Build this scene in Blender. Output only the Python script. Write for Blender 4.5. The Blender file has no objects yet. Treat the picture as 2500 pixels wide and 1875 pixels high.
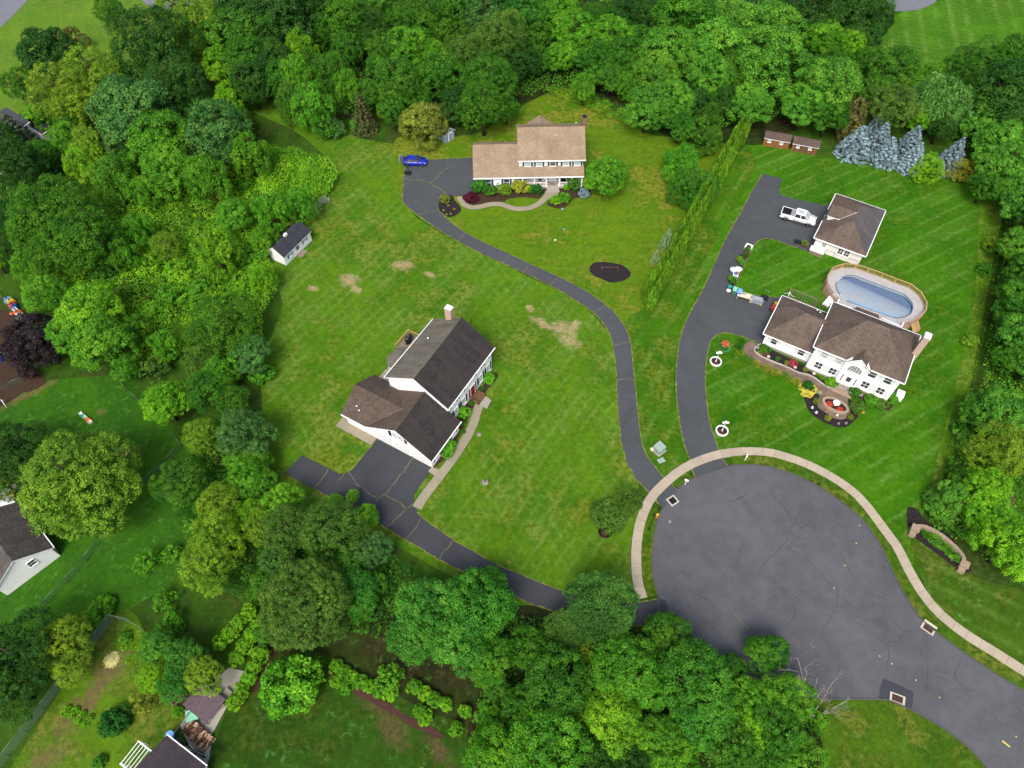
import bpy, math, random
import numpy as np
from mathutils import Vector, Matrix
R = math.radians
scene = bpy.context.scene
# ------------------------------------------------------------------ camera
CAM_H, FOC, PITCH = 84.0, 1735.0, R(55)
cd = bpy.data.cameras.new('camera'); cam = bpy.data.objects.new('camera', cd)
scene.collection.objects.link(cam); scene.camera = cam
cam.location = (0, 0, CAM_H); cam.rotation_euler = (R(90) - PITCH, 0, 0)
cd.sensor_width = 36; cd.lens = 36 * FOC / 2500; cd.clip_start = 1; cd.clip_end = 6000
# ------------------------------------------------------------------ sky, sun, exposure
SUN_EL, SUN_AZ = R(54), R(196)          # azimuth clockwise from +Y
world = bpy.data.worlds.new('World'); scene.world = world; world.use_nodes = True
wn = world.node_tree; bgn = wn.nodes['Background']
sky = wn.nodes.new('ShaderNodeTexSky'); sky.sky_type = 'NISHITA'; sky.sun_disc = False
sky.sun_elevation = SUN_EL; sky.sun_rotation = SUN_AZ
sky.air_density = 1.0; sky.dust_density = 4.5; sky.ozone_density = 0.6
wn.links.new(sky.outputs[0], bgn.inputs[0]); bgn.inputs[1].default_value = 0.115
sl = bpy.data.lights.new('sun', 'SUN'); sun = bpy.data.objects.new('sun', sl)
scene.collection.objects.link(sun); sl.energy = 1.5; sl.angle = R(22); sl.color = (1.0, 0.97, 0.92)
sdir = Vector((math.sin(SUN_AZ) * math.cos(SUN_EL), math.cos(SUN_AZ) * math.cos(SUN_EL), math.sin(SUN_EL)))
sun.rotation_euler = sdir.to_track_quat('Z', 'Y').to_euler(); sun.location = (0, 60, 120)
vs = scene.view_settings; vs.view_transform = 'Standard'; vs.look = 'None'; vs.gamma = 1
vs.use_curve_mapping = False; vs.exposure = 0.95
scene.cycles.max_bounces = 6; scene.cycles.diffuse_bounces = 3; scene.cycles.glossy_bounces = 2
scene.cycles.transparent_max_bounces = 6; scene.cycles.use_denoising = True
scene.cycles.caustics_reflective = False; scene.cycles.caustics_refractive = False

# ------------------------------------------------------------------ helpers
rng = random.Random(7)
COL = scene.collection
def G(px, py, z=0.0):
    """survey point: photograph pixel (2500 wide) -> ground coordinates at height z"""
    x = (px - 1250) / FOC; y = -(py - 937.5) / FOC
    dy = y * math.sin(PITCH) + math.cos(PITCH); dz = y * math.cos(PITCH) - math.sin(PITCH)
    k = (z - CAM_H) / dz
    return Vector((x * k, dy * k, z))
def tile(ox, oy, s=3.456):
    return lambda x, y, z=0.0: G(ox + x / s, oy + y / s, z)
def mpp(px, py, z=0.0):
    p = G(px, py, z); return (p - Vector((0, 0, CAM_H))).length / FOC * 0.97

def tag(o, label=None, cat=None, group=None, kind=None):
    if label: o['label'] = label
    if cat: o['category'] = cat
    if group: o['group'] = group
    if kind: o['kind'] = kind
    return o
def empty(name, loc, rz=0.0, label=None, cat=None, group=None):
    o = bpy.data.objects.new(name, None); COL.objects.link(o)
    o.location = loc; o.rotation_euler = (0, 0, rz); o.empty_display_size = 0.3
    return tag(o, label, cat, group)
def copy_tree(o, parent=None):
    c = o.copy(); COL.objects.link(c)
    if parent is not None:
        c.parent = parent; c.matrix_parent_inverse = o.matrix_parent_inverse.copy()
    for ch in o.children: copy_tree(ch, c)
    return c

class MB:
    """collects faces, builds one mesh object"""
    def __init__(self): self.v = []; self.f = []; self.m = []; self.sm = []
    def face(self, pts, mi=0, smooth=False):
        b = len(self.v); self.v += [tuple(p) for p in pts]
        self.f.append(tuple(range(b, b + len(pts)))); self.m.append(mi); self.sm.append(smooth)
    def mesh(self, verts, faces, mi=0, smooth=False):
        b = len(self.v); self.v += [tuple(p) for p in verts]
        for f in faces: self.f.append(tuple(i + b for i in f)); self.m.append(mi); self.sm.append(smooth)
    def box(self, x0, x1, y0, y1, z0, z1, mi=0, T=None):
        p = [Vector((x, y, z)) for z in (z0, z1) for y in (y0, y1) for x in (x0, x1)]
        if T is not None: p = [T @ q for q in p]
        self.mesh(p, [(0, 2, 3, 1), (4, 5, 7, 6), (0, 1, 5, 4), (2, 6, 7, 3), (0, 4, 6, 2), (1, 3, 7, 5)], mi)
    def bar(self, a, b, w, h=None, mi=0, up=(0, 0, 1)):
        a = Vector(a); b = Vector(b); d = b - a; L = d.length
        if L < 1e-6: return
        h = h or w; d.normalize(); u = Vector(up)
        if abs(d.dot(u)) > .98: u = Vector((1, 0, 0))
        s = d.cross(u).normalized(); u = s.cross(d).normalized()
        p = []
        for q in (a, b):
            for j in (-1, 1):
                for i in (-1, 1): p.append(q + s * (i * w / 2) + u * (j * h / 2))
        self.mesh(p, [(0, 2, 3, 1), (4, 5, 7, 6), (0, 1, 5, 4), (2, 6, 7, 3), (0, 4, 6, 2), (1, 3, 7, 5)], mi)
    def prism(self, poly, z0, z1, mi=0, mside=None):
        n = len(poly)
        a = sum(poly[i][0] * poly[(i + 1) % n][1] - poly[(i + 1) % n][0] * poly[i][1] for i in range(n))
        if a < 0: poly = poly[::-1]
        self.face([(p[0], p[1], z1) for p in poly], mi)
        self.face([(p[0], p[1], z0) for p in poly[::-1]], mi)
        for i in range(n):
            p, q = poly[i], poly[(i + 1) % n]
            self.face([(p[0], p[1], z0), (q[0], q[1], z0), (q[0], q[1], z1), (p[0], p[1], z1)], mi if mside is None else mside)
    def tube(self, pts, rad, n=6, mi=0, cap=True, smooth=True):
        pts = [Vector(p) for p in pts]; rings = []
        if not isinstance(rad, (list, tuple)): rad = [rad] * len(pts)
        base = len(self.v)
        for i, p in enumerate(pts):
            d = (pts[min(i + 1, len(pts) - 1)] - pts[max(i - 1, 0)]).normalized()
            u = Vector((0, 0, 1)) if abs(d.z) < .95 else Vector((1, 0, 0))
            s = d.cross(u).normalized(); u = s.cross(d).normalized()
            for k in range(n):
                a = 2 * math.pi * k / n
                self.v.append(tuple(p + s * (math.cos(a) * rad[i]) + u * (math.sin(a) * rad[i])))
        for i in range(len(pts) - 1):
            for k in range(n):
                k2 = (k + 1) % n
                self.f.append((base + i * n + k, base + i * n + k2, base + (i + 1) * n + k2, base + (i + 1) * n + k))
                self.m.append(mi); self.sm.append(smooth)
        if cap:
            self.f.append(tuple(base + k for k in range(n))[::-1]); self.m.append(mi); self.sm.append(False)
            e = base + (len(pts) - 1) * n
            self.f.append(tuple(e + k for k in range(n))); self.m.append(mi); self.sm.append(False)
    def lathe(self, prof, n=14, c=(0, 0, 0), mi=0, smooth=True):
        base = len(self.v)
        for (r, z) in prof:
            for k in range(n):
                a = 2 * math.pi * k / n
                self.v.append((c[0] + r * math.cos(a), c[1] + r * math.sin(a), c[2] + z))
        for i in range(len(prof) - 1):
            for k in range(n):
                k2 = (k + 1) % n
                self.f.append((base + i * n + k, base + i * n + k2, base + (i + 1) * n + k2, base + (i + 1) * n + k))
                self.m.append(mi); self.sm.append(smooth)
        for i, fl in ((0, True), (len(prof) - 1, False)):
            if prof[i][0] > 1e-4:
                f = tuple(base + i * n + k for k in range(n))
                self.f.append(f[::-1] if fl else f); self.m.append(mi); self.sm.append(False)
    def loft(self, rings, mi=0, cap=True, smooth=True):
        n = len(rings[0]); base = len(self.v)
        for r in rings: self.v += [tuple(p) for p in r]
        for i in range(len(rings) - 1):
            for k in range(n):
                k2 = (k + 1) % n
                self.f.append((base + i * n + k, base + i * n + k2, base + (i + 1) * n + k2, base + (i + 1) * n + k))
                self.m.append(mi); self.sm.append(smooth)
        if cap:
            self.f.append(tuple(base + k for k in range(n))[::-1]); self.m.append(mi); self.sm.append(False)
            e = base + (len(rings) - 1) * n
            self.f.append(tuple(e + k for k in range(n))); self.m.append(mi); self.sm.append(False)
    def data(self, name, mats):
        me = bpy.data.meshes.new(name); me.from_pydata(self.v, [], self.f)
        if not isinstance(mats, (list, tuple)): mats = [mats]
        for m in mats: me.materials.append(M[m] if isinstance(m, str) else m)
        if len(me.polygons):
            me.polygons.foreach_set('material_index', [min(i, len(mats) - 1) for i in self.m])
            me.polygons.foreach_set('use_smooth', self.sm)
        me.update(); return me
    def build(self, name, mats, parent=None, loc=(0, 0, 0), rot=(0, 0, 0), **kw):
        o = bpy.data.objects.new(name, self.data(name, mats)); COL.objects.link(o)
        o.location = loc; o.rotation_euler = rot
        if parent is not None: o.parent = parent
        return tag(o, kw.get('label'), kw.get('cat'), kw.get('group'), kw.get('kind'))
def place(name, me, parent, loc=(0, 0, 0), rot=(0, 0, 0), scale=None):
    o = bpy.data.objects.new(name, me); COL.objects.link(o); o.location = loc; o.rotation_euler = rot
    if scale: o.scale = scale
    if parent is not None: o.parent = parent
    return o

# ------------------------------------------------------------------ materials
M = {}
def srgb(r, g, b):
    f = lambda c: ((c / 255 + .055) / 1.055) ** 2.4 if c > 10 else c / 255 / 12.92
    return (f(r) * .76, f(g) * .76, f(b) * .76)
class NT:
    def __init__(self, name):
        self.mat = bpy.data.materials.new(name); self.mat.use_nodes = True
        self.t = self.mat.node_tree; self.p = self.t.nodes['Principled BSDF']
        self.out = self.t.nodes['Material Output']; M[name] = self.mat
    def n(self, typ, **kw):
        nd = self.t.nodes.new('ShaderNode' + typ)
        for k, v in kw.items(): setattr(nd, k, v)
        return nd
    def l(self, a, b): self.t.links.new(a, b)
    def sock(self, s, v):
        if hasattr(v, 'is_output') or isinstance(v, bpy.types.NodeSocket): self.l(v, s)
        elif isinstance(v, (tuple, list)) and len(v) == 3 and s.type == 'RGBA': s.default_value = (*v, 1)
        else: s.default_value = v
    def math(self, op, a, b=None, c=None, clamp=False):
        nd = self.n('Math', operation=op); nd.use_clamp = clamp
        for i, v in enumerate((a, b, c)):
            if v is not None: self.sock(nd.inputs[i], v)
        return nd.outputs[0]
    def mix(self, fac, a, b, blend='MIX'):
        nd = self.n('Mix', data_type='RGBA', blend_type=blend)
        self.sock(nd.inputs[0], fac); self.sock(nd.inputs[6], a); self.sock(nd.inputs[7], b)
        return nd.outputs[2]
    def pos(self, obj=False):
        if obj: return self.n('TexCoord').outputs['Object']
        return self.n('NewGeometry').outputs['Position']
    def noise(self, vec, scale, detail=3, rough=.55, dist=0.0):
        nd = self.n('TexNoise'); self.l(vec, nd.inputs['Vector'])
        nd.inputs['Scale'].default_value = scale; nd.inputs['Detail'].default_value = detail
        nd.inputs['Roughness'].default_value = rough; nd.inputs['Distortion'].default_value = dist
        return nd.outputs[0]
    def ramp(self, fac, a, b, lo=0.0, hi=1.0):
        nd = self.n('MapRange', interpolation_type='SMOOTHSTEP')
        self.sock(nd.inputs[0], fac); nd.inputs[1].default_value = a; nd.inputs[2].default_value = b
        nd.inputs[3].default_value = lo; nd.inputs[4].default_value = hi
        return nd.outputs[0]
    def bump(self, h, strength=.3, dist=.02):
        nd = self.n('Bump'); nd.inputs['Strength'].default_value = strength; nd.inputs['Distance'].default_value = dist
        self.l(h, nd.inputs['Height']); self.l(nd.outputs[0], self.p.inputs['Normal'])
    def fin(self, col, rough=.7, spec=.3, metal=0.0):
        self.sock(self.p.inputs['Base Color'], col); self.sock(self.p.inputs['Roughness'], rough)
        self.p.inputs['Specular IOR Level'].default_value = spec; self.p.inputs['Metallic'].default_value = metal
        return self.mat
def simple(name, col, rough=.6, spec=.3, var=.18, scale=3.0, metal=0.0, bump=0.0):
    t = NT(name); p = t.pos(True)
    f = t.noise(p, scale, 4); f2 = t.noise(p, scale * 9, 2)
    k = t.math('ADD', t.math('MULTIPLY', f, .7), t.math('MULTIPLY', f2, .3))
    v = t.ramp(k, .3, .7, 1 - var, 1 + var)
    hs = t.n('HueSaturation'); t.l(v, hs.inputs['Value']); hs.inputs['Color'].default_value = (*col, 1)
    if bump: t.bump(f2, bump, .02)
    return t.fin(hs.outputs[0], rough, spec, metal)
# ---- lawns
def lawn(name, base, dark, dry, dry_amt=.5, stripes=(), clover=.25, patches=(), patch_col=srgb(196, 172, 128), seed=0.0, lowf=.07):
    t = NT(name); g = t.pos()
    mp = t.n('Mapping'); t.l(g, mp.inputs[0]); mp.inputs[1].default_value = (seed, seed * 1.7, 0); p = mp.outputs[0]
    big = t.noise(p, lowf, 3, .55, .6); mid = t.noise(p, .32, 4, .6, .4); sm = t.noise(p, 1.5, 4, .65); fine = t.noise(p, 6.5, 3, .7); grit = t.noise(p, 22, 2, .6)
    c = t.mix(t.ramp(big, .38, .62), base, dark)
    c = t.mix(t.math('MULTIPLY', t.ramp(mid, .42, .62), .6), c, dark)
    dm = t.math('MULTIPLY', t.ramp(t.math('ADD', t.math('MULTIPLY', mid, .5), t.math('MULTIPLY', big, .5)), .47, .6), t.ramp(sm, .3, .62))
    c = t.mix(t.math('MULTIPLY', dm, dry_amt), c, dry)
    # clover / weed flecks: bluish green tufts
    vo = t.n('TexVoronoi'); t.l(p, vo.inputs['Vector']); vo.inputs['Scale'].default_value = .55
    cl = t.math('MULTIPLY', t.ramp(vo.outputs['Distance'], .5, .12), t.ramp(sm, .5, .62))
    c = t.mix(t.math('MULTIPLY', cl, clover), c, srgb(88, 150, 66))
    sp = t.n('SeparateXYZ'); t.l(g, sp.inputs[0])
    for (deg, wid, amt, sharp) in stripes:
        a = R(deg); nx, ny = -math.sin(a) / wid, math.cos(a) / wid
        d = t.math('ADD', t.math('MULTIPLY', sp.outputs[0], nx), t.math('MULTIPLY', sp.outputs[1], ny))
        d = t.math('ADD', d, t.math('MULTIPLY', mid, .12))
        fr = t.math('FRACT', d)
        tri = t.math('ABSOLUTE', t.math('SUBTRACT', fr, .5))      # 0..0.5
        line = t.ramp(tri, .5 - sharp, .5)
        line = t.math('MULTIPLY', line, t.ramp(sm, .25, .6, .5, 1.0)); line = t.math('MULTIPLY', line, t.ramp(t.noise(p, .16, 2), .38, .62, .2, 1.0))
        c = t.mix(t.math('MULTIPLY', line, amt), c, srgb(122, 156, 66))
    for (x, y, rx, ry, rot, amt) in patches:
        mm = t.n('Mapping'); mm.vector_type = 'TEXTURE'; t.l(g, mm.inputs[0])
        mm.inputs[1].default_value = (x, y, 0); mm.inputs[2].default_value = (0, 0, R(rot)); mm.inputs[3].default_value = (rx, ry, 1e3)
        ln = t.n('VectorMath', operation='LENGTH'); t.l(mm.outputs[0], ln.inputs[0])
        d = t.math('ADD', ln.outputs['Value'], t.math('MULTIPLY', t.math('SUBTRACT', t.noise(g, .9, 5, .65), .5), 2.6)); d = t.math('ADD', d, t.math('MULTIPLY', t.math('SUBTRACT', fine, .5), 1.2))
        c = t.mix(t.math('MULTIPLY', t.math('MULTIPLY', t.ramp(d, 1.25, .4), t.ramp(t.noise(g, 3.2, 4, .7), .36, .58, .35, 1.0)), amt), c, t.mix(fine, patch_col, tuple(q * .62 for q in patch_col)))
    k = t.math('ADD', t.math('ADD', t.math('MULTIPLY', sm, .3), t.math('MULTIPLY', fine, .4)), t.math('MULTIPLY', grit, .3))
    hs = t.n('HueSaturation'); t.l(c, hs.inputs['Color']); t.l(t.ramp(k, .3, .7, .5, 1.24), hs.inputs['Value'])
    t.bump(t.math('ADD', fine, t.math('MULTIPLY', grit, .6)), .7, .09)
    return t.fin(hs.outputs[0], .9, .12)

LG = srgb(92, 134, 14); LD = srgb(64, 112, 8); LY = srgb(138, 138, 44)
bare = [(G(854, 684), 2.2, 1.9), (G(868, 707), 1.6, 1.0), (G(983, 648), 2.6, 1.5), (G(1050, 671), 1.4, .7), (G(765, 704), 1.2, .9),
        (G(1293, 753), 1.0, 1.0), (G(1320, 787), 2.2, 1.1), (G(1372, 802), 3.0, 2.0), (G(1392, 832), 2.2, 1.7), (G(1405, 792), 1.0, 1.4)]
lawn('lawn_mown_cross', LG, LD, LY, .62, [(55, 1.55, .36, .3), (55, 6.2, .2, .4), (-59, 1.7, .26, .22)], .3,
     [(p.x, p.y, rx * .78, ry * .78, rng.uniform(-40, 10), .9) for p, rx, ry in bare], srgb(206, 180, 138))
lawn('lawn_faded', srgb(104, 136, 18), srgb(76, 120, 10), srgb(146, 142, 48), .85, [(2, 2.4, .16, .2)], .3, seed=31)
lawn('lawn_striped', srgb(72, 128, 4), srgb(48, 106, 2), srgb(112, 132, 16), .35, [(29.5, 2.3, .4, .22), (29.5, 7.1, .2, .3)], .35, seed=77)
lawn('lawn_strip', srgb(76, 126, 8), srgb(50, 102, 4), srgb(136, 138, 40), .5, [(59, 2.6, .35, .3)], .25, seed=15)
lawn('lawn_far_left', srgb(112, 146, 40), srgb(86, 130, 28), srgb(136, 146, 60), .4, [(40, 3, .1, .3)], .1, seed=51)
lawn('lawn_far_right', srgb(86, 140, 16), srgb(60, 114, 8), srgb(112, 140, 34), .3, [(-104, 3.4, .5, .3), (-14, 1.6, .3, .25)], .1, seed=91)
q1, q2, q3 = G(312, 1103), G(245, 1005), G(75, 960)
lawn('lawn_play_yard', srgb(64, 116, 16), srgb(42, 94, 18), srgb(84, 118, 22), .3, [], .5, [(q1.x, q1.y, 1.9, 1.0, 10, .9), (q2.x, q2.y, .8, .5, 0, .7), (q3.x, q3.y, 4.5, .8, 40, .75)], srgb(142, 112, 78), seed=11)
q1, q2, q3, q4, q5 = G(262, 1645), G(225, 1705), G(175, 1750), G(100, 1870), G(300, 1600)
lawn('lawn_garden', srgb(98, 136, 22), srgb(74, 112, 16), srgb(132, 130, 54), .7, [], .3, [(q1.x, q1.y, 2.3, 1.5, 40, .9), (q2.x, q2.y, 2.2, 1.2, 50, .85), (q3.x, q3.y, 2.4, 1.4, 55, .7), (q4.x, q4.y, 2.5, 1.5, 40, .8), (q5.x, q5.y, 1.0, .8, 0, .7)], srgb(138, 110, 82), seed=5, lowf=.14)
q1, q2, q3, q4 = G(960, 1790), G(1070, 1830), G(610, 1660), G(930, 1735)
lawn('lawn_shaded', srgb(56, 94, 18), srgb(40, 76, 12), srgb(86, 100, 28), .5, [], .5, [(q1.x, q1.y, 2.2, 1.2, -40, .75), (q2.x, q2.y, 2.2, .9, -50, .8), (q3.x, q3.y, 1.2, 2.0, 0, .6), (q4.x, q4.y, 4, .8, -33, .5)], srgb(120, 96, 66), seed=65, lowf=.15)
lawn('lawn_verge', srgb(84, 118, 18), srgb(56, 94, 10), srgb(136, 138, 50), .6, [], .3, seed=44, lowf=.2)
lawn('lawn_corner', srgb(74, 110, 18), srgb(50, 90, 10), srgb(118, 120, 44), .65, [(-32, 2.6, .25, .3)], .6, seed=3, lowf=.12)
lawn('rough_ground', srgb(66, 104, 20), srgb(46, 82, 14), srgb(84, 88, 40), .6, [], .2, seed=8, lowf=.12)
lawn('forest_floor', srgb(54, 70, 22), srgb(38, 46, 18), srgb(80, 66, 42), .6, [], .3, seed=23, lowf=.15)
lawn('meadow_edge', srgb(96, 138, 24), srgb(72, 118, 14), srgb(140, 150, 60), .7, [], .3, seed=29, lowf=.3)
# ---- paving
def asphalt(name, col, var=.12, spot=.25, rough=.85, seed=0.0, low=.12):
    t = NT(name); g = t.pos(); mp = t.n('Mapping'); t.l(g, mp.inputs[0]); mp.inputs[1].default_value = (seed, seed, 0); p = mp.outputs[0]
    big = t.noise(p, low, 5, .6, .8); mid = t.noise(p, .7, 4, .6, .3); fine = t.noise(p, 9, 3, .75); agg = t.noise(p, 40, 2, .7)
    k = t.math('ADD', t.math('ADD', t.math('MULTIPLY', big, .45), t.math('MULTIPLY', mid, .25)), t.math('MULTIPLY', fine, .3))
    hs = t.n('HueSaturation'); hs.inputs['Color'].default_value = (*col, 1); t.l(t.ramp(k, .34, .66, 1 - var, 1 + var), hs.inputs['Value'])
    c = t.mix(t.math('MULTIPLY', t.ramp(agg, .58, .78), spot), hs.outputs[0], tuple(min(1, q * 2.2) for q in col))
    st = t.math('MULTIPLY', t.ramp(t.noise(p, .18, 6, .72, 2.2), .52, .74), .36)
    c = t.mix(st, c, tuple(q * .45 for q in col))
    t.bump(agg, .35, .015)
    return t.fin(c, rough, .3)
asphalt('asphalt_road', srgb(90, 91, 95), .22, .3, .85)
asphalt('asphalt_drive', srgb(74, 78, 81), .16, .2, .8, 40)
asphalt('asphalt_dark', srgb(64, 66, 71), .16, .15, .8, 90)
asphalt('asphalt_patch', srgb(62, 64, 72), .08, .1, .8, 10)
asphalt('kerb_asphalt', srgb(88, 88, 86), .15, .2, .85, 30)
asphalt('asphalt_far', srgb(120, 122, 130), .1, .1, .85, 60)
def concrete(name, col, var=.14, seed=0.0):
    t = NT(name); p = t.pos(); oi = t.n('ObjectInfo')
    a = t.noise(p, .5, 5, .65, .5); b = t.noise(p, 4, 4, .7); d = t.noise(p, 25, 2)
    k = t.math('ADD', t.math('ADD', t.math('MULTIPLY', a, .4), t.math('MULTIPLY', b, .35)), t.math('MULTIPLY', d, .25))
    hs = t.n('HueSaturation'); hs.inputs['Color'].default_value = (*col, 1)
    v = t.math('MULTIPLY', t.ramp(k, .32, .68, 1 - var, 1 + var), t.ramp(oi.outputs['Random'], 0, 1, .94, 1.05)); t.l(v, hs.inputs['Value'])
    c = t.mix(t.math('MULTIPLY', t.ramp(b, .58, .74), .35), hs.outputs[0], tuple(q * .55 for q in col))
    t.bump(d, .25, .01); return t.fin(c, .85, .2)
concrete('concrete_walk', srgb(180, 167, 146)); concrete('concrete_path', srgb(158, 150, 128), .18); concrete('concrete_grey', srgb(168, 164, 152))
concrete('concrete_drain', srgb(206, 196, 178)); concrete('stone_wall', srgb(168, 146, 126), .2); concrete('edging_stone', srgb(186, 178, 168))
def mulch(name, c1, c2):
    t = NT(name); p = t.pos(); a = t.noise(p, 2.2, 4, .7); b = t.noise(p, 14, 3, .8)
    c = t.mix(t.ramp(b, .35, .68), c1, c2); c = t.mix(t.math('MULTIPLY', t.ramp(a, .4, .7), .5), c, c1)
    t.bump(b, .8, .05); return t.fin(c, .95, .1)
mulch('mulch_black', srgb(36, 32, 34), srgb(66, 58, 60)); mulch('mulch_brown', srgb(52, 40, 32), srgb(92, 72, 58)); mulch('soil', srgb(92, 72, 52), srgb(140, 112, 84))
mulch('mulch_red', srgb(62, 40, 36), srgb(104, 74, 66))
t = NT('pavers'); p = t.pos(); br = t.n('TexBrick'); mp = t.n('Mapping'); t.l(p, mp.inputs[0]); mp.inputs[2].default_value = (0, 0, R(31)); t.l(mp.outputs[0], br.inputs[0])
br.inputs['Color1'].default_value = (*srgb(132, 112, 98), 1); br.inputs['Color2'].default_value = (*srgb(112, 94, 84), 1); br.inputs['Mortar'].default_value = (*srgb(84, 74, 66), 1)
br.inputs['Scale'].default_value = 1.0; br.inputs['Brick Width'].default_value = .3; br.inputs['Row Height'].default_value = .16; br.inputs['Mortar Size'].default_value = .012
c = t.mix(t.ramp(t.noise(p, 1.3, 4, .6), .35, .65), br.outputs[0], srgb(126, 110, 100), 'MULTIPLY'); c = t.mix(.6, br.outputs[0], c)
c = t.mix(t.ramp(t.noise(p, .8, 5, .6), .4, .65, 0, .6), br.outputs[0], srgb(140, 124, 108)); t.bump(br.outputs['Fac'], -.4, .01); t.fin(c, .85, .2)
# ---- roof shingles: courses run across the slope
def shingle(name, c1, c2, streak=0.0, scol=(0, 0, 0), rough=.9, wash=0.0, wcol=(0, 0, 0)):
    t = NT(name); uv = t.n('UVMap'); uv.uv_map = 'UVMap'; br = t.n('TexBrick'); t.l(uv.outputs[0], br.inputs[0])
    br.inputs['Color1'].default_value = (*c1, 1); br.inputs['Color2'].default_value = (*c2, 1); br.inputs['Mortar'].default_value = (*[q * .5 for q in c2], 1)
    br.inputs['Scale'].default_value = 1.0; br.inputs['Brick Width'].default_value = .5; br.inputs['Row Height'].default_value = .2
    br.inputs['Mortar Size'].default_value = .014; br.offset = .37
    p = t.pos(); a = t.noise(p, .35, 4, .6, .4); b = t.noise(p, 3.2, 4, .7); d = t.noise(p, 18, 2)
    k = t.math('ADD', t.math('ADD', t.math('MULTIPLY', a, .45), t.math('MULTIPLY', b, .35)), t.math('MULTIPLY', d, .2))
    hs = t.n('HueSaturation'); t.l(br.outputs[0], hs.inputs['Color']); t.l(t.ramp(k, .33, .67, .78, 1.2), hs.inputs['Value']); c = hs.outputs[0]
    if streak:
        mu = t.n('Mapping'); t.l(uv.outputs[0], mu.inputs[0]); mu.inputs[3].default_value = (1.1, .14, 1)
        c = t.mix(t.math('MULTIPLY', t.ramp(t.noise(mu.outputs[0], 1.0, 4, .6, .3), .42, .66), streak), c, scol)
    if wash: c = t.mix(t.math('MULTIPLY', t.ramp(a, .4, .62), wash), c, wcol)
    t.bump(t.math('ADD', br.outputs['Fac'], t.math('MULTIPLY', d, -.5)), -.5, .02); return t.fin(c, rough, .25)
shingle('shingle_tan', srgb(168, 146, 122), srgb(152, 132, 110), .25, srgb(130, 110, 92))
shingle('shingle_brown', srgb(112, 97, 86), srgb(92, 79, 71), .3, srgb(124, 112, 100))
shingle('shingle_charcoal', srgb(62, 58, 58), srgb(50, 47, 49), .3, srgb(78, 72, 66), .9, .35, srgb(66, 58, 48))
shingle('shingle_sheen', srgb(128, 122, 108), srgb(112, 106, 94), .7, srgb(92, 88, 80))  # pale base has back-slope sky sheen painted in; streaks are its own
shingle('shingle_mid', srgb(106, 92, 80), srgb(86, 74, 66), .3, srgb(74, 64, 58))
shingle('shingle_shed', srgb(62, 64, 74), srgb(54, 56, 64), .2, srgb(76, 78, 84)); shingle('shingle_grey', srgb(84, 86, 96), srgb(72, 74, 84), .2, srgb(96, 98, 104))
shingle('shingle_weathered', srgb(104, 98, 92), srgb(82, 78, 74), .5, srgb(70, 66, 62)); shingle('shingle_plum', srgb(76, 68, 72), srgb(66, 58, 62), .2, srgb(84, 78, 80))
shingle('shingle_garage', srgb(106, 100, 100), srgb(90, 86, 88), .3, srgb(78, 76, 78)); shingle('shingle_rust', srgb(104, 88, 80), srgb(90, 76, 70), .4, srgb(78, 66, 62))
# ---- walls
def siding(name, col, step=.13):
    t = NT(name); tc = t.pos(True); sp = t.n('SeparateXYZ'); t.l(tc, sp.inputs[0])
    fr = t.math('FRACT', t.math('DIVIDE', sp.outputs[2], step)); d = t.noise(tc, 1.4, 4)
    hs = t.n('HueSaturation'); hs.inputs['Color'].default_value = (*col, 1); t.l(t.ramp(d, .3, .7, .95, 1.04), hs.inputs['Value'])
    t.bump(fr, -.5, .02); return t.fin(hs.outputs[0], .55, .3)
siding('siding_white', (.87, .87, .865)); siding('siding_cream', (.74, .71, .66)); siding('siding_blue', srgb(150, 170, 186)); siding('siding_tan', srgb(190, 160, 140))
t = NT('brick'); p = t.pos(True); br = t.n('TexBrick'); mp = t.n('Mapping'); t.l(p, mp.inputs[0]); mp.inputs[2].default_value = (R(90), 0, 0); t.l(mp.outputs[0], br.inputs[0])
br.inputs['Color1'].default_value = (*srgb(150, 104, 84), 1); br.inputs['Color2'].default_value = (*srgb(126, 86, 72), 1); br.inputs['Mortar'].default_value = (*srgb(160, 146, 132), 1)
br.inputs['Scale'].default_value = 1; br.inputs['Brick Width'].default_value = .22; br.inputs['Row Height'].default_value = .075; br.inputs['Mortar Size'].default_value = .008
t.fin(t.mix(t.ramp(t.noise(p, 3, 3), .35, .7, 0, .4), br.outputs[0], srgb(140, 112, 96)), .85, .2)
simple('brick_pale', srgb(196, 174, 156), .85, .2, .25, 6)
simple('trim_white', (.86, .86, .855), .45, .4, .05); simple('paint_white', (.8, .8, .8), .35, .5, .04); simple('door_white', (.72, .73, .73), .5, .4, .05)
simple('shutter_teal', srgb(62, 92, 108), .5, .3); simple('shutter_black', srgb(40, 40, 52), .5, .3); simple('shutter_white', (.66, .66, .65), .5, .3, .06)
simple('door_red', srgb(140, 24, 40), .45, .4); simple('door_tan', srgb(190, 150, 120), .6, .3)
simple('wood_deck', srgb(176, 166, 158), .8, .2, .2, 2); simple('wood_rail', srgb(196, 164, 112), .7, .2, .15, 4); simple('wood_skirt', srgb(190, 156, 130), .75, .2, .15, 4)
simple('wood_cedar', srgb(150, 98, 60), .75, .2, .3, 2.5); simple('wood_brown', srgb(112, 84, 62), .8, .2, .3, 4); simple('wood_grey', srgb(140, 128, 112), .85, .15, .25, 4); simple('bark', srgb(82, 70, 58), .95, .1, .35, 5, bump=.5)
simple('firewood_pale', srgb(204, 172, 140), .9, .1, .3, 5); simple('firewood_dark', srgb(112, 84, 64), .9, .1, .3, 5); simple('bark_pale', srgb(160, 156, 142), .9, .1, .3, 5); simple('firewood', srgb(156, 122, 94), .9, .1, .4, 5)
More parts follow.
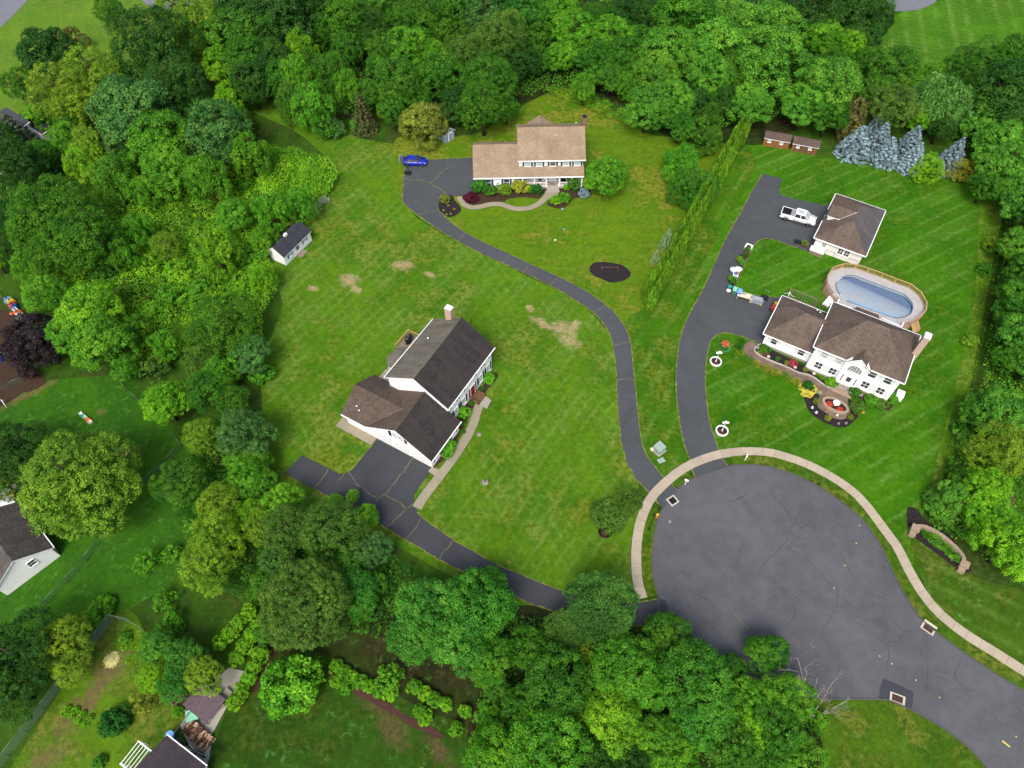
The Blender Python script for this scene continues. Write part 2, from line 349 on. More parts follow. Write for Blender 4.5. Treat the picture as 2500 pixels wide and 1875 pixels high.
simple('metal_black', srgb(28, 28, 30), .4, .5); simple('metal_grey', srgb(130, 134, 138), .4, .5, metal=.6); simple('metal_rust', srgb(92, 60, 50), .8, .3, .3, 8)
simple('plastic_green', srgb(70, 140, 90), .5, .4); simple('plastic_mint', srgb(140, 205, 170), .5, .4); simple('plastic_blue', srgb(30, 96, 190), .45, .4); simple('plastic_lightblue', srgb(120, 180, 230), .45, .4); simple('plastic_teal', srgb(40, 160, 150), .5, .4)
simple('plastic_white', (.78, .78, .76), .45, .4, .06); simple('plastic_cream', srgb(226, 212, 184), .5, .4); simple('plastic_yellow', srgb(222, 190, 60), .5, .4); simple('plastic_red', srgb(200, 66, 54), .5, .4); simple('plastic_orange', srgb(226, 120, 60), .5, .4)
simple('utility_green', srgb(150, 172, 156), .5, .4, .08); simple('cover_grey', srgb(150, 156, 166), .7, .3, .15, 2); simple('terracotta', srgb(172, 104, 78), .8, .2); simple('flower_red', srgb(222, 74, 52), .8, .1, .3, 9)
simple('rubber', srgb(24, 24, 26), .8, .2); simple('straw', srgb(206, 200, 130), .95, .1, .3, 6); simple('tarp_plum', srgb(96, 82, 88), .7, .2, .2, 2); simple('stone_grey', srgb(150, 144, 134), .9, .1, .25, 3)
simple('hydrant_yellow', srgb(236, 190, 50), .45, .5); simple('crack_seal', srgb(70, 70, 73), .85, .2, .25); simple('weed_line', srgb(118, 116, 74), .95, .1, .35, 2.0); simple('edge_straw', srgb(116, 126, 52), .95, .1, .5, 1.2)
simple('road_paint', srgb(214, 196, 90), .7, .3); simple('liner_blue', srgb(178, 202, 218), .5, .3, .12, .8); simple('coping_white', srgb(206, 214, 222), .4, .4, .06)
simple('deck_vinyl', srgb(182, 178, 176), .7, .25, .12, 1.2); simple('coping_navy', srgb(70, 104, 136), .4, .4); simple('mesh_green', srgb(120, 150, 130), .7, .2)
t = NT('pool_floor'); p = t.pos(); a = t.noise(p, .55, 5, .65, .6); b = t.noise(p, 2.5, 4, .6)
c = t.mix(t.ramp(a, .42, .6), srgb(190, 204, 212), srgb(204, 202, 196)); t.fin(t.mix(t.ramp(b, .5, .7, 0, .5), c, srgb(160, 158, 148)), .7, .2)
t = NT('pool_water'); tr = t.n('BsdfTransparent'); tr.inputs[0].default_value = (.95, .98, .99, 1); gl = t.n('BsdfGlossy'); gl.inputs['Roughness'].default_value = .04
fr = t.n('Fresnel'); fr.inputs[0].default_value = 1.33; ms = t.n('MixShader'); t.l(fr.outputs[0], ms.inputs[0]); t.l(tr.outputs[0], ms.inputs[1]); t.l(gl.outputs[0], ms.inputs[2]); t.l(ms.outputs[0], t.out.inputs[0])
t = NT('glass_dark'); t.fin(t.mix(t.ramp(t.noise(t.pos(True), 2.0, 2), .4, .6), (.015, .02, .028), (.05, .06, .07)), .08, .6)
t = NT('glass_pale'); t.fin(t.mix(t.ramp(t.noise(t.pos(True), 2.0, 2), .4, .6), (.30, .34, .34), (.42, .45, .45)), .15, .5)
for nm, c in (('paint_blue', srgb(18, 44, 190)), ('paint_truck', (.82, .82, .83))):
    t = NT(nm); t.fin(c, .25, .5); t.p.inputs['Coat Weight'].default_value = .6; t.p.inputs['Coat Roughness'].default_value = .08
simple('chrome', (.6, .6, .62), .25, .5, .05, metal=.9); simple('lamp_glass', (.75, .76, .74), .2, .5, .02); simple('tail_red', srgb(150, 20, 24), .3, .5)
# see-through chain link / netting
def netting(name, col, cell, alpha):
    t = NT(name); uv = t.n('UVMap'); uv.uv_map = 'UVMap'; sp = t.n('SeparateXYZ'); t.l(uv.outputs[0], sp.inputs[0]); ms = []
    for s in (1, -1):
        d = t.math('FRACT', t.math('DIVIDE', t.math('ADD', sp.outputs[0], t.math('MULTIPLY', sp.outputs[1], s)), cell))
        ms.append(t.math('LESS_THAN', d, alpha))
    t.fin(col, .6, .3); t.l(t.math('MAXIMUM', ms[0], ms[1]), t.p.inputs['Alpha']); return t.mat
netting('chain_link', srgb(110, 124, 112), .16, .14); netting('deer_net', srgb(150, 168, 152), .12, .2)
# ---- leaves: the tree's own colour with leaf to leaf and twig to twig variation
def leafmat(name, trans=.18, rough=.6, spec=.15):
    t = NT(name); oi = t.n('ObjectInfo'); a = t.n('Attribute'); a.attribute_name = 'leaf'; b = t.n('Attribute'); b.attribute_name = 'twig'
    hs = t.n('HueSaturation'); t.l(oi.outputs['Color'], hs.inputs['Color'])
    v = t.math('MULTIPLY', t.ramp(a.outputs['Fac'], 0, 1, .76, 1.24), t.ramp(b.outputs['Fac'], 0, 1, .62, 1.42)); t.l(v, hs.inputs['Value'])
    t.l(t.ramp(b.outputs['Fac'], 0, 1, .515, .485), hs.inputs['Hue'])
    p = t.p; t.l(hs.outputs[0], p.inputs['Base Color']); p.inputs['Roughness'].default_value = rough; p.inputs['Specular IOR Level'].default_value = spec
    tl = t.n('BsdfTranslucent'); t.l(hs.outputs[0], tl.inputs[0]); ms = t.n('MixShader'); ms.inputs[0].default_value = trans
    t.l(p.outputs[0], ms.inputs[1]); t.l(tl.outputs[0], ms.inputs[2]); t.l(ms.outputs[0], t.out.inputs[0]); return t.mat
leafmat('foliage'); leafmat('needles', .08, .6, .2)
# =================================================================== ground, lawns, paving
def catmull(pts, n=5, closed=False):
    P = [Vector(p) for p in pts]; out = []; N = len(P)
    rngi = range(N if closed else N - 1)
    for i in rngi:
        g = (lambda k: P[k % N]) if closed else (lambda k: P[min(max(k, 0), N - 1)])
        p0, p1, p2, p3 = g(i - 1), g(i), g(i + 1), g(i + 2)
        for j in range(n):
            t = j / n
            out.append(.5 * ((2 * p1) + (p2 - p0) * t + (2 * p0 - 5 * p1 + 4 * p2 - p3) * t * t + (3 * p1 - p0 - 3 * p2 + p3) * t ** 3))
    if not closed: out.append(P[-1])
    return out
def resample(pts, step):
    out = [Vector(pts[0])]; acc = 0.0
    for a, b in zip(pts, pts[1:]):
        a = Vector(a); b = Vector(b); L = (b - a).length; s = step - acc
        while s <= L:
            out.append(a.lerp(b, s / L)); s += step
        acc = (acc + L) % step
    return out
def offset(pts, d):
    out = []
    for i, p in enumerate(pts):
        t = (pts[min(i + 1, len(pts) - 1)] - pts[max(i - 1, 0)]).normalized(); out.append(p + Vector((-t.y, t.x, 0)) * d)
    return out
def sheet(name, pts, mat, z, parent=None, **kw):
    b = MB(); pl = [(p[0], p[1], z) for p in pts]
    a = sum(pl[i][0] * pl[(i + 1) % len(pl)][1] - pl[(i + 1) % len(pl)][0] * pl[i][1] for i in range(len(pl)))
    b.face(pl if a > 0 else pl[::-1]); kw.setdefault('kind', 'structure' if parent is None else None)
    return b.build(name, mat, parent, **kw)
def ribbon(name, pts, w, mat, z, parent=None, jit=.0, seed=1, build=True, taper=False, **kw):
    r = random.Random(seed); b = MB(); L = []; Rr = []
    for i, p in enumerate(pts):
        t = (pts[min(i + 1, len(pts) - 1)] - pts[max(i - 1, 0)]).normalized(); n = Vector((-t.y, t.x, 0))
        k = 1 - .75 * abs(2 * i / max(1, len(pts) - 1) - 1) if taper else 1
        wl = w / 2 * k * (1 + r.uniform(-jit, jit)); wr = w / 2 * k * (1 + r.uniform(-jit, jit))
        L.append(p + n * wl); Rr.append(p - n * wr)
    for i in range(len(pts) - 1):
        b.face([(Rr[i].x, Rr[i].y, z), (Rr[i + 1].x, Rr[i + 1].y, z), (L[i + 1].x, L[i + 1].y, z), (L[i].x, L[i].y, z)])
    return b.build(name, mat, parent, **kw)
def wob(pts, amp, step, seed):
    r = random.Random(seed); q = resample(pts, step)
    return [p + Vector((r.uniform(-amp, amp), r.uniform(-amp, amp), 0)) for p in q]
def px(*pts): return [G(x, y) for x, y in pts]

sheet('ground', [(-900, -300), (900, -300), (900, 1800), (-900, 1800)], 'rough_ground', 0.0)
LAWNS = [
 ('lawn', 'lawn_mown_cross', [(640, 1230), (640, 1000), (640, 880), (690, 740), (650, 640), (740, 540), (830, 440), (800, 390), (720, 320), (590, 260), (590, 225), (700, 235), (860, 330), (1000, 350), (1160, 330), (1160, 390), (990, 500), (1230, 645), (1400, 730), (1490, 820), (1530, 930), (1560, 1180), (1545, 1450), (1570, 1500), (1240, 1470), (900, 1300)]),
 ('lawn', 'lawn_faded', [(984, 500), (960, 360), (1000, 330), (1150, 330), (1290, 250), (1390, 215), (1500, 270), (1590, 330), (1760, 335), (1770, 420), (1680, 590), (1600, 760), (1540, 860), (1440, 730), (1230, 640)]),
 ('lawn', 'lawn_strip', [(1850, 330), (1860, 420), (1740, 650), (1655, 860), (1650, 960), (1690, 1130), (1620, 1180), (1540, 1000), (1520, 800), (1580, 740), (1640, 600), (1800, 340)]),
 ('lawn', 'lawn_striped', [(1830, 340), (2000, 380), (2200, 420), (2360, 450), (2420, 470), (2410, 620), (2380, 760), (2330, 1000), (2290, 1130), (2250, 1270), (2225, 1390), (2100, 1250), (1900, 1110), (1760, 1110), (1700, 1000), (1700, 700), (1840, 420)]),
 ('lawn', 'lawn_corner', [(2225, 1330), (2250, 1290), (2360, 1400), (2520, 1450), (2720, 1560), (2720, 1780), (2520, 1650), (2300, 1500)]),
 ('lawn', 'lawn_far_left', [(-150, 80), (60, -60), (350, -120), (470, -60), (520, 30), (420, 120), (300, 180), (200, 300), (-60, 360), (-250, 330)]),
 ('lawn', 'lawn_far_right', [(2080, 190), (2140, 100), (2200, 30), (2320, -10), (2380, -80), (2750, -60), (2800, 150), (2420, 190), (2300, 240), (2200, 240)]),
 ('lawn', 'lawn_play_yard', [(-120, 950), (100, 930), (280, 920), (350, 960), (460, 1090), (520, 1160), (500, 1300), (420, 1420), (330, 1480), (230, 1560), (60, 1600), (-150, 1620), (-150, 1200)]),
 ('lawn', 'lawn_garden', [(10, 1900), (280, 1500), (370, 1560), (470, 1640), (500, 1700), (420, 1800), (400, 1990), (-60, 1990)]),
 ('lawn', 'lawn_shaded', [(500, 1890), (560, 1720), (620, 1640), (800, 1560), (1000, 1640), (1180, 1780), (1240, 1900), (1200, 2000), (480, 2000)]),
 ('lawn', 'lawn_verge', [(1960, 1702), (2150, 1706), (2230, 1735), (2330, 1795), (2430, 1900), (2440, 2000), (1900, 2000)]),
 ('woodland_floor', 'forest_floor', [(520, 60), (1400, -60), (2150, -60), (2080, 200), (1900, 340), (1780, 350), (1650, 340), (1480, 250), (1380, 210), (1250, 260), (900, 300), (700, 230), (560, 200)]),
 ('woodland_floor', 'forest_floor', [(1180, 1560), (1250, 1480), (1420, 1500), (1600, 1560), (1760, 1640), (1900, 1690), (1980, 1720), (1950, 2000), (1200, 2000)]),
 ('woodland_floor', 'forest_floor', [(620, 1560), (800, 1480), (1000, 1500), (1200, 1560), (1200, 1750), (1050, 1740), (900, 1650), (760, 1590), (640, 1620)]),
 ('meadow_strip', 'meadow_edge', [(2396, 480), (2450, 480), (2420, 660), (2385, 850), (2345, 1060), (2300, 1170), (2268, 1240), (2285, 1130), (2318, 1000), (2352, 850), (2382, 690)]),
]
for i, (nm, mt, pp) in enumerate(LAWNS):
    sheet(nm, catmull(px(*pp), 4, True), mt, .004 * (i + 1))
ZD = .075      # paving level
# ---- road with turning circle
circ = px((1607, 1456), (1601, 1430), (1594.5, 1395), (1594.5, 1354), (1598.8, 1302), (1607.5, 1267), (1618, 1245), (1633, 1222), (1651, 1199), (1674, 1180.4), (1703, 1164.5), (1740, 1148.6), (1778, 1139.5),
          (1818.7, 1137), (1860, 1139), (1903, 1148), (1946.8, 1164.5), (1984, 1182), (2022, 1205), (2062.5, 1235), (2106, 1273), (2137.8, 1316), (2158, 1354), (2178, 1400), (2198.5, 1438), (2224.6, 1481.8), (2250.6, 1516.5), (2288, 1548), (2352, 1594.7), (2424, 1643.8), (2500, 1690), (2720, 1828))
low = px((2600, 2120), (2450, 1930), (2407, 1872), (2375, 1835), (2323, 1791), (2265, 1753.8), (2224.6, 1732), (2172.5, 1710), (2143, 1706), (1972.8, 1703), (1840, 1680), (1757, 1637), (1690, 1588), (1630, 1545), (1600, 1530))
ring = catmull(circ, 4); lowc = catmull(low, 4)
road = sheet('road', ring + lowc, 'asphalt_road', ZD)
DRA_L = catmull(px((989, 406), (981.7, 480), (989, 500.5), (1019, 525), (1065.6, 558), (1117.7, 590), (1169.8, 617.7), (1227.6, 643.7), (1279, 667), (1344, 698.7), (1402, 732), (1448, 764), (1471.5, 790), (1489, 819), (1496, 846), (1502, 888), (1504.8, 929), (1507.6, 992), (1513.4, 1061.8), (1525, 1116.8), (1543.8, 1155.8), (1564, 1183), (1584, 1202), (1603, 1225), (1619, 1244)), 4)
DRA_R = catmull(px((1653.8, 1196), (1640.8, 1184), (1620.5, 1167), (1598.8, 1138.5), (1578.5, 1111), (1567, 1079), (1559.7, 1030), (1554, 972), (1549.6, 928.7), (1543.8, 871), (1538, 830), (1523.6, 795.6), (1500, 763.8), (1477, 743.6), (1442.5, 717.5), (1402, 695.8), (1364, 675.6), (1295, 645), (1250.8, 623.5), (1187, 594.5), (1135, 567), (1094.5, 538), (1071.4, 512), (1071, 492), (1083, 477), (1106, 479)), 4)
padA = px((1132, 477), (1157, 470), (1155, 386), (1042, 390.6), (990, 393))
drA = sheet('driveway', DRA_L + DRA_R + padA, 'asphalt_drive', ZD + .004)
DRB_T = catmull(px((1019, 1251), (1045, 1274.5), (1100, 1313.5), (1155, 1345), (1216, 1380), (1260, 1397), (1292, 1411), (1361.5, 1438), (1450, 1462), (1540, 1472), (1607, 1462)), 4)
DRB_B = catmull(px((1600, 1530), (1545, 1527), (1450, 1518), (1298, 1475), (1180, 1420), (1071, 1367), (990, 1318), (909, 1271.6), (793.6, 1209), (767.6, 1195)), 4)
padB = px((695, 1155.8), (737, 1112.4), (799.4, 1142.8), (825.4, 1157), (840, 1157), (851.5, 1153), (860, 1147), (916, 1080), (922, 1070), (1062, 1142), (1045, 1158), (1010.6, 1209), (1010.6, 1230))
drB = sheet('driveway', DRB_T + DRB_B + padB, 'asphalt_dark', ZD + .008)
DRD_L = catmull(px((1698.6, 1167), (1687, 1145.7), (1682.7, 1119.7), (1671, 1090.7), (1659.6, 1035.7), (1652, 978), (1650, 922), (1653.8, 865), (1665.3, 807), (1685.6, 761), (1714.5, 708.8), (1746, 639.4), (1775, 575.7), (1807, 520.8), (1836, 465), (1861, 425)), 4)
DRD_T = px((1910, 437), (1902, 460)) + catmull(px((1902, 460), (1904, 473), (1920, 481), (2030, 506)), 4) + px((2000, 580), (1982, 616))
DRD_I = catmull(px((1978, 617), (1932, 602), (1889, 586), (1868, 583), (1852, 589), (1839, 602), (1827, 628), (1804, 680), (1795, 700), (1800, 711), (1830, 719), (1880, 725), (1905, 726)), 4)
DRD_R = px((1912, 745), (1868, 845)) + catmull(px((1847.6, 836), (1818.7, 826), (1781, 814.5), (1755, 817), (1737, 831), (1729, 856), (1723, 894), (1721.8, 934.5), (1724, 960), (1729, 1012.6), (1740.6, 1058.9), (1753.6, 1096.5), (1763.7, 1119.7), (1778, 1139)), 4)
drD = sheet('driveway', DRD_L + DRD_T + DRD_I + DRD_R, 'asphalt_drive', ZD + .012)
# dry grass fringe along the paving
sd = 10
for par, pl in ((drA, DRA_L), (drA, DRA_R[:-10]), (drB, DRB_T), (drB, DRB_B), (drD, DRD_L), (drD, DRD_I), (drD, DRD_R[2:])):
    sd += 1; ribbon('grass_fringe', wob(pl, .06, .3, sd), .14, 'edge_straw', ZD + .016, par, .75, sd)
# weed-filled joints across the drives, cracks in the sealcoat
def joint(par, a, b, mat, w, seed, z=ZD + .018, bend=.12, nm='joint'):
    p = resample([G(*a), G(*b)], .5) + [G(*b)]; q = [p[0]]; r = random.Random(seed); off = 0
    n = (p[-1] - p[0]).normalized(); n = Vector((-n.y, n.x, 0))
    for k in p[1:-1]: off = off * .7 + r.uniform(-bend, bend); q.append(k + n * off)
    q.append(p[-1]); ribbon(nm, q, w, mat, z, par, .6, seed)
JA = [((1275, 667), (1297, 645)), ((1343, 698), (1366, 677)), ((1448, 764), (1480, 744)), ((1496, 846), (1540, 836)), ((1505, 929), (1550, 928)), ((1226, 645), (1248, 622)), ((1117, 590), (1138, 568)), ((1019, 525), (1071, 512))]
for i, (a, b) in enumerate(JA): joint(drA, a, b, 'weed_line', .09, 100 + i)
for i, (a, b) in enumerate([((989, 437), (1052, 447)), ((1052, 447), (1090, 476)), ((1052, 447), (1098, 410))]): joint(drA, a, b, 'weed_line', .14, 120 + i, bend=.25)
JB = [((768, 1194), (801, 1146)), ((824, 1178), (842, 1155)), ((852, 1153), (872, 1186)), ((872, 1186), (924, 1218)), ((940, 1208), (990, 1240)), ((918, 1225), (940, 1208)), ((940, 1208), (1010, 1120)), ((942, 1290), (998, 1240)), ((998, 1240), (1012, 1228)), ((990, 1316), (1026, 1268)), ((1073, 1366), (1106, 1320)), ((1205, 1400), (1216, 1382))]
for i, (a, b) in enumerate(JB): joint(drB, a, b, 'weed_line', .1, 140 + i, bend=.14)
JD = [((1653, 866), (1700, 784)), ((1700, 784), (1752, 815)), ((1683, 776), (1725, 790)), ((1722, 694), (1796, 704)), ((1800, 550), (1845, 565)), ((1845, 565), (1856, 585)), ((1835, 486), (1905, 487)), ((1651, 918), (1690, 935)), ((1690, 935), (1722, 934)), ((1660, 1021), (1697, 1014)), ((1697, 1014), (1729, 1013)), ((1688, 935), (1688, 945))]
for i, (a, b) in enumerate(JD): joint(drD, a, b, 'crack_seal', .06, 160 + i, bend=.2, nm='crack')
# cracks in the road
CR = [[(1704, 1186), (1760, 1225), (1850, 1270), (1930, 1330), (2010, 1390), (2120, 1470)], [(1846, 1142), (1880, 1200), (1935, 1262), (2000, 1300), (2050, 1340)], [(2002, 1190), (1980, 1220), (1945, 1262), (1915, 1325), (1870, 1375), (1845, 1400), (1805, 1400), (1700, 1320)], [(1608, 1457), (1640, 1447), (1700, 1450), (1760, 1500), (1720, 1520)], [(1655, 1395), (1665, 1440), (1690, 1490), (1740, 1530), (1770, 1570), (1830, 1590)], [(1700, 1320), (1780, 1410), (1770, 1460), (1830, 1540), (1900, 1560), (1990, 1580)], [(1880, 1320), (1960, 1360), (2020, 1420), (2045, 1440), (2040, 1480), (2005, 1550), (2020, 1570), (2028, 1610), (2010, 1660)], [(2040, 1490), (2120, 1540), (2170, 1570), (2250, 1520)], [(2170, 1570), (2165, 1640), (2160, 1660)], [(1930, 1460), (1940, 1500), (1920, 1540), (1990, 1560)], [(1875, 1400), (1990, 1490)], [(2050, 1340), (2075, 1400), (2100, 1440)], [(2090, 1440), (2150, 1460), (2190, 1480), (2230, 1480)], [(2250, 1535), (2265, 1590), (2262, 1670), (2250, 1720)], [(2230, 1650), (2300, 1710), (2320, 1750)], [(1740, 1505), (1715, 1560), (1700, 1590)], [(1830, 1290), (1810, 1330), (1800, 1400)], [(1910, 1300), (1960, 1290), (2000, 1245)], [(1640, 1380), (1655, 1395), (1700, 1405)], [(1760, 1225), (1810, 1215), (1830, 1180)], [(2060, 1530), (2130, 1500)], [(2350, 1600), (2330, 1660), (2400, 1700)]]
for i, c in enumerate(CR):
    ribbon('crack', wob(catmull(px(*c), 4), .11, .45, 300 + i), .07, 'crack_seal' if i % 5 else 'weed_line', ZD + .006, road, .8, 300 + i, taper=True)
sheet('patch', px((2155, 1656), (2170, 1662), (2230, 1690), (2226, 1730), (2200, 1722), (2145, 1704), (2148, 1680)), 'asphalt_patch', ZD + .008, road)
sheet('patch', px((1609, 1462), (1625, 1466), (1632, 1500), (1612, 1530), (1601, 1528)), 'asphalt_dark', ZD + .008, road)
sheet('paint_mark', px((2444, 1810), (2448, 1808), (2466, 1823), (2463, 1825)), 'road_paint', ZD + .008, road)
for i, (x, y) in enumerate([(2063, 1381), (2090, 1327), (2098, 1283), (2036, 1436), (2147, 1602), (2177, 1621), (2236, 1661), (2293, 1703), (2480, 1799)]):
    c = G(x, y); sheet('paint_mark', [c + Vector((.09 * math.cos(k), .09 * math.sin(k), 0)) for k in range(6)], 'road_paint', ZD + .008, road)
# kerbs: low asphalt lip between the road and the grass
def kerb(name, pts, side, w=.14, h=.1, mat='kerb_asphalt'):
    b = MB(); o = offset(pts, side * w)
    for i in range(len(pts) - 1):
        p, q, s, t = pts[i], pts[i + 1], o[i], o[i + 1]
        z = ZD + h
        b.face([(p.x, p.y, z), (q.x, q.y, z), (t.x, t.y, z), (s.x, s.y, z)] if side > 0 else [(s.x, s.y, z), (t.x, t.y, z), (q.x, q.y, z), (p.x, p.y, z)])
        b.face([(p.x, p.y, 0), (q.x, q.y, 0), (q.x, q.y, z), (p.x, p.y, z)]); b.face([(t.x, t.y, 0), (s.x, s.y, 0), (s.x, s.y, z), (t.x, t.y, z)])
    return b.build(name, mat, None, kind='structure')
def between(pl, a, b):
    a = G(*a); b = G(*b); ia = min(range(len(pl)), key=lambda i: (pl[i] - a).length); ib = min(range(len(pl)), key=lambda i: (pl[i] - b).length)
    return pl[ia:ib + 1]
kerb('kerb', between(ring, (1607, 1456), (1618, 1245)), 1); kerb('kerb', between(ring, (1656, 1195), (1700, 1166)), 1)
kerb('kerb', between(ring, (1782, 1139), (2720, 1828)), 1); kerb('kerb', between(lowc, (2600, 2120), (1757, 1637)), 1)
# grass strip between kerb and sidewalk
SWO = catmull(px((1556, 1464), (1547.5, 1438), (1542, 1406.6), (1541, 1383), (1541, 1339.6), (1546.7, 1293), (1556.8, 1255.6), (1572.8, 1220), (1588, 1199), (1619, 1168.8), (1653.8, 1141), (1694, 1119.7), (1746, 1102), (1789.8, 1095), (1833, 1093), (1876, 1096), (1910, 1104), (1961, 1121), (2019, 1148.6), (2068, 1179), (2106, 1210.8), (2140.7, 1252.8), (2172.5, 1296), (2201, 1335), (2231, 1394.5), (2265, 1450), (2305.6, 1496), (2366, 1542.6), (2427, 1580), (2500, 1626.5), (2720, 1764)), 6)
SWI = offset(SWO, -1.22)
def verge(a, b):
    oi = between(SWI, a, b); ii = between(ring, a, b)
    sheet('verge', oi + [p for p in reversed(ii)], 'lawn_verge', ZD + .05)
verge((1607, 1458), (1616, 1250)); verge((1657, 1196), (1692, 1170)); verge((1790, 1138), (2720, 1830))
# sidewalk: separate concrete slabs
sw = MB(); o_, i_ = offset(SWO, .02), offset(SWI, -.02)
for k in range(len(SWO) - 1):
    sw.face([(i_[k].x, i_[k].y, ZD + .03), (i_[k + 1].x, i_[k + 1].y, ZD + .03), (o_[k + 1].x, o_[k + 1].y, ZD + .03), (o_[k].x, o_[k].y, ZD + .03)])
walk = sw.build('sidewalk', 'mulch_brown', None, kind='structure')
cl = resample(SWO, 1.5)
for k in range(len(cl) - 1):
    a, b = cl[k], cl[k + 1]; d = (b - a).normalized(); n = Vector((d.y, -d.x, 0)); n0 = n
    if k: d0 = (b - cl[k - 1]).normalized(); n0 = Vector((d0.y, -d0.x, 0))
    n1 = n
    if k < len(cl) - 2: d1 = (cl[k + 2] - a).normalized(); n1 = Vector((d1.y, -d1.x, 0))
    a2, b2 = a + d * .011, b - d * .011
    m_ = MB(); m_.prism([tuple(a2[:2]), tuple(b2[:2]), tuple((b2 + n1 * 1.22)[:2]), tuple((a2 + n0 * 1.22)[:2])], 0, ZD + .085 + rng.uniform(-.006, .006)); m_.build('slab', 'concrete_walk', walk)
# ---- paths and beds
tA = tile(1130, 380, 6.9125)
cA = catmull([tA(*p) for p in [(-60, 700), (-10, 780), (60, 850), (170, 880), (300, 865), (450, 830), (600, 822), (720, 850), (850, 895), (1000, 905), (1150, 880), (1290, 810), (1390, 720)]], 5)
lA = offset(cA, .55); rA_ = offset(cA, -.55)
path = sheet('garden_path', rA_ + [tA(1500, 760), tA(1600, 680), tA(1610, 590), tA(1400, 590), tA(1385, 640)] + lA[::-1], 'concrete_path', ZD + .02)
sheet('mulch_bed', catmull([tA(*p) for p in [(150, 470), (-20, 640), (-30, 740), (90, 840), (170, 850), (300, 830), (520, 785), (700, 780), (760, 735), (1000, 705), (1200, 720), (1290, 725), (1390, 610), (1390, 540), (700, 520)]], 3, True), 'mulch_brown', ZD - .01)
sheet('mulch_bed', catmull([tA(*p) for p in [(1620, 550), (1625, 680), (1410, 800), (1520, 880), (1690, 895), (1790, 820), (1850, 745), (1960, 710), (2120, 700), (2120, 540)]], 3, True), 'mulch_brown', ZD - .006)
t62 = tile(620, 460)
sheet('mulch_bed', catmull([t62(*p) for p in [(1565, 110), (1560, 180), (1600, 220), (1640, 245), (1700, 230), (1750, 180), (1700, 110), (1670, 65), (1610, 65)]], 3, True), 'mulch_black', ZD + .024)
t124 = tile(1240, 460)
sheet('mulch_bed', wob(catmull([t124(*p) for p in [(690, 670), (720, 635), (790, 622), (880, 630), (960, 650), (1020, 690), (1035, 730), (1000, 770), (930, 790), (860, 795), (790, 765), (720, 735), (692, 700)]], 4, True), .06, .4, 3), 'mulch_black', ZD - .002)
t6c = tile(620, 920)
cB = catmull([t6c(*p) for p in [(1375, 1110), (1430, 1020), (1560, 850), (1680, 690), (1790, 520), (1850, 400), (1880, 300), (1905, 230)]], 5)
sheet('garden_path', offset(cB, .62) + offset(cB, -.62)[::-1], 'concrete_path', ZD + .02)
sheet('garden_path', [t6c(*p) for p in [(1880, 220), (1930, 150), (2005, 200), (1965, 275)]], 'concrete_grey', ZD + .024)
sheet('garden_path', [t6c(*p) for p in [(1470, 800), (1500, 765), (1600, 790), (1560, 860)]], 'concrete_path', ZD + .016)
sheet('mulch_bed', catmull([t6c(*p) for p in [(1520, 770), (1640, 650), (1760, 450), (1850, 260), (1960, 120), (2060, 0), (2020, -30), (1850, 180), (1700, 330), (1740, 400), (1600, 620), (1510, 750)]], 2, True), 'mulch_brown', ZD - .004)
sheet('gravel_strip', [t6c(*p) for p in [(690, 415), (760, 330), (1035, 520), (990, 580)]], 'concrete_path', ZD + .004)
zD1 = tile(1780, 800, 9.217); zD2 = tile(1930, 900, 11.06)
EDG = catmull([zD1(*p) for p in [(700, 395), (640, 412), (585, 455), (565, 530), (640, 615), (800, 700), (980, 782), (1200, 865), (1350, 930), (1560, 1030), (1780, 1082), (1930, 1160), (2050, 1250), (2180, 1335)]] + [zD2(900, 450), zD2(980, 510), zD2(1090, 550)], 5)
outD = [zD1(*p) for p in [(480, 300), (340, 390), (300, 500), (410, 640), (520, 760), (680, 850), (920, 960), (1130, 1060), (1340, 1160), (1580, 1270), (1800, 1330)]] + [zD2(*p) for p in [(560, 560), (700, 640), (800, 730), (750, 850), (720, 1000), (780, 1090), (960, 1210), (1200, 1360), (1450, 1370), (1590, 1250), (1590, 1050), (1530, 900), (1560, 770), (1520, 700)]]
terr = sheet('paver_terrace', catmull(outD, 3) + EDG[::-1], 'pavers', ZD + .022)
sheet('mulch_bed', EDG + [zD2(1200, 420), zD1(2180, 1250), zD1(1690, 900), zD1(1680, 850), zD1(800, 430)], 'mulch_black', ZD + .006)
sheet('mulch_bed', catmull([zD2(*p) for p in [(520, 480), (300, 620), (300, 700), (360, 800), (420, 1000), (480, 1130), (600, 1270), (800, 1400), (1000, 1500), (1200, 1570), (1450, 1590), (1600, 1520), (1750, 1380), (1820, 1280), (1700, 1000), (1560, 820), (1500, 1000), (900, 900)]], 3, True), 'mulch_black', ZD + .002)
sheet('mulch_bed', [zD2(*p) for p in [(1600, 680), (1700, 590), (2300, 860), (2520, 960), (2700, 800), (2900, 780), (2750, 1020), (2650, 1150), (2450, 1080), (2000, 900)]], 'mulch_brown', ZD - .008)
ed = MB()
for a, b in zip(EDG, EDG[1:]): ed.bar((a.x, a.y, .15), (b.x, b.y, .15), .16, .3)
ed.build('garden_edging', 'edging_stone', None, label='low curved pale stone edging between the paver walk and the white brown-roofed house', cat='edging')
sheet('far_road', catmull(px((-80, 160), (-10, 80), (60, 10), (110, -60)), 4) + catmull(px((60, -110), (0, -20), (-60, 50), (-150, 120)), 4), 'asphalt_far', .07)
sheet('far_road', catmull(px((300, -60), (345, 0), (380, 20), (440, 28)), 4) + px((480, 10), (420, -20), (360, -70)), 'asphalt_far', .074)
sheet('far_road', catmull(px((2160, -60), (2166, 10), (2180, 27), (2230, 26), (2260, 18), (2290, -2), (2320, -60)), 4), 'asphalt_far', .078)
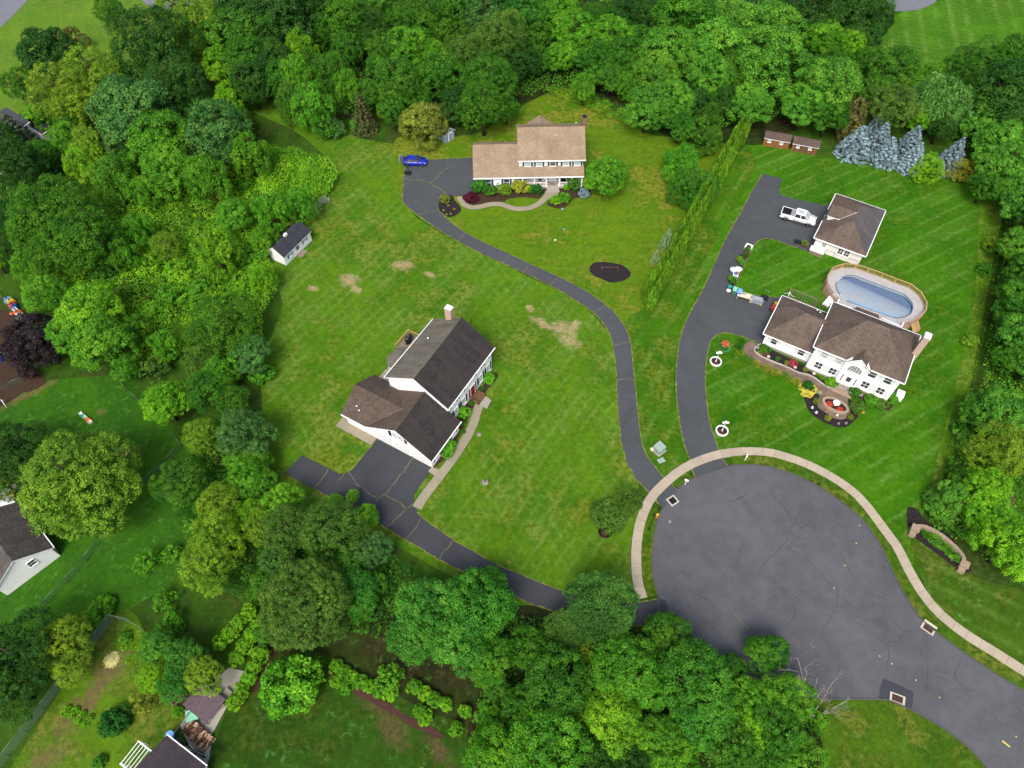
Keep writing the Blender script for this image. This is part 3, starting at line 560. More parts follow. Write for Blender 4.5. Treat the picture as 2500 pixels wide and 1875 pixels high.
sheet('bare_soil', wob(catmull(px((-60, 770), (20, 760), (50, 800), (60, 880), (100, 910), (110, 940), (60, 960), (-60, 1000)), 3, True), .15, .8, 5), 'mulch_brown', .08)
sheet('gravel_yard', px((520, 1790), (600, 1640), (560, 1630), (500, 1680), (440, 1770), (480, 1860), (495, 1900), (512, 1850)), 'concrete_grey', .08)
sheet('mulch_row', wob(catmull(px((800, 1635), (860, 1665), (930, 1705), (1000, 1750), (1080, 1790), (1070, 1805), (990, 1765), (920, 1722), (850, 1685), (800, 1655)), 3, True), .15, .5, 9), 'mulch_red', .084)
sheet('mulch_row', wob(catmull(px((690, 1540), (670, 1600), (640, 1660), (622, 1690), (612, 1680), (640, 1620), (670, 1560)), 3, True), .15, .5, 19), 'mulch_red', .084)
sheet('mulch_bed', wob(catmull(px((2215, 1240), (2240, 1245), (2262, 1275), (2300, 1292), (2330, 1322), (2360, 1372), (2372, 1396), (2340, 1390), (2290, 1355), (2240, 1318), (2216, 1290)), 3, True), .1, .5, 6), 'mulch_black', .088)
sheet('bare_soil', wob(catmull(px((2440, 1190), (2470, 1180), (2478, 1240), (2462, 1300), (2470, 1310), (2440, 1330), (2425, 1290)), 3, True), .15, .5, 8), 'soil', .09)
# =================================================================== buildings
def add_uv(me):
    uv = me.uv_layers.new(name='UVMap'); co = [v.co for v in me.vertices]
    for p in me.polygons:
        n = p.normal; u = Vector((-n.y, n.x, 0))
        u = u.normalized() if u.length > 1e-3 else Vector((1, 0, 0)); v = n.cross(u)
        for li in p.loop_indices:
            c = co[me.loops[li].vertex_index]; uv.data[li].uv = (c.dot(u), c.dot(v))
    return me
def roof(parent, slopes, mats, th=.16, name='roof'):
    """slopes: (points, material index); the trim material comes last and closes the edges and soffit"""
    b = MB(); cnt = {}; key = lambda p: (round(p[0], 3), round(p[1], 3), round(p[2], 3)); T = len(mats)
    for pts, mi in slopes:
        n = (Vector(pts[1]) - Vector(pts[0])).cross(Vector(pts[2]) - Vector(pts[1]))
        if n.z < 0: pts = pts[::-1]
        b.face(pts, mi); b.face([(p[0], p[1], p[2] - th) for p in pts[::-1]], T)
        for i in range(len(pts)):
            a, c = pts[i], pts[(i + 1) % len(pts)]; k = tuple(sorted((key(a), key(c))))
            cnt.setdefault(k, []).append((a, c))
    for k, v in cnt.items():
        if len(v) == 1:
            a, c = v[0]; d = .02
            b.face([(a[0], a[1], a[2] - th - d), (c[0], c[1], c[2] - th - d), c, a], T)
    o = b.build(name, list(mats) + ['trim_white'], parent); add_uv(o.data); return o
def hip(x0, x1, y0, y1, ze, zr, d0, d1, mi=0):
    ym = (y0 + y1) / 2; a, c = (x0 + d0, ym, zr), (x1 - d1, ym, zr)
    return [([(x0, y0, ze), (x1, y0, ze), c, a], mi), ([(x1, y0, ze), (x1, y1, ze), c], mi), ([(x1, y1, ze), (x0, y1, ze), a, c], mi), ([(x0, y1, ze), (x0, y0, ze), a], mi)]
def gutter(parent, segs, w=.12):
    for a, c in segs:
        b = MB(); b.bar(a, c, w, .13); b.build('gutter', 'trim_white', parent)
def wallbox(parent, x0, x1, y0, y1, z1, mat='siding_white', gab=None, name='wall', z0=0.0):
    """box of walls; gab=('x'|'y', ridge height): gable triangles on the ends of a ridge along that axis"""
    b = MB(); b.box(x0, x1, y0, y1, z0, z1)
    if gab:
        ax, zr = gab
        if ax == 'x':
            ym = (y0 + y1) / 2
            for x, s in ((x0, 1), (x1, -1)): b.mesh([(x, y0, z1), (x, y1, z1), (x, ym, zr), (x + s * .2, y0, z1), (x + s * .2, y1, z1), (x + s * .2, ym, zr)], [(0, 1, 2), (5, 4, 3), (0, 2, 5, 3), (2, 1, 4, 5)])
        else:
            xm = (x0 + x1) / 2
            for y, s in ((y0, 1), (y1, -1)): b.mesh([(x0, y, z1), (x1, y, z1), (xm, y, zr), (x0, y + s * .2, z1), (x1, y + s * .2, z1), (xm, y + s * .2, zr)], [(0, 1, 2), (5, 4, 3), (0, 2, 5, 3), (2, 1, 4, 5)])
    return b.build(name, mat, parent)
WC = {}
def wmesh(w, h, grid, glass):
    k = (w, h, grid, glass)
    if k not in WC:
        f = MB(); t = .07
        for x0, x1, z0, z1 in ((-w / 2 - t, w / 2 + t, h / 2, h / 2 + t), (-w / 2 - t, w / 2 + t, -h / 2 - t, -h / 2), (-w / 2 - t, -w / 2, -h / 2, h / 2), (w / 2, w / 2 + t, -h / 2, h / 2)): f.box(x0, x1, -.075, .05, z0, z1)
        f.box(-w / 2 - t - .04, w / 2 + t + .04, -.13, -.076, -h / 2 - t - .02, -h / 2 - t + .05)
        nx, nz = grid
        for i in range(1, nx): f.box(-w / 2 + w * i / nx - .025, -w / 2 + w * i / nx + .025, -.055, -.03, -h / 2, h / 2)
        for i in range(1, nz): f.box(-w / 2, w / 2, -.052, -.032, -h / 2 + h * i / nz - .03, -h / 2 + h * i / nz + .03)
        p = MB(); p.box(-w / 2, w / 2, -.028, .04, -h / 2, h / 2)
        WC[k] = (f.data('window', 'trim_white'), p.data('pane', glass))
    return WC[k]
SH = {}
def win(par, x, y, z, side=0, w=.85, h=1.3, sh=None, grid=(1, 2), glass='glass_dark', sw=.42):
    f, p = wmesh(w, h, grid, glass); a = R(side); o = place('window', f, par, (x, y, z), (0, 0, a)); place('pane', p, o)
    if sh:
        k = (sh, h, sw)
        if k not in SH:
            b = MB(); b.box(-sw / 2, sw / 2, -.05, .03, -h / 2 - .05, h / 2 + .05)
            for q in range(5): b.box(-sw / 2 + .05, sw / 2 - .05, -.06, -.051, -h / 2 + h * q / 5 + .03, -h / 2 + h * (q + 1) / 5 - .04)
            SH[k] = b.data('shutter', sh)
        for s in (-1, 1):
            d = s * (w / 2 + sw / 2 + .1); place('shutter', SH[k], par, (x + d * math.cos(a), y + d * math.sin(a), z), (0, 0, a))
    return o
def door(par, x, y, z0, side=0, w=.95, h=2.05, mat='door_white', glass=None, name='door'):
    b = MB(); b.box(-w / 2, w / 2, -.06, .04, 0, h)
    for i, (za, zb) in enumerate(((.2, .95), (1.1, h - .2))):
        if glass and i: continue
        for sx in (-1, 1): b.box(min(sx * w * .08, sx * w * .4), max(sx * w * .08, sx * w * .4), -.075, -.061, za, zb)
    o = b.build(name, mat, par, (x, y, z0), (0, 0, R(side)))
    f = MB(); f.box(-w / 2 - .1, -w / 2, -.09, .03, 0, h + .1); f.box(w / 2, w / 2 + .1, -.09, .03, 0, h + .1); f.box(-w / 2, w / 2, -.09, .03, h, h + .1); f.build('frame', 'trim_white', o)
    k = MB(); k.lathe([(.0, -.03), (.035, -.02), (.035, .02), (0, .03)], 8); k.build('handle', 'metal_grey', o, (w * .38, -.1, 1.0))
    if glass: g = MB(); g.box(-w * .3, w * .3, -.072, -.061, .95, h - .25); g.build('pane', glass, o)
    return o
def chimney(par, x0, x1, y0, y1, z0, z1, mat='brick', cap='trim_white'):
    b = MB(); b.box(x0, x1, y0, y1, z0, z1 - .25); b.box(x0 - .06, x1 + .06, y0 - .06, y1 + .06, z1 - .25, z1); o = b.build('chimney', mat, par)
    c = MB(); c.box(x0 + .02, x1 - .02, y0 + .02, y1 - .02, z1, z1 + .12); c.build('chimney_cap', cap, o); return o
def vent(par, x, y, z, mat='trim_white', h=.5):
    b = MB(); b.lathe([(.09, 0), (.09, h), (.12, h), (.12, h + .08), (0, h + .1)], 8); b.build('vent_pipe', mat, par, (x, y, z))

# ------------------------------------------------------------------ tan-roofed house with the long porch
hA = empty('house', (-6.8, 100.9, 0), R(1.6), 'white house with tan shingle roof, full-width front porch and teal shutters', 'house')
wallbox(hA, .3, 8.1, .35, 9.75, 2.72, gab=('x', 5.6)); wallbox(hA, 8.1, 19.3, 1.7, 11.4, 5.22, gab=('x', 8.05))
roof(hA, [([(0, 0, 2.7), (8.1, 0, 2.7), (8.1, 5.05, 5.92), (0, 5.05, 5.92)], 0), ([(8.1, 10.1, 2.7), (0, 10.1, 2.7), (0, 5.05, 5.92), (8.1, 5.05, 5.92)], 0)], ['shingle_tan'])
roof(hA, [([(8.1, 0, 2.7), (19.5, 0, 2.7), (19.5, 1.72, 3.8), (8.1, 1.72, 3.8)], 0)], ['shingle_tan'], name='porch_roof')
roof(hA, [([(7.85, 1.32, 5.15), (19.7, 1.32, 5.15), (19.7, 6.55, 8.42), (7.85, 6.55, 8.42)], 0), ([(19.7, 11.78, 5.15), (7.85, 11.78, 5.15), (7.85, 6.55, 8.42), (19.7, 6.55, 8.42)], 0)], ['shingle_tan'])
roof(hA, [([(10.1, 11.4, 2.7), (12.4, 11.4, 4.3), (12.4, 15.7, 4.3), (10.1, 15.7, 2.7)], 0), ([(14.7, 11.4, 2.7), (14.7, 15.7, 2.7), (12.4, 15.7, 4.3), (12.4, 11.4, 4.3)], 0)], ['shingle_tan'], name='sunroom_roof')
wallbox(hA, 10.4, 14.4, 11.4, 15.4, 2.7, gab=('y', 4.1), name='sunroom_wall')
for b_ in (MB(),):
    b_.box(7.9, 19.65, 6.4, 6.7, 8.36, 8.45); b_.build('ridge_cap', 'shingle_tan', hA); add_uv(hA.children[-1].data)
gutter(hA, [((0, -.05, 2.6), (19.5, -.05, 2.6)), ((7.85, 1.27, 5.05), (19.7, 1.27, 5.05))])
for i, x in enumerate((9.6, 11.6, 14.0, 16.3, 18.3)): win(hA, x, 1.69, 4.35, 0, .95, 1.15, 'shutter_teal', (1, 2), 'glass_dark' if i == 2 else 'glass_pale', .34)
for x in (2.6, 5.85): win(hA, x, .34, 1.45, 0, .9, 1.35, 'shutter_teal', (1, 2), 'glass_dark', .36)
for x in (9.65, 11.7, 16.4, 18.4): win(hA, x, 1.69, 1.75, 0, .95, 1.5, 'shutter_teal', (1, 2), 'glass_dark', .3)
door(hA, 14.1, 1.68, .42, 0, 1.0, 2.1, 'door_white', 'glass_dark')
for s in (-.85, .85): win(hA, 14.1 + s, 1.69, 1.5, 0, .25, 1.7, None, (1, 3))
b = MB(); b.box(8.4, 19.35, .15, 1.69, 0, .4); b.build('porch_floor', 'wood_deck', hA)
for i, x in enumerate((8.7, 10.8, 12.95, 15.2, 17.4, 19.2)):
    b = MB(); b.box(x - .09, x + .09, .22, .4, .4, 2.62); b.box(x - .13, x + .13, .18, .44, .4, .55); b.box(x - .13, x + .13, .18, .44, 2.45, 2.6); b.build('porch_post', 'trim_white', hA)
for x0, x1 in ((8.8, 10.7), (10.9, 12.85), (15.3, 17.3), (17.5, 19.1)):
    b = MB(); b.box(x0, x1, .27, .35, 1.2, 1.27); b.box(x0, x1, .27, .35, .52, .58)
    n = int((x1 - x0) / .14)
    for q in range(n): xx = x0 + (q + .5) * (x1 - x0) / n; b.box(xx - .02, xx + .02, .29, .33, .58, 1.2)
    b.build('porch_railing', 'trim_white', hA)
for q in range(3): b = MB(); b.box(13.0 - .05 * q, 15.15 + .05 * q, -.1 - .3 * (q + 1), -.1 - .3 * q + .25 * (q == 0), 0, .39 - .12 * q); b.build('step', 'concrete_grey', hA)
b = MB(); b.box(13.5, 14.7, .5, 1.1, .401, .43); b.build('door_mat', 'wood_grey', hA)
chimney(hA, 19.32, 20.1, 7.6, 8.5, 0, 9.1, 'brick', 'metal_black'); vent(hA, 18.2, 7.1, 8.0)
b = MB(); b.box(-.1, .28, .4, .6, 2.1, 2.3); b.build('wall_lamp', 'metal_grey', hA)
ch = empty('porch_chair', hA.matrix_basis @ Vector((16.1, 1.0, .4)), R(20), 'dark cushioned chair on the porch right of the white front door', 'chair')
b = MB(); b.box(-.4, .4, -.35, .35, .25, .45); b.build('seat', 'metal_black', ch); b = MB(); b.box(-.4, .4, .3, .42, .45, 1.0); b.build('backrest', 'metal_black', ch)
for sx in (-.36, .36):
    for sy in (-.3, .3): b = MB(); b.box(sx - .03, sx + .03, sy - .03, sy + .03, 0, .25); b.build('leg', 'metal_black', ch)
c2 = copy_tree(ch); c2.location = hA.matrix_basis @ Vector((17.0, 1.05, .4)); c2.rotation_euler.z = R(-15); c2['label'] = 'dark cushioned chair at the right-hand end of the porch beside the tan one'
pw = empty('porch_wreath', hA.matrix_basis @ Vector((11.9, 1.55, 1.0)), R(1.6), 'round dark hanging ornament on the porch left of the white door', 'wreath')
b = MB(); b.tube([(.28 * math.cos(k * math.pi / 6), -.03, .28 * math.sin(k * math.pi / 6)) for k in range(13)], .09, 6); b.build('ring', 'metal_black', pw); b = MB(); b.box(-.2, .2, -.04, .0, -.2, .2); b.build('hub', 'wood_brown', pw)

# ------------------------------------------------------------------ dark-roofed house with the three-door garage
hB = empty('house', (-23.224, 51.975, 0), R(-30), 'white house with dark roof, red front door and three-door garage wing', 'house')
wallbox(hB, 3.25, 12.85, 7.0, 18.3, 5.22, gab=('y', 8.2)); wallbox(hB, 4.5, 14.35, .45, 7.0, 2.72, gab=('y', 5.7), name='garage_wall'); wallbox(hB, .35, 4.5, .45, 7.3, 2.72, gab=('x', 4.75))
roof(hB, [([(13.25, 6.65, 5.15), (13.25, 18.65, 5.15), (8.05, 18.65, 8.5), (8.05, 6.65, 8.5)], 0), ([(2.85, 18.65, 5.15), (2.85, 6.65, 5.15), (8.05, 6.65, 8.5), (8.05, 18.65, 8.5)], 1)], ['shingle_charcoal', 'shingle_sheen'])
roof(hB, [([(14.75, .05, 2.65), (14.75, 7.2, 2.65), (9.4, 7.0, 6.0), (9.4, .05, 6.0)], 0), ([(4.05, .05, 2.65), (9.4, .05, 6.0), (9.4, 7.0, 6.0), (4.05, 7.0, 2.65)], 1)], ['shingle_charcoal', 'shingle_mid'], name='garage_roof')  # lighter shingle on the back slope, grazing sky sheen put into its colour
roof(hB, [([(0, 0, 2.66), (4.06, 0, 2.66), (7.85, 3.8, 5.05), (0, 3.8, 5.05)], 0), ([(0, 7.65, 2.66), (0, 3.8, 5.05), (7.85, 3.8, 5.05), (4.0, 7.65, 2.66)], 0)], ['shingle_mid'], name='breezeway_roof')
b = MB(); b.tube([(9.4, .05, 6.02), (9.4, 6.98, 6.02)], .09, 6); b.build('ridge_cap', 'shingle_mid', hB); b = MB(); b.tube([(8.05, 6.65, 8.52), (8.05, 18.65, 8.52)], .1, 6); b.build('ridge_cap', 'shingle_sheen', hB)
for q in [o for o in hB.children if o.name.startswith('ridge_cap')]: add_uv(q.data)
gutter(hB, [((13.3, 6.65, 5.05), (13.3, 18.65, 5.05)), ((2.8, 6.65, 5.05), (2.8, 18.65, 5.05)), ((14.8, .05, 2.55), (14.8, 7.2, 2.55)), ((0, -.05, 2.56), (4.06, -.05, 2.56))])
for x in (6.7, 9.57, 12.6):
    b = MB(); b.box(-1.2, 1.2, -.02, .03, 0, 2.15); g = b.build('garage_door', 'door_white', hB, (x, .44, .02))
    for q in range(4):
        for k in range(4): b = MB(); b.box(-1.13 + k * .57, -.6 + k * .57, -.045, -.021, .06 + q * .53, .5 + q * .53); b.build('panel', 'door_white', g)
    b = MB(); b.box(-1.32, -1.2, -.06, .02, 0, 2.25); b.box(1.2, 1.32, -.06, .02, 0, 2.25); b.box(-1.32, 1.32, -.06, .02, 2.15, 2.28); b.build('frame', 'trim_white', g)
for s in (-.48, .48): win(hB, 9.25 + s, .44, 3.75, 0, .75, 1.15, None, (1, 2), 'glass_pale')
for s in (-1.25, 1.25):
    b = MB(); b.box(-.2, .2, -.05, .03, -.65, .65); b.build('shutter', 'shutter_black', hB, (9.25 + s, .44, 3.75))
for y in (16.9, 14.8, 10.4, 8.4): win(hB, 12.86, y, 4.25, 90, .85, 1.2, 'shutter_black', (1, 2), 'glass_pale', .36)
win(hB, 12.86, 12.65, 4.25, 90, 1.2, 1.2, None, (2, 2), 'glass_pale')
for y in (17.2, 15.2, 10.7, 8.8): win(hB, 12.86, y, 1.6, 90, .85, 1.45, 'shutter_black', (1, 2), 'glass_pale', .36)
for y in (5.7, 1.65): win(hB, 14.36, y, 1.55, 90, .9, 1.2, 'shutter_black', (1, 2), 'glass_pale', .3)
dd = door(hB, 12.87, 13.0, .35, 90, 1.0, 2.1, 'door_red')
for s in (-.75, .75): b = MB(); b.box(-.16, .16, -.05, .03, .2, 2.0); b.build('sidelight', 'door_red', hB, (12.87, 13.0 + s, .35), (0, 0, R(90)))
b = MB(); b.box(12.86, 14.5, 12.0, 14.0, 0, .33); b.build('stoop', 'wood_brown', hB)
b = MB()
for y in (12.05, 13.95): b.bar((12.9, y, 1.15), (14.45, y, 1.15), .05); b.bar((14.45, y, .33), (14.45, y, 1.15), .05); b.bar((13.6, y, .33), (13.6, y, 1.15), .04)
b.build('handrail', 'metal_black', hB)
chimney(hB, 5.4, 6.4, 18.31, 19.1, 0, 9.3, 'brick_pale', 'trim_white')
vent(hB, 5.2, 14.2, 6.5); vent(hB, 1.7, 1.6, 3.4, h=.4); vent(hB, 2.3, 1.3, 3.2, h=.4); vent(hB, 4.4, 5.4, 3.9, 'metal_black', .3)
r6 = [(3.25, 9.4), (.95, 9.7), (-.15, 10.75), (-.15, 12.9), (.95, 13.9), (3.25, 14.2)]
top = (3.25, 11.8, 3.55)
roof(hB, [([(a[0], a[1], 2.72), (c[0], c[1], 2.72), top], 0) for a, c in zip(r6, r6[1:])], ['shingle_sheen'], .12, 'sunroom_roof')
b = MB(); b.prism([(x + .3 * (x < 3), y + (.25 if y < 11 else -.25) * (x < 3)) for x, y in r6], 0, 2.65); b.build('sunroom_wall', 'siding_white', hB)
for y in (11.1, 12.5): win(hB, .145, y, 1.5, 270, 1.0, 1.3, None, (1, 2), 'glass_pale')
b = MB()
for q in range(24): b.box(-1.3 + q * .19, -1.3 + q * .19 + .175, 14.1, 17.5, .5, .54) if -1.3 + q * .19 < 3.05 else None
b.build('deck_boards', 'wood_grey', hB); b = MB(); b.box(-1.25, 3.2, 14.15, 17.45, 0, .49); b.build('deck_base', 'wood_brown', hB)
for a, c in (((-1.28, 14.1), (-1.28, 17.48)), ((-1.28, 17.48), (1.6, 17.48))):
    b = MB(); b.bar((*a, 1.4), (*c, 1.4), .12, .05); b.bar((*a, .65), (*c, .65), .05)
    L = math.dist(a, c); n = int(L / .16)
    for q in range(n + 1): t_ = q / n; x, y = a[0] + (c[0] - a[0]) * t_, a[1] + (c[1] - a[1]) * t_; b.bar((x, y, .54), (x, y, 1.4), .035)
    b.build('deck_railing', 'wood_rail', hB)
gB = empty('covered_grill', hB.matrix_basis @ Vector((-.35, 16.25, .54)), R(-30), 'black covered grill on the small deck behind the dark-roofed house', 'grill')
b = MB(); b.loft([[(.42 * s * math.cos(k * math.pi / 6), .72 * s * math.sin(k * math.pi / 6), z) for k in range(12)] for s, z in ((1.05, 0), (1.0, .6), (1.02, .95), (.8, 1.2), (.3, 1.28))]); b.build('cover', 'metal_black', gB); b = MB(); b.lathe([(.05, 0), (.05, .05), (0, .06)], 8); b.build('handle', 'paint_white', gB, (0, 0, 1.27))
sheet('patio', [hB.matrix_basis @ Vector(p) for p in ((-.7, 7.4, 0), (3.2, 7.4, 0), (3.2, 14.1, 0), (-.6, 10.5, 0))], 'concrete_path', ZD)

# ------------------------------------------------------------------ brown hip-roofed house with the arched window
hD = empty('house', (36.86, 65.8, 0), R(-30.5), 'white house with brown hip roof and arched window above the front door', 'house')
wallbox(hD, .4, 7.3, .5, 8.25, 2.95, name='garage_wall'); wallbox(hD, 7.3, 19.0, -.5, 8.4, 5.32)
b = MB(); b.box(11.6, 14.7, -.9, -.501, 0, 5.2); b.mesh([(11.6, -.9, 5.2), (14.7, -.9, 5.2), (13.15, -.9, 6.6), (11.6, 1.2, 5.2), (14.7, 1.2, 5.2), (13.15, 1.2, 6.6)], [(0, 1, 2), (3, 5, 4), (0, 2, 5, 3), (2, 1, 4, 5)]); b.build('entry_wall', 'siding_white', hD)
roof(hD, hip(6.9, 19.4, -.9, 8.8, 5.28, 9.0, 4.85, 4.85), ['shingle_brown'])
roof(hD, [([(11.35, -1.18, 5.05), (13.15, -1.18, 6.72), (13.15, 1.05, 6.72), (11.35, -.86, 5.26)], 0), ([(14.95, -1.18, 5.05), (14.95, -.86, 5.26), (13.15, 1.05, 6.72), (13.15, -1.18, 6.72)], 0)], ['shingle_brown'], .12, 'entry_roof')
ym = 4.33; roof(hD, [([(0, 0, 2.92), (7.29, 0, 2.92), (7.29, ym, 5.6), (4.1, ym, 5.6)], 0), ([(0, 8.65, 2.92), (0, 0, 2.92), (4.1, ym, 5.6)], 0), ([(7.29, 8.65, 2.92), (0, 8.65, 2.92), (4.1, ym, 5.6), (7.29, ym, 5.6)], 0)], ['shingle_brown'], name='garage_roof')
roof(hD, [([(7.29, 3.0, 4.78), (9.3, ym, 5.6), (7.29, ym, 5.6)], 0), ([(7.29, ym, 5.6), (9.3, ym, 5.6), (7.29, 5.66, 4.78)], 0)], ['shingle_brown'], .05, 'garage_roof')
gutter(hD, [((6.9, -.95, 5.2), (11.4, -.95, 5.2)), ((14.9, -.95, 5.2), (19.4, -.95, 5.2)), ((19.45, -.9, 5.2), (19.45, 8.8, 5.2)), ((6.9, 8.85, 5.2), (19.4, 8.85, 5.2)), ((6.85, -.9, 5.2), (6.85, 8.8, 5.2)), ((0, -.05, 2.84), (6.8, -.05, 2.84)), ((-.05, 0, 2.84), (-.05, 8.65, 2.84)), ((0, 8.7, 2.84), (6.8, 8.7, 2.84))])
for i, x in enumerate((8.75, 10.8, 15.45, 17.55)):
    win(hD, x, -.51, 4.2, 0, .95, 1.3, 'shutter_white', (1, 2), 'glass_pale' if i < 2 else 'glass_dark', .45); win(hD, x, -.51, 1.7, 0, .95, 1.3, 'shutter_white', (2, 2), 'glass_dark', .45)
for x in (1.8, 5.9): win(hD, x, .49, 1.75, 0, .85, 1.25, 'shutter_white', (1, 2), 'glass_dark', .42)
# arched window: glazing bars over a half-round pane
aw = MB(); N = 14; r0 = .95
arc = [(-r0, -.62)] + [(r0 * math.cos(math.pi - math.pi * k / N), .0 + .8 * math.sin(math.pi * k / N)) for k in range(N + 1)] + [(r0, -.62)]
for (xa, za), (xb, zb) in zip(arc, arc[1:] + arc[:1]): aw.bar((xa, -.05, za), (xb, -.05, zb), .1, .08, up=(0, 1, 0))
for x in (-.57, -.19, .19, .57): aw.bar((x, -.05, -.62), (x, -.05, .8 * math.sqrt(max(0, 1 - (x / r0) ** 2))), .045, .03, up=(0, 1, 0))
for z in (-.3, .05, .4): aw.bar((-r0 * math.sqrt(max(0, 1 - max(0, z / .8) ** 2)), -.05, z), (r0 * math.sqrt(max(0, 1 - max(0, z / .8) ** 2)), -.05, z), .045, .03, up=(0, 1, 0))
ao = aw.build('arched_window', 'trim_white', hD, (13.15, -.9, 4.15)); pb = MB(); pb.face([(x, -.03, z) for x, z in arc]); pb.build('pane', 'glass_dark', ao)
door(hD, 13.15, -.9, .42, 0, 1.0, 2.15, 'door_white', 'glass_dark')
for s in (-.92, .92): win(hD, 13.15 + s, -.9, 1.75, 0, .14, 1.6, None, (1, 1), 'glass_dark')
b = MB(); b.box(11.75, 14.55, -1.9, -.91, 0, .4); b.build('stoop', 'stone_grey', hD)
for q in range(2): b = MB(); b.box(11.75, 14.55, -1.9 - .32 * (q + 1), -1.9 - .32 * q, 0, .27 - .13 * q); b.build('step', 'stone_wall', hD)
chimney(hD, 19.02, 19.85, 4.7, 5.8, 0, 9.0, 'brick_pale', 'trim_white')
vent(hD, 5.4, 7.4, 3.6, h=.35); vent(hD, 5.9, 7.0, 3.8, h=.35)
b = MB(); b.box(7.3, 19.0, -.53, -.51, 0, .35); b.build('foundation', 'concrete_grey', hD)
b = MB(); b.box(.4, 7.28, .46, .49, 0, .4); b.build('foundation', 'concrete_grey', hD)
roof(hD, [([(9.9, 8.5, 3.9), (10.4, 12.0, 3.1), (13.6, 12.0, 3.1), (14.1, 8.5, 3.9)], 0), ([(10.4, 12.0, 3.1), (9.9, 8.5, 3.9), (9.6, 10.6, 2.9)], 0), ([(14.1, 8.5, 3.9), (13.6, 12.0, 3.1), (14.4, 10.6, 2.9)], 0)], ['shingle_brown'], .12, 'bay_roof')
b = MB(); b.prism([(10.3, 8.41), (13.7, 8.41), (13.4, 11.5), (10.6, 11.5)], 0, 2.95); b.build('bay_wall', 'siding_white', hD)
for x in (1.8, 5.2): b = MB(); b.box(-1.25, 1.25, -.04, .03, 0, 2.15); b.build('garage_door', 'door_white', hD, (.39, x + .8, .05), (0, 0, R(270)))
acu = empty('heat_pump', hD.matrix_basis @ Vector((20.3, 1.1, 0)), R(-30.5), 'white outdoor unit beside the right end wall of the brown hip-roofed house', 'heat pump')
b = MB(); b.box(-.5, .5, -.6, .6, 0, 1.1); b.build('casing', 'paint_white', acu); b = MB(); b.lathe([(.42, 1.1), (.42, 1.14), (.1, 1.16)], 14); b.build('fan_grille', 'plastic_white', acu)
for q in range(5): b = MB(); b.box(-.45, .45, -.615, -.6, .18 + q * .17, .28 + q * .17); b.build('louvre', 'plastic_white', acu)

# ------------------------------------------------------------------ detached garage
hE = empty('detached_garage', (49.32, 86.11, 0), R(-30.7), 'white detached garage with brown hip roof and shed dormer beside the pickup', 'garage')
wallbox(hE, .4, 8.0, .4, 12.15, 2.72, 'siding_cream')
xr = 4.35; s1 = 4.2; s2 = 8.35
roof(hE, [([(0, 0, 2.7), (8.4, 0, 2.7), (xr, s1, 5.1)], 0), ([(8.4, 0, 2.7), (8.4, 12.55, 2.7), (xr, s2, 5.1), (xr, s1, 5.1)], 1), ([(8.4, 12.55, 2.7), (0, 12.55, 2.7), (xr, s2, 5.1)], 0), ([(0, 12.55, 2.7), (0, 0, 2.7), (xr, s1, 5.1), (xr, s2, 5.1)], 0)], ['shingle_brown', 'shingle_garage'])  # right slope turned from the light: its shade is put into a greyer shingle
roof(hE, [([(.3, 4.7, 3.95), (2.2, 4.7, 3.97), (4.35, 6.35, 5.22), (.3, 6.35, 5.2)], 0), ([(.3, 8.0, 3.95), (.3, 6.35, 5.2), (4.35, 6.35, 5.22), (2.2, 8.0, 3.97)], 0)], ['shingle_brown'], .12, 'dormer_roof')
b = MB()
for y in (4.95, 7.75): b.mesh([(.5, y - .05, 2.9), (.5, y - .05, 3.98), (2.3, y - .05, 3.98), (.5, y + .05, 2.9), (.5, y + .05, 3.98), (2.3, y + .05, 3.98)], [(0, 2, 1), (3, 4, 5), (0, 1, 4, 3), (1, 2, 5, 4), (0, 3, 5, 2)])
b.prism([(.5, 4.9), (.55, 4.9), (.55, 7.8), (.5, 7.8)], 2.6, 3.98); b.mesh([(.5, 4.9, 3.98), (.5, 7.8, 3.98), (.5, 6.35, 5.02)], [(0, 2, 1)]); b.build('dormer_wall', 'siding_white', hE)
gutter(hE, [((0, -.05, 2.62), (8.4, -.05, 2.62)), ((8.45, 0, 2.62), (8.45, 12.55, 2.62)), ((0, 12.6, 2.62), (8.4, 12.6, 2.62)), ((-.05, 0, 2.62), (-.05, 4.7, 2.62)), ((-.05, 8.0, 2.62), (-.05, 12.55, 2.62))])
win(hE, 1.9, .39, 1.65, 0, .6, .85, None, (2, 3), 'glass_dark')
for x in (4.65, 5.65): win(hE, x, .39, 1.55, 0, .75, 1.05, None, (2, 2), 'glass_dark')
for y in (3.0, 9.8): b = MB(); b.box(-1.3, 1.3, -.04, .03, 0, 2.1); b.build('garage_door', 'door_white', hE, (.39, y, .05), (0, 0, R(270)))
b = MB(); b.bar((2.1, 4.66, 3.92), (2.75, 4.66, 4.0), .1, .1); b.build('downspout', 'trim_white', hE)
for x0, x1 in ((2.6, 4.0), (6.3, 7.9)):      # pipe trellis on the wall
    b = MB(); b.bar((x0, .2, 0), (x0, .2, 1.1), .03); b.bar((x1, .2, 0), (x1, .2, 1.1), .03); b.bar((x0, .2, 1.1), (x1, .2, 1.1), .03); b.build('trellis', 'metal_grey', hE)
pbx = empty('storage_bench', hE.matrix_basis @ Vector((1.3, -.5, 0)), R(-30.7), 'cream storage box against the front wall of the detached garage', 'storage box')
b = MB(); b.box(-1.1, 1.1, -.35, .75, 0, .75); b.build('box', 'wood_grey', pbx); b = MB(); b.box(-1.15, 1.15, -.4, .8, .75, .85); b.build('lid', 'siding_cream', pbx)

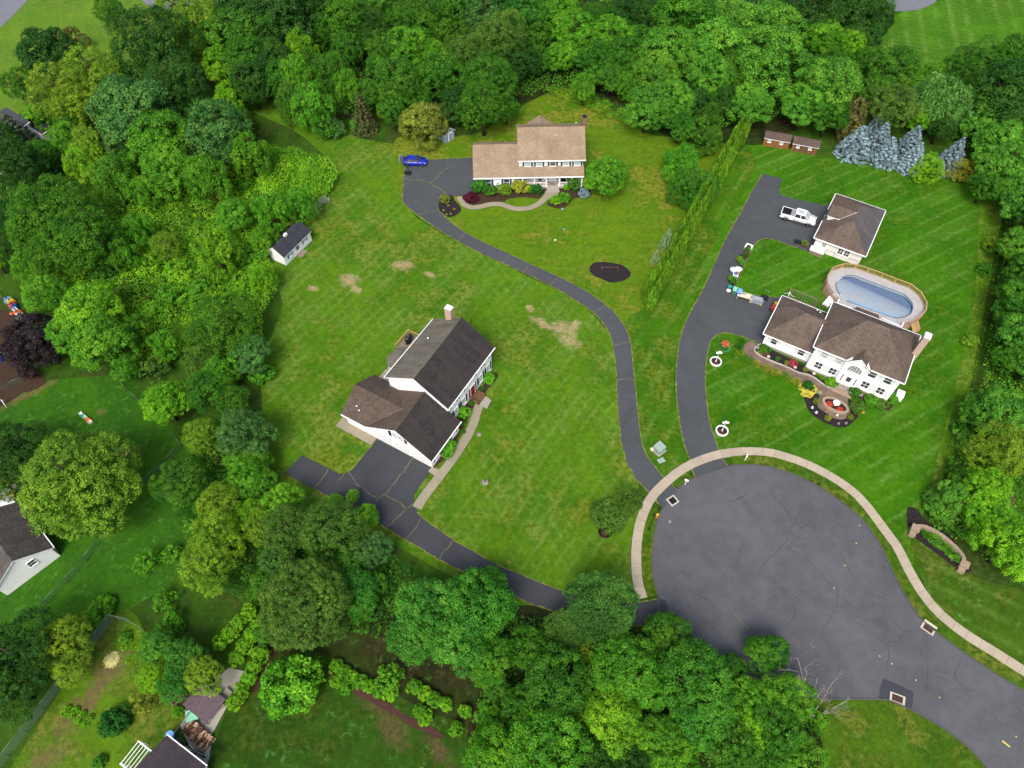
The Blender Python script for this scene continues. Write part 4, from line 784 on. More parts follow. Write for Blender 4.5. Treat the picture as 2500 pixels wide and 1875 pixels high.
# ------------------------------------------------------------------ sheds
hF = empty('storage_shed', (-39.83, 83.96, 0), R(-28.8), 'white shed with charcoal roof and black shutters at the edge of the thicket', 'shed')
wallbox(hF, .1, 3.35, .1, 6.85, 2.05, gab=('y', 3.2))
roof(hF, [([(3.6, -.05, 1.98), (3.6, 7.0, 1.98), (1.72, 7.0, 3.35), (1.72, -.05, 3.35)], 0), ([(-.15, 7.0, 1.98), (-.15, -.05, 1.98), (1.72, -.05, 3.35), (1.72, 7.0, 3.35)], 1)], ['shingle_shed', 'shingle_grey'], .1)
for y in (1.5, 5.3): win(hF, 3.36, y, 1.25, 90, .6, .7, 'shutter_black', (1, 2), 'glass_pale', .18)
b = MB(); b.box(-.3, .3, -.04, .02, -.35, .45); b.build('vent_panel', 'metal_grey', hF, (3.36, 3.4, 1.2), (0, 0, R(90)))
b = MB(); b.box(-.2, .2, -.3, .3, 0, .35); b.build('roof_vent', 'trim_white', hF, (1.72, 3.2, 3.3))
b = MB(); b.box(3.36, 4.4, 2.7, 4.3, 0, .12); b.build('ramp', 'wood_grey', hF)
hG = empty('storage_shed', (-15.3, 116.6, 0), R(50), 'pale blue shed with rusty brown roof half hidden behind the olive tree', 'shed')
hG.location = (-12.36, 114.24, 0)
wallbox(hG, .05, 2.4, .1, 4.6, 1.75, 'siding_blue', ('y', 2.6))
roof(hG, [([(2.6, -.05, 1.7), (2.6, 4.8, 1.7), (1.22, 4.8, 2.85), (1.22, -.05, 2.85)], 0), ([(-.15, 4.8, 1.7), (-.15, -.05, 1.7), (1.22, -.05, 2.85), (1.22, 4.8, 2.85)], 0)], ['shingle_rust'], .1)
door(hG, 1.22, .09, .05, 0, .8, 1.6, 'siding_blue')
for (o_, lab, wm) in (((47.2, 113.75), 'left-hand wooden shed of the pair under the maples', 'wood_cedar'), ((52.15, 112.1), 'right-hand darker wooden shed of the pair under the maples', 'wood_brown')):
    h_ = empty('wooden_shed', (*o_, 0), R(-17), lab, 'shed', 'pair of wooden sheds')
    for q in range(14): b = MB(); b.box(q * .328, q * .328 + .315, 0, .05, 0, 1.75); b.build('plank', wm if q % 3 else 'wood_cedar', h_)
    b = MB(); b.box(.02, 4.57, .055, 2.2, 0, 1.7); b.build('wall', 'wood_brown', h_)
    roof(h_, [([(-.12, -.2, 1.72), (4.72, -.2, 1.72), (4.72, 1.1, 2.5), (-.12, 1.1, 2.5)], 0), ([(4.72, 2.4, 1.72), (-.12, 2.4, 1.72), (-.12, 1.1, 2.5), (4.72, 1.1, 2.5)], 0)], ['shingle_rust'], .08)
    for x in (1.0, 3.2): win(h_, x, -.02, 1.2, 0, .45, .4, None, (1, 2), 'glass_dark')
    b = MB(); b.box(1.75, 2.55, -.05, -.005, .05, 1.6); b.build('door', wm, h_)

# ------------------------------------------------------------------ neighbours at the picture edge
hK = empty('house', (-60.2, 27.85, 0), R(47.5), 'white gabled house with weathered grey roof beside the big round tree', 'house')
wallbox(hK, .1, 6.8, .1, 10.2, 2.6, gab=('y', 4.75))
roof(hK, [([(7.1, -.12, 2.45), (7.1, 8.9, 2.45), (3.45, 8.9, 4.95), (3.45, -.12, 4.95)], 0), ([(-.2, 8.9, 2.45), (-.2, -.12, 2.45), (3.45, -.12, 4.95), (3.45, 8.9, 4.95)], 0)], ['shingle_weathered'])
gutter(hK, [((7.15, -.1, 2.36), (7.15, 8.9, 2.36))]); win(hK, 4.4, .09, 2.3, 0, .8, 1.0, None, (1, 2), 'glass_dark')
sheet('patio', [hK.matrix_basis @ Vector(p) for p in ((-.5, 9, 0), (7.6, 9, 0), (7.6, 14, 0), (-.5, 14, 0))], 'concrete_grey', .092)
hJ = empty('house', (-90.48, 108.6, 0), R(68.5), 'white house with blue-grey roof at the left edge behind a dark spruce', 'house')
wallbox(hJ, -4, 5.6, .3, 7.4, 5.0, gab=('x', 6.8)); roof(hJ, [([(-4.3, 0, 4.95), (5.8, 0, 4.95), (5.8, 3.85, 7.0), (-4.3, 3.85, 7.0)], 0), ([(5.8, 7.7, 4.95), (-4.3, 7.7, 4.95), (-4.3, 3.85, 7.0), (5.8, 3.85, 7.0)], 0)], ['shingle_grey'])
wallbox(hJ, 5.6, 9.4, -1.4, 6.6, 2.9, gab=('x', 4.3)); roof(hJ, [([(5.6, -1.7, 2.85), (9.7, -1.7, 2.85), (9.7, 2.6, 4.9), (5.6, 2.6, 4.9)], 0), ([(9.7, 6.9, 2.85), (5.6, 6.9, 2.85), (5.6, 2.6, 4.9), (9.7, 2.6, 4.9)], 0)], ['shingle_shed'])
for x in (1.0, 2.0, 4.6): win(hJ, x, .29, 4.1, 0, .8, 1.0, None, (1, 2), 'glass_dark')
win(hJ, 2.5, .29, 1.6, 0, .9, 1.3); vent(hJ, .5, 2.2, 6.0); gutter(hJ, [((-4.3, -.05, 4.87), (5.8, -.05, 4.87)), ((5.7, -1.75, 2.77), (9.7, -1.75, 2.77))])
hL = empty('house', (-35.63, 12.31, 0), R(-30.6), 'house with plum-grey roof cut off by the bottom edge below the woodpile', 'house')
wallbox(hL, .2, 5.2, -7.6, -.25, 2.9); roof(hL, [([(-.1, .05, 3.0), (-.1, -4.0, 4.2), (5.5, -4.0, 4.2), (5.5, .05, 3.0)], 0), ([(5.5, -4.0, 4.2), (-.1, -4.0, 4.2), (-.1, -8, 3.0), (5.5, -8, 3.0)], 0)], ['shingle_plum']); gutter(hL, [((-.1, .1, 2.92), (5.5, .1, 2.92))])
# =================================================================== vegetation
def unit(v): return v / np.maximum(np.linalg.norm(v, axis=1, keepdims=True), 1e-9)
def leaf_mesh(name, P, N, S, lv, pv, asp=.6, D=None, mat='foliage', rs=None):
    """one rhombic leaf face per point; D is an optional long-axis direction"""
    n = len(P); N = unit(N)
    T = rs.normal(size=(n, 3)) if D is None else D
    B = unit(T - N * (T * N).sum(1, keepdims=True)); A = np.cross(N, B)
    h = S[:, None]
    V = np.empty((n, 4, 3)); V[:, 0] = P - B * h * .5; V[:, 1] = P + A * h * asp * .5 - B * h * .06; V[:, 2] = P + B * h * .5; V[:, 3] = P - A * h * asp * .5 - B * h * .06
    me = bpy.data.meshes.new(name); me.vertices.add(4 * n); me.loops.add(4 * n); me.polygons.add(n)
    me.vertices.foreach_set('co', V.astype(np.float32).ravel()); me.loops.foreach_set('vertex_index', np.arange(4 * n, dtype=np.int32))
    me.polygons.foreach_set('loop_start', np.arange(0, 4 * n, 4, dtype=np.int32))
    me.update(calc_edges=True)
    for nm, a in (('leaf', lv), ('twig', pv)): at = me.attributes.new(nm, 'FLOAT', 'FACE'); at.data.foreach_set('value', a.astype(np.float32))
    me.materials.append(M[mat]); return me
def sph(rs, n, zmin=-1.0):
    z = rs.uniform(zmin, 1, n); a = rs.uniform(0, 2 * np.pi, n); r = np.sqrt(1 - z * z)
    return np.c_[r * np.cos(a), r * np.sin(a), z]
def crown(name, seed, K=10, rl=.46, dist=.56, m=26, rp=.15, nl=46, ls=.062, av=.85, zlo=-.55, jit=.5, asp=.7, inner=1300, up=.75, mat='foliage', drape=0.0, spike=0.0, rv=.22, taper=0.0):
    """limb-sized lobes round a trunk axis, each carrying twig-sized puffs of leaves"""
    rs = np.random.RandomState(seed); k = np.arange(K) + .5
    z = 1 - (1 - zlo) * k / K; th = k * 2.39996 + rs.uniform(-.35, .35, K); r = np.sqrt(np.maximum(0.02, 1 - z * z))
    L = np.c_[r * np.cos(th), r * np.sin(th), z] * rs.uniform(.82, 1.1, K)[:, None] * dist
    RL = rl * rs.uniform(1 - rv, 1 + rv, K)
    if taper: L[:, :2] *= (1 - taper * np.clip(L[:, 2:3] / dist, -.3, 1)); RL = RL * (1 - .6 * taper * np.clip(L[:, 2] / dist, 0, 1))
    L = np.r_[L, [[0, 0, .1]]]; RL = np.r_[RL, .45]; lobv = np.clip(rs.normal(.5, .22, K + 1), 0, 1)
    C = []; Dn = []; PV = []
    for i in range(K + 1):
        d = sph(rs, m * 2); ax = unit((L[i] + np.array([0, 0, .25]))[None])[0]; d = unit(d + ax * .55)[:m * 2]
        c = L[i] + d * RL[i] * rs.uniform(.86, 1.06, len(d))[:, None]
        dd = np.linalg.norm(c[:, None] - L[None], axis=2) / RL[None]; dd[:, i] = 9; keep = dd.min(1) > .86
        c, d = c[keep][:m], d[keep][:m]; C.append(c); Dn.append(d); PV.append(np.clip(lobv[i] * .55 + .45 * rs.uniform(0, 1, len(c)), 0, 1))
    C = np.concatenate(C) * np.array([1, 1, av]); d = np.concatenate(Dn); pvp = np.concatenate(PV); npuff = len(C)
    R_ = rp * rs.uniform(.6, 1.35, npuff); i = np.repeat(np.arange(npuff), nl); n = len(i); a = unit(d + np.array([0, 0, up]))[i]
    e = unit(sph(rs, n) + a * .8); P = C[i] + e * (R_[i] * rs.uniform(.55, 1.1, n))[:, None] * np.array([1, 1, .8]); N = e + rs.normal(scale=jit, size=(n, 3)) + np.array([0, 0, .25])
    D = None
    if drape: P[:, 2] -= rs.uniform(0, drape, n) * R_[i] * 2; D = np.c_[e[:, :2] * .35, -np.ones(n)] + rs.normal(scale=.3, size=(n, 3))
    if spike: D = e + rs.normal(scale=.35, size=(n, 3)) + np.array([0, 0, .6]); N = np.cross(D, rs.normal(size=(n, 3)))
    S = ls * rs.uniform(.6, 1.4, n); pv = pvp[i]; lv = rs.uniform(0, 1, n)
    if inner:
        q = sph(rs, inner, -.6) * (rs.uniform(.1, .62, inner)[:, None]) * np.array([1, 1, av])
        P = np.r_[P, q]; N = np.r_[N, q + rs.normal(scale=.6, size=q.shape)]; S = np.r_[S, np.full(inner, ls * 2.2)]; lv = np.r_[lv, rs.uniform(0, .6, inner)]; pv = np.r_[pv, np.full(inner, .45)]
        if D is not None: D = np.r_[D, rs.normal(size=q.shape)]
    return leaf_mesh(name, P, N, S, lv, pv, asp, D, mat, rs)
def cone(name, seed, nw=20, per=13, nl=60, ls=.085, H=2.6, droop=.25, mat='needles', pw=.85, rp=.2, base=1.0, col=False):
    """whorls of branch pads round a spire; radius 1 at the foot, height H"""
    rs = np.random.RandomState(seed); C = []; Rr = []; Dr = []
    for w in range(nw):
        h = w / nw; rad = (1 - h) ** pw if not col else (min(1, .72 + 1.2 * h) * (1 - h ** 2.3) ** .8); m = max(3, int(per * (rad * .85 + .2)))
        for q in range(m):
            a = 2 * np.pi * (q + rs.uniform(-.3, .3)) / m + w * 1.3; rr = rad * rs.uniform(.8, 1.05) * base
            C.append((rr * np.cos(a) * .88, rr * np.sin(a) * .88, h * H + .12 - droop * rad * .5 + rs.normal(scale=.03))); Rr.append(rp * (.45 + .7 * rad)); Dr.append((np.cos(a), np.sin(a), -droop if not col else 1.3))
    C = np.array(C); Rr = np.array(Rr); Dr = unit(np.array(Dr)); i = np.repeat(np.arange(len(C)), nl); n = len(i)
    e = unit(sph(rs, n) + Dr[i] * .7 + np.array([0, 0, .5])); P = C[i] + e * (Rr[i] * rs.uniform(.4, 1.1, n))[:, None] * np.array([1, 1, .6 if not col else 1.5])
    D = Dr[i] + rs.normal(scale=.35, size=(n, 3)); N = e + rs.normal(scale=.45, size=(n, 3)); S = ls * rs.uniform(.6, 1.4, n)
    pv = np.clip(rs.normal(.5, .22, len(C)), 0, 1)[i]
    m = 500; zz = rs.uniform(0, .85, m); aa = rs.uniform(0, 6.283, m); r0 = .6 * (1 - zz) ** pw * rs.uniform(.4, 1, m)
    q = np.c_[r0 * np.cos(aa), r0 * np.sin(aa), zz * H + .1]
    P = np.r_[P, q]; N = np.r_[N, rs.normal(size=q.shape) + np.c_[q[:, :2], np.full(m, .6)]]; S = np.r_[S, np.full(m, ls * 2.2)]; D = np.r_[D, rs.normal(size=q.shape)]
    return leaf_mesh(name, P, N, S, np.r_[rs.uniform(0, 1, n), np.full(m, .2)], np.r_[pv, np.full(m, .4)], .55, D, mat, rs)
PROTO = {
 'maple': [crown('crown', 11 + s, 11 + s % 3, .4, .6, 24, .155, 56, .052, .88, jit=.34) for s in range(5)],
 'fine': [crown('crown', 31 + s, 14 + s % 3, .36, .62, 30, .105, 44, .044, .92, asp=.45, jit=.55) for s in range(5)],
 'vine': [crown('crown', 51 + s, 12, .36, .66, 26, .13, 44, .075, 1.25, -.95, asp=.42, drape=.9, jit=.4, taper=.35) for s in range(3)],
 'grand': [crown('crown', 41, 34, .3, .7, 40, .075, 40, .032, .92, asp=.55, jit=.4, inner=3000)],
 'pine': [crown('crown', 61 + s, 15, .33, .66, 26, .15, 50, .1, .95, asp=.16, spike=1) for s in range(2)],
 'willow': [crown('crown', 65, 12, .42, .6, 26, .14, 50, .13, .8, asp=.22, drape=1.2)],
 'sparse': [crown('crown', 71 + s, 9, .32, .66, 12, .14, 26, .075, .95, inner=100) for s in range(2)],
 'shrub': [crown('crown', 81 + s, 8, .5, .48, 14, .2, 34, .12, .85, -.5, inner=420) for s in range(3)],
 'wisp': [crown('crown', 91 + s, 8, .5, .5, 11, .24, 36, .17, .9, -.3, asp=.2, spike=1, inner=150) for s in range(2)],
 'spruce': [cone('crown', 101 + s, 22, 14, 46, .085, 2.6, .25, 'needles', .85, .17) for s in range(2)],
 'arbor': [cone('crown', 111 + s, 15, 11, 40, .17, 3.2, .0, 'needles', .7, .26, col=True) for s in range(3)],
}
AV = {'maple': .95, 'fine': .98, 'grand': .98, 'vine': 1.3, 'pine': 1.0, 'willow': .85, 'sparse': 1.0, 'shrub': .9, 'wisp': .95}
def trunk_mesh(seed, limbs=5):
    r = random.Random(seed); b = MB()
    pts = [(0, 0, -.02), (r.uniform(-.01, .01), r.uniform(-.01, .01), .25), (r.uniform(-.03, .03), r.uniform(-.03, .03), .55), (r.uniform(-.05, .05), r.uniform(-.05, .05), .9)]
    b.tube(pts, [.034, .027, .02, .007], 7)
    for k in range(limbs):
        a = 2 * math.pi * k / limbs + r.uniform(-.4, .4); z0 = r.uniform(.3, .6); L = r.uniform(.16, .26); p0 = Vector(pts[1]).lerp(Vector(pts[2]), (z0 - .25) / .3)
        b.tube([p0, p0 + Vector((math.cos(a) * L * .5, math.sin(a) * L * .5, L * .55)), p0 + Vector((math.cos(a) * L, math.sin(a) * L, L * 1.25))], [.014, .009, .003], 5)
    return b.data('trunk', 'bark')
TRUNK = [trunk_mesh(5 + s) for s in range(4)]
C_ = dict(bright=srgb(92, 157, 32), mid=srgb(70, 128, 28), dark=srgb(52, 99, 29), blueg=srgb(78, 127, 54), yell=srgb(122, 161, 38), lime=srgb(114, 177, 30), olive=srgb(126, 142, 46), cool=srgb(72, 138, 38),
          purple=srgb(50, 42, 50), spruce=srgb(152, 178, 186), arbor=srgb(96, 146, 24), deep=srgb(45, 109, 29), greyg=srgb(88, 129, 42), umber=srgb(96, 97, 44), pinec=srgb(100, 152, 62), soft=srgb(95, 159, 44), gold=srgb(162, 170, 54))
CW = dict(bright='bright green', mid='mid-green', dark='dark green', blueg='blue-green', yell='yellow-green', lime='lime-green', olive='olive-yellow', cool='cool green', purple='purple', deep='deep green', greyg='grey-green', umber='brownish', pinec='pale green', soft='fresh green', gold='golden')
KW = dict(maple='broadleaf tree', fine='fine-leaved tree', grand='tree', vine='vine-draped tree', pine='feathery pine', willow='drooping willow-like tree', sparse='thin open shrub', shrub='rounded shrub', wisp='feathery shrub', spruce='conifer', arbor='arborvitae')
tcount = [0]; LAB = {}
def tree(pxx, pyy, rpx, kind, tint, zone, label=None, h=None, name=None, vary=.1):
    tcount[0] += 1; r = random.Random(tcount[0] * 17); small = kind in ('shrub', 'wisp', 'sparse')
    zc = 4.0
    for _ in range(3):
        Rm = rpx * .93 * mpp(pxx, pyy, zc)
        hh = h or (Rm * AV[kind] * (1.55 if small else 1.9) + (0 if small else .8 + .2 * Rm))
        zc = max(hh - Rm * AV[kind], Rm * AV[kind] * .45)
    p = G(pxx, pyy, zc); c = C_[tint] if isinstance(tint, str) else tint
    nm = name or ('shrub' if small else 'tree')
    e = empty(nm, (p.x, p.y, 0), r.uniform(0, 6.28))
    if label: tag(e, label, 'shrub' if small else 'tree')
    else: LAB.setdefault((CW[tint], KW[kind], zone), []).append((pxx, e)); tag(e, None, 'shrub' if small else 'tree')
    o = place('crown', r.choice(PROTO[kind]), e, (0, 0, zc), (0, 0, 0), (Rm * r.uniform(.94, 1.08), Rm * r.uniform(.94, 1.08), Rm * r.uniform(.92, 1.06)))
    k = 1 + r.uniform(-vary, vary); o.color = (c[0] * k * (1 + r.uniform(-.1, .1)), c[1] * k, c[2] * k * (1 + r.uniform(-.15, .15)), 1)
    if not (small and Rm < 1.2): place('trunk', r.choice(TRUNK), e, (0, 0, 0), (0, 0, 0), (hh * 1.1, hh * 1.1, hh))
    return e
def trees(ox, oy, zone, L):
    for q in L:
        lab = q[5] if len(q) > 5 else None; hh = q[6] if len(q) > 6 else None
        tree(ox + q[0] / 3.456, oy + q[1] / 3.456, q[2] / 3.456, q[3], q[4], zone, lab, hh)
trees(0, 0, 'in the upper left wood', [
 (925, 80, 105, 'fine', 'mid', 'small leaning tree standing alone on the far left lawn', 7), (590, 350, 115, 'sparse', 'umber', 'thin brownish shrub on the edge of the far left lawn'), (430, 490, 215, 'maple', 'dark', 'dark green tree nearest the far left lawn'),
 (190, 720, 140, 'fine', 'mid'), (500, 800, 215, 'fine', 'yell'), (800, 690, 245, 'fine', 'yell'), (650, 900, 190, 'fine', 'yell'), (1310, 400, 340, 'fine', 'dark', 'large dark fine-leaved tree at the upper left with a yellow-green tree behind it'), (1460, 770, 280, 'fine', 'dark'),
 (1560, 110, 240, 'fine', 'yell', 'yellow-green tree at the top edge behind the large dark one'), (1640, 280, 180, 'vine', 'yell'), (1110, 960, 310, 'maple', 'blueg', 'large rounded blue-green tree in the upper left wood'), (1030, 1200, 170, 'maple', 'blueg'), (1320, 790, 110, 'vine', 'lime'),
 (1880, 560, 165, 'maple', 'lime', 'narrow lime-green tree standing above the gap in the upper left wood'), (1930, 830, 125, 'vine', 'lime'), (1850, 1130, 275, 'maple', 'blueg'), (1370, 1180, 255, 'maple', 'bright', 'bright green layered tree in the upper left wood'), (1430, 1450, 220, 'maple', 'bright'),
 (780, 1230, 155, 'vine', 'yell'), (540, 1170, 140, 'fine', 'bright'), (700, 1340, 140, 'vine', 'lime'), (110, 1400, 215, 'fine', 'dark'), (960, 1500, 165, 'vine', 'bright'), (1090, 1390, 130, 'fine', 'mid'),
 (2000, 300, 235, 'maple', 'mid'), (2120, 60, 235, 'maple', 'dark'), (2080, 520, 205, 'maple', 'mid'), (2120, 720, 175, 'maple', 'dark'), (1750, 1480, 190, 'vine', 'bright'), (2110, 1300, 160, 'vine', 'bright'), (1650, 950, 160, 'maple', 'dark'), (1250, 620, 150, 'fine', 'mid'), (-60, 1250, 200, 'fine', 'dark')])
trees(620, 0, 'in the wood left of the tan-roofed house', [
 (60, 250, 205, 'maple', 'dark'), (330, 120, 265, 'maple', 'dark'), (390, 400, 125, 'vine', 'lime', 'tall lime-green vine-draped tree in the wood left of the tan-roofed house'), (370, 640, 165, 'vine', 'bright'), (500, 880, 190, 'vine', 'bright'), (320, 850, 145, 'vine', 'mid'), (640, 620, 180, 'fine', 'mid'),
 (740, 170, 235, 'fine', 'mid'), (620, 40, 200, 'fine', 'mid'), (1000, 90, 205, 'fine', 'mid'), (1250, 120, 235, 'fine', 'mid'), (1480, 170, 235, 'fine', 'mid'), (1720, 60, 225, 'maple', 'cool'), (780, 420, 130, 'vine', 'mid'), (780, 720, 130, 'vine', 'bright'),
 (1120, 430, 180, 'maple', 'mid'), (1320, 430, 200, 'maple', 'bright'), (1490, 470, 165, 'maple', 'bright'), (1200, 700, 220, 'maple', 'mid'), (1180, 930, 150, 'maple', 'mid'), (1570, 650, 205, 'maple', 'mid'), (1800, 480, 225, 'fine', 'greyg'), (1990, 700, 250, 'fine', 'mid'), (2090, 330, 250, 'fine', 'greyg', 'tall grey-green tree in the wood behind the tan-roofed house'),
 (1930, 900, 230, 'fine', 'mid'), (1950, 130, 205, 'maple', 'blueg'), (660, 1090, 110, 'shrub', 'blueg', 'blue-green rounded shrub at the foot of the wood left of the olive tree'), (1420, 1050, 215, 'maple', 'olive', 'olive-yellow spreading tree between the blue car and the pale blue shed', 7.5), (900, 1050, 90, 'shrub', 'bright'),
 (1720, 880, 170, 'maple', 'dark'), (150, 520, 190, 'maple', 'dark'), (230, 650, 170, 'maple', 'mid'), (1000, 260, 180, 'fine', 'dark'), (1640, 300, 170, 'fine', 'mid'), (2180, 100, 200, 'maple', 'mid')])
trees(1240, 0, 'in the wood behind the tan-roofed house', [
 (150, 130, 205, 'maple', 'cool'), (430, 110, 205, 'maple', 'bright'), (560, 290, 215, 'maple', 'bright', 'bright green maple-like tree with a dark gap below it behind the tan-roofed house'), (430, 480, 130, 'maple', 'bright'), (870, 320, 185, 'maple', 'bright'), (740, 540, 170, 'maple', 'mid'), (970, 480, 170, 'maple', 'mid'), (860, 660, 130, 'maple', 'mid'),
 (720, 120, 110, 'fine', 'mid'), (930, 120, 135, 'fine', 'dark'), (1170, 130, 170, 'fine', 'dark'), (1480, 120, 255, 'maple', 'mid'), (1350, 430, 230, 'maple', 'soft'), (1270, 640, 205, 'maple', 'soft'), (1180, 900, 205, 'maple', 'soft', 'fresh green tree overhanging the lawn behind the tan-roofed house'), (1400, 850, 185, 'maple', 'soft'),
 (1760, 400, 250, 'maple', 'soft', 'largest fresh green tree at the top, left of the dark ones'), (1700, 650, 180, 'maple', 'soft'), (1870, 160, 180, 'maple', 'soft'), (2120, 240, 225, 'maple', 'soft'), (2000, 620, 170, 'maple', 'soft'), (2050, 880, 185, 'maple', 'soft'), (2130, 480, 175, 'maple', 'soft'),
 (1450, 1060, 130, 'maple', 'mid'), (1690, 980, 115, 'fine', 'mid'), (1880, 860, 150, 'maple', 'dark'), (1630, 1180, 200, 'fine', 'mid', 'small round dark green tree at the upper end of the arborvitae hedge', 5.5), (820, 1490, 190, 'maple', 'bright', 'bright green tree hiding the right end of the porch', 7.5), (1450, 1390, 172, 'maple', 'bright', 'lighter and upper of the two round trees left of the hedge', 6),
 (1545, 1600, 245, 'fine', 'mid', 'darker and lower of the two round trees left of the hedge', 7), (640, 720, 110, 'vine', 'bright'), (1000, 700, 100, 'vine', 'bright'), (1000, 130, 150, 'maple', 'dark'), (100, 520, 180, 'fine', 'dark'), (1560, 880, 150, 'maple', 'dark')])
trees(1860, 0, 'in the wood above the blue spruces', [
 (60, 560, 290, 'maple', 'soft'), (150, 140, 155, 'maple', 'bright'), (80, 320, 250, 'maple', 'soft'), (420, 90, 235, 'maple', 'dark'), (700, 90, 225, 'maple', 'dark'), (880, 150, 185, 'maple', 'dark', 'dark green tree at the corner of the striped far lawn'), (850, 300, 150, 'maple', 'dark'), (490, 340, 150, 'maple', 'bright'), (745, 370, 130, 'maple', 'lime', 'small lime-green tree in front of the dark trees near the far lawn'),
 (560, 740, 235, 'maple', 'soft', 'fresh green tree directly behind the right-hand wooden shed'), (340, 900, 170, 'maple', 'soft'), (570, 980, 150, 'maple', 'mid'), (1110, 590, 180, 'maple', 'mid'), (900, 520, 120, 'maple', 'mid'), (1185, 480, 90, 'maple', 'bright'), (1430, 640, 110, 'vine', 'bright'), (1500, 840, 225, 'willow', 'pinec', 'pale drooping tree above the blue spruces'), (1100, 900, 190, 'fine', 'greyg', 'grey-green tree rising behind the blue spruces'),
 (950, 760, 130, 'maple', 'mid'), (1690, 580, 170, 'fine', 'mid'), (1880, 500, 150, 'fine', 'mid'), (2080, 800, 265, 'maple', 'dark'), (2150, 500, 175, 'maple', 'mid'), (2180, 1050, 205, 'maple', 'dark'), (1340, 1000, 110, 'maple', 'lime'), (1520, 1060, 120, 'fine', 'dark'), (1860, 1050, 140, 'maple', 'soft'),
 (1990, 1240, 190, 'maple', 'soft'), (2090, 1410, 205, 'maple', 'soft'), (2130, 1180, 150, 'maple', 'mid'), (1390, 1440, 130, 'fine', 'lime', 'round lime-green bush at the right end of the blue spruces', 3.6), (1680, 1450, 100, 'wisp', 'gold', 'golden feathery shrub right of the last blue spruce'), (1900, 1560, 130, 'maple', 'mid'), (2180, 1590, 150, 'maple', 'soft')])
trees(0, 460, 'in the thicket on the left', [
 (450, 200, 300, 'fine', 'mid'), (700, 420, 285, 'fine', 'mid', 'big mid-green tree left of the vine-draped column'), (500, 520, 225, 'fine', 'mid'), (330, 330, 230, 'fine', 'mid'), (60, 250, 155, 'fine', 'dark'), (100, 520, 125, 'fine', 'dark'), (-30, 620, 80, 'maple', 'lime'), (1820, 520, 195, 'vine', 'lime', 'lime-green vine-draped column standing left of the white shed'),
 (1400, 480, 120, 'fine', 'yell'), (1980, 230, 150, 'maple', 'bright'), (1070, 860, 105, 'sparse', 'greyg', 'grey-green thin shrub in the middle of the left thicket'), (380, 900, 165, 'fine', 'bright'), (770, 1050, 245, 'maple', 'lime', 'lime-green tree above the purple-leaved tree'), (860, 1330, 255, 'maple', 'bright'), (640, 1220, 190, 'maple', 'bright'),
 (310, 1330, 255, 'maple', 'purple', 'dark purple-leaved tree near the left edge', 7), (1880, 1200, 325, 'fine', 'mid', 'big round mid-green tree beside the cross-mown lawn', 10), (1700, 1460, 160, 'fine', 'greyg'), (1300, 1540, 130, 'sparse', 'greyg'), (1380, 1300, 125, 'vine', 'bright'), (1860, 1540, 150, 'vine', 'bright'), (250, 660, 130, 'fine', 'bright'), (1150, 350, 140, 'vine', 'bright')])
trees(620, 460, 'in the thicket around the white shed', [
 (-20, 1400, 175, 'maple', 'blueg', 'blue-green tree leaning over the left side of the cross-mown lawn'), (140, 170, 160, 'vine', 'bright'), (380, 110, 140, 'vine', 'bright'), (90, 420, 115, 'vine', 'bright'), (60, 720, 120, 'vine', 'lime'), (300, 260, 90, 'shrub', 'yell'), (590, 110, 48, 'wisp', (.5, .55, .45), 'whitish flowering bush at the tip of the thicket'), (515, 170, 50, 'wisp', (.42, .5, .36), 'pale flowering bush left of the whitish one at the thicket tip'), (60, 1560, 110, 'shrub', 'bright')])
trees(1860, 460, 'in the wood along the right edge', [
 (2220, 150, 165, 'maple', 'soft'), (2190, 480, 165, 'maple', 'soft'), (2270, 700, 175, 'maple', 'mid'), (2170, 950, 195, 'maple', 'mid'), (2230, 1250, 220, 'maple', 'soft'), (2100, 1120, 120, 'maple', 'mid'), (2290, 1500, 165, 'maple', 'soft'), (2100, 1430, 130, 'fine', 'mid'), (1880, 690, 60, 'shrub', 'mid'), (1950, 480, 70, 'shrub', 'yell'), (1760, 1290, 60, 'shrub', 'yell'), (2350, 900, 200, 'maple', 'dark'), (2390, 350, 200, 'maple', 'dark')])
trees(0, 920, 'beside the play yard', [
 (690, 900, 440, 'grand', 'yell', 'very large round yellow-green tree beside the left house', 13), (100, 620, 240, 'fine', 'dark', 'dark spreading tree at the left edge above the big round tree'), (40, 900, 160, 'fine', 'greyg'), (1400, 230, 190, 'maple', 'lime', 'lime-green tree beside the play yard fence'), (1740, 120, 200, 'fine', 'mid'), (1960, 200, 150, 'fine', 'mid'),
 (2060, 490, 230, 'maple', 'blueg', 'dark blue-green tree left of the small parking pad'), (1700, 500, 175, 'fine', 'yell'), (1520, 880, 210, 'fine', 'mid', 'open mid-green tree between the play yard and the meadow'), (2100, 850, 170, 'maple', 'bright'), (2050, 660, 140, 'maple', 'bright'), (1850, 1080, 195, 'fine', 'yell'), (1850, 1350, 240, 'fine', 'yell'), (2110, 1160, 150, 'maple', 'lime'), (1750, 1570, 235, 'fine', 'yell'),
 (1250, 1560, 110, 'sparse', 'bright'), (1450, 1490, 85, 'sparse', 'bright')])
trees(620, 920, 'below the dark-roofed house', [
 (230, 1080, 190, 'maple', 'lime'), (690, 1050, 75, 'maple', 'lime'), (830, 1010, 62, 'maple', 'lime'), (940, 1190, 115, 'maple', 'lime'), (300, 1290, 260, 'fine', 'greyg'), (660, 1310, 300, 'fine', 'greyg', 'large grey-green tree hanging over the dark driveway'), (200, 1530, 150, 'maple', 'blueg'), (800, 1570, 145, 'maple', 'cool'), (1000, 1460, 170, 'maple', 'blueg'), (60, 1250, 175, 'fine', 'yell'), (30, 700, 130, 'maple', 'bright'), (60, 900, 130, 'maple', 'bright')])
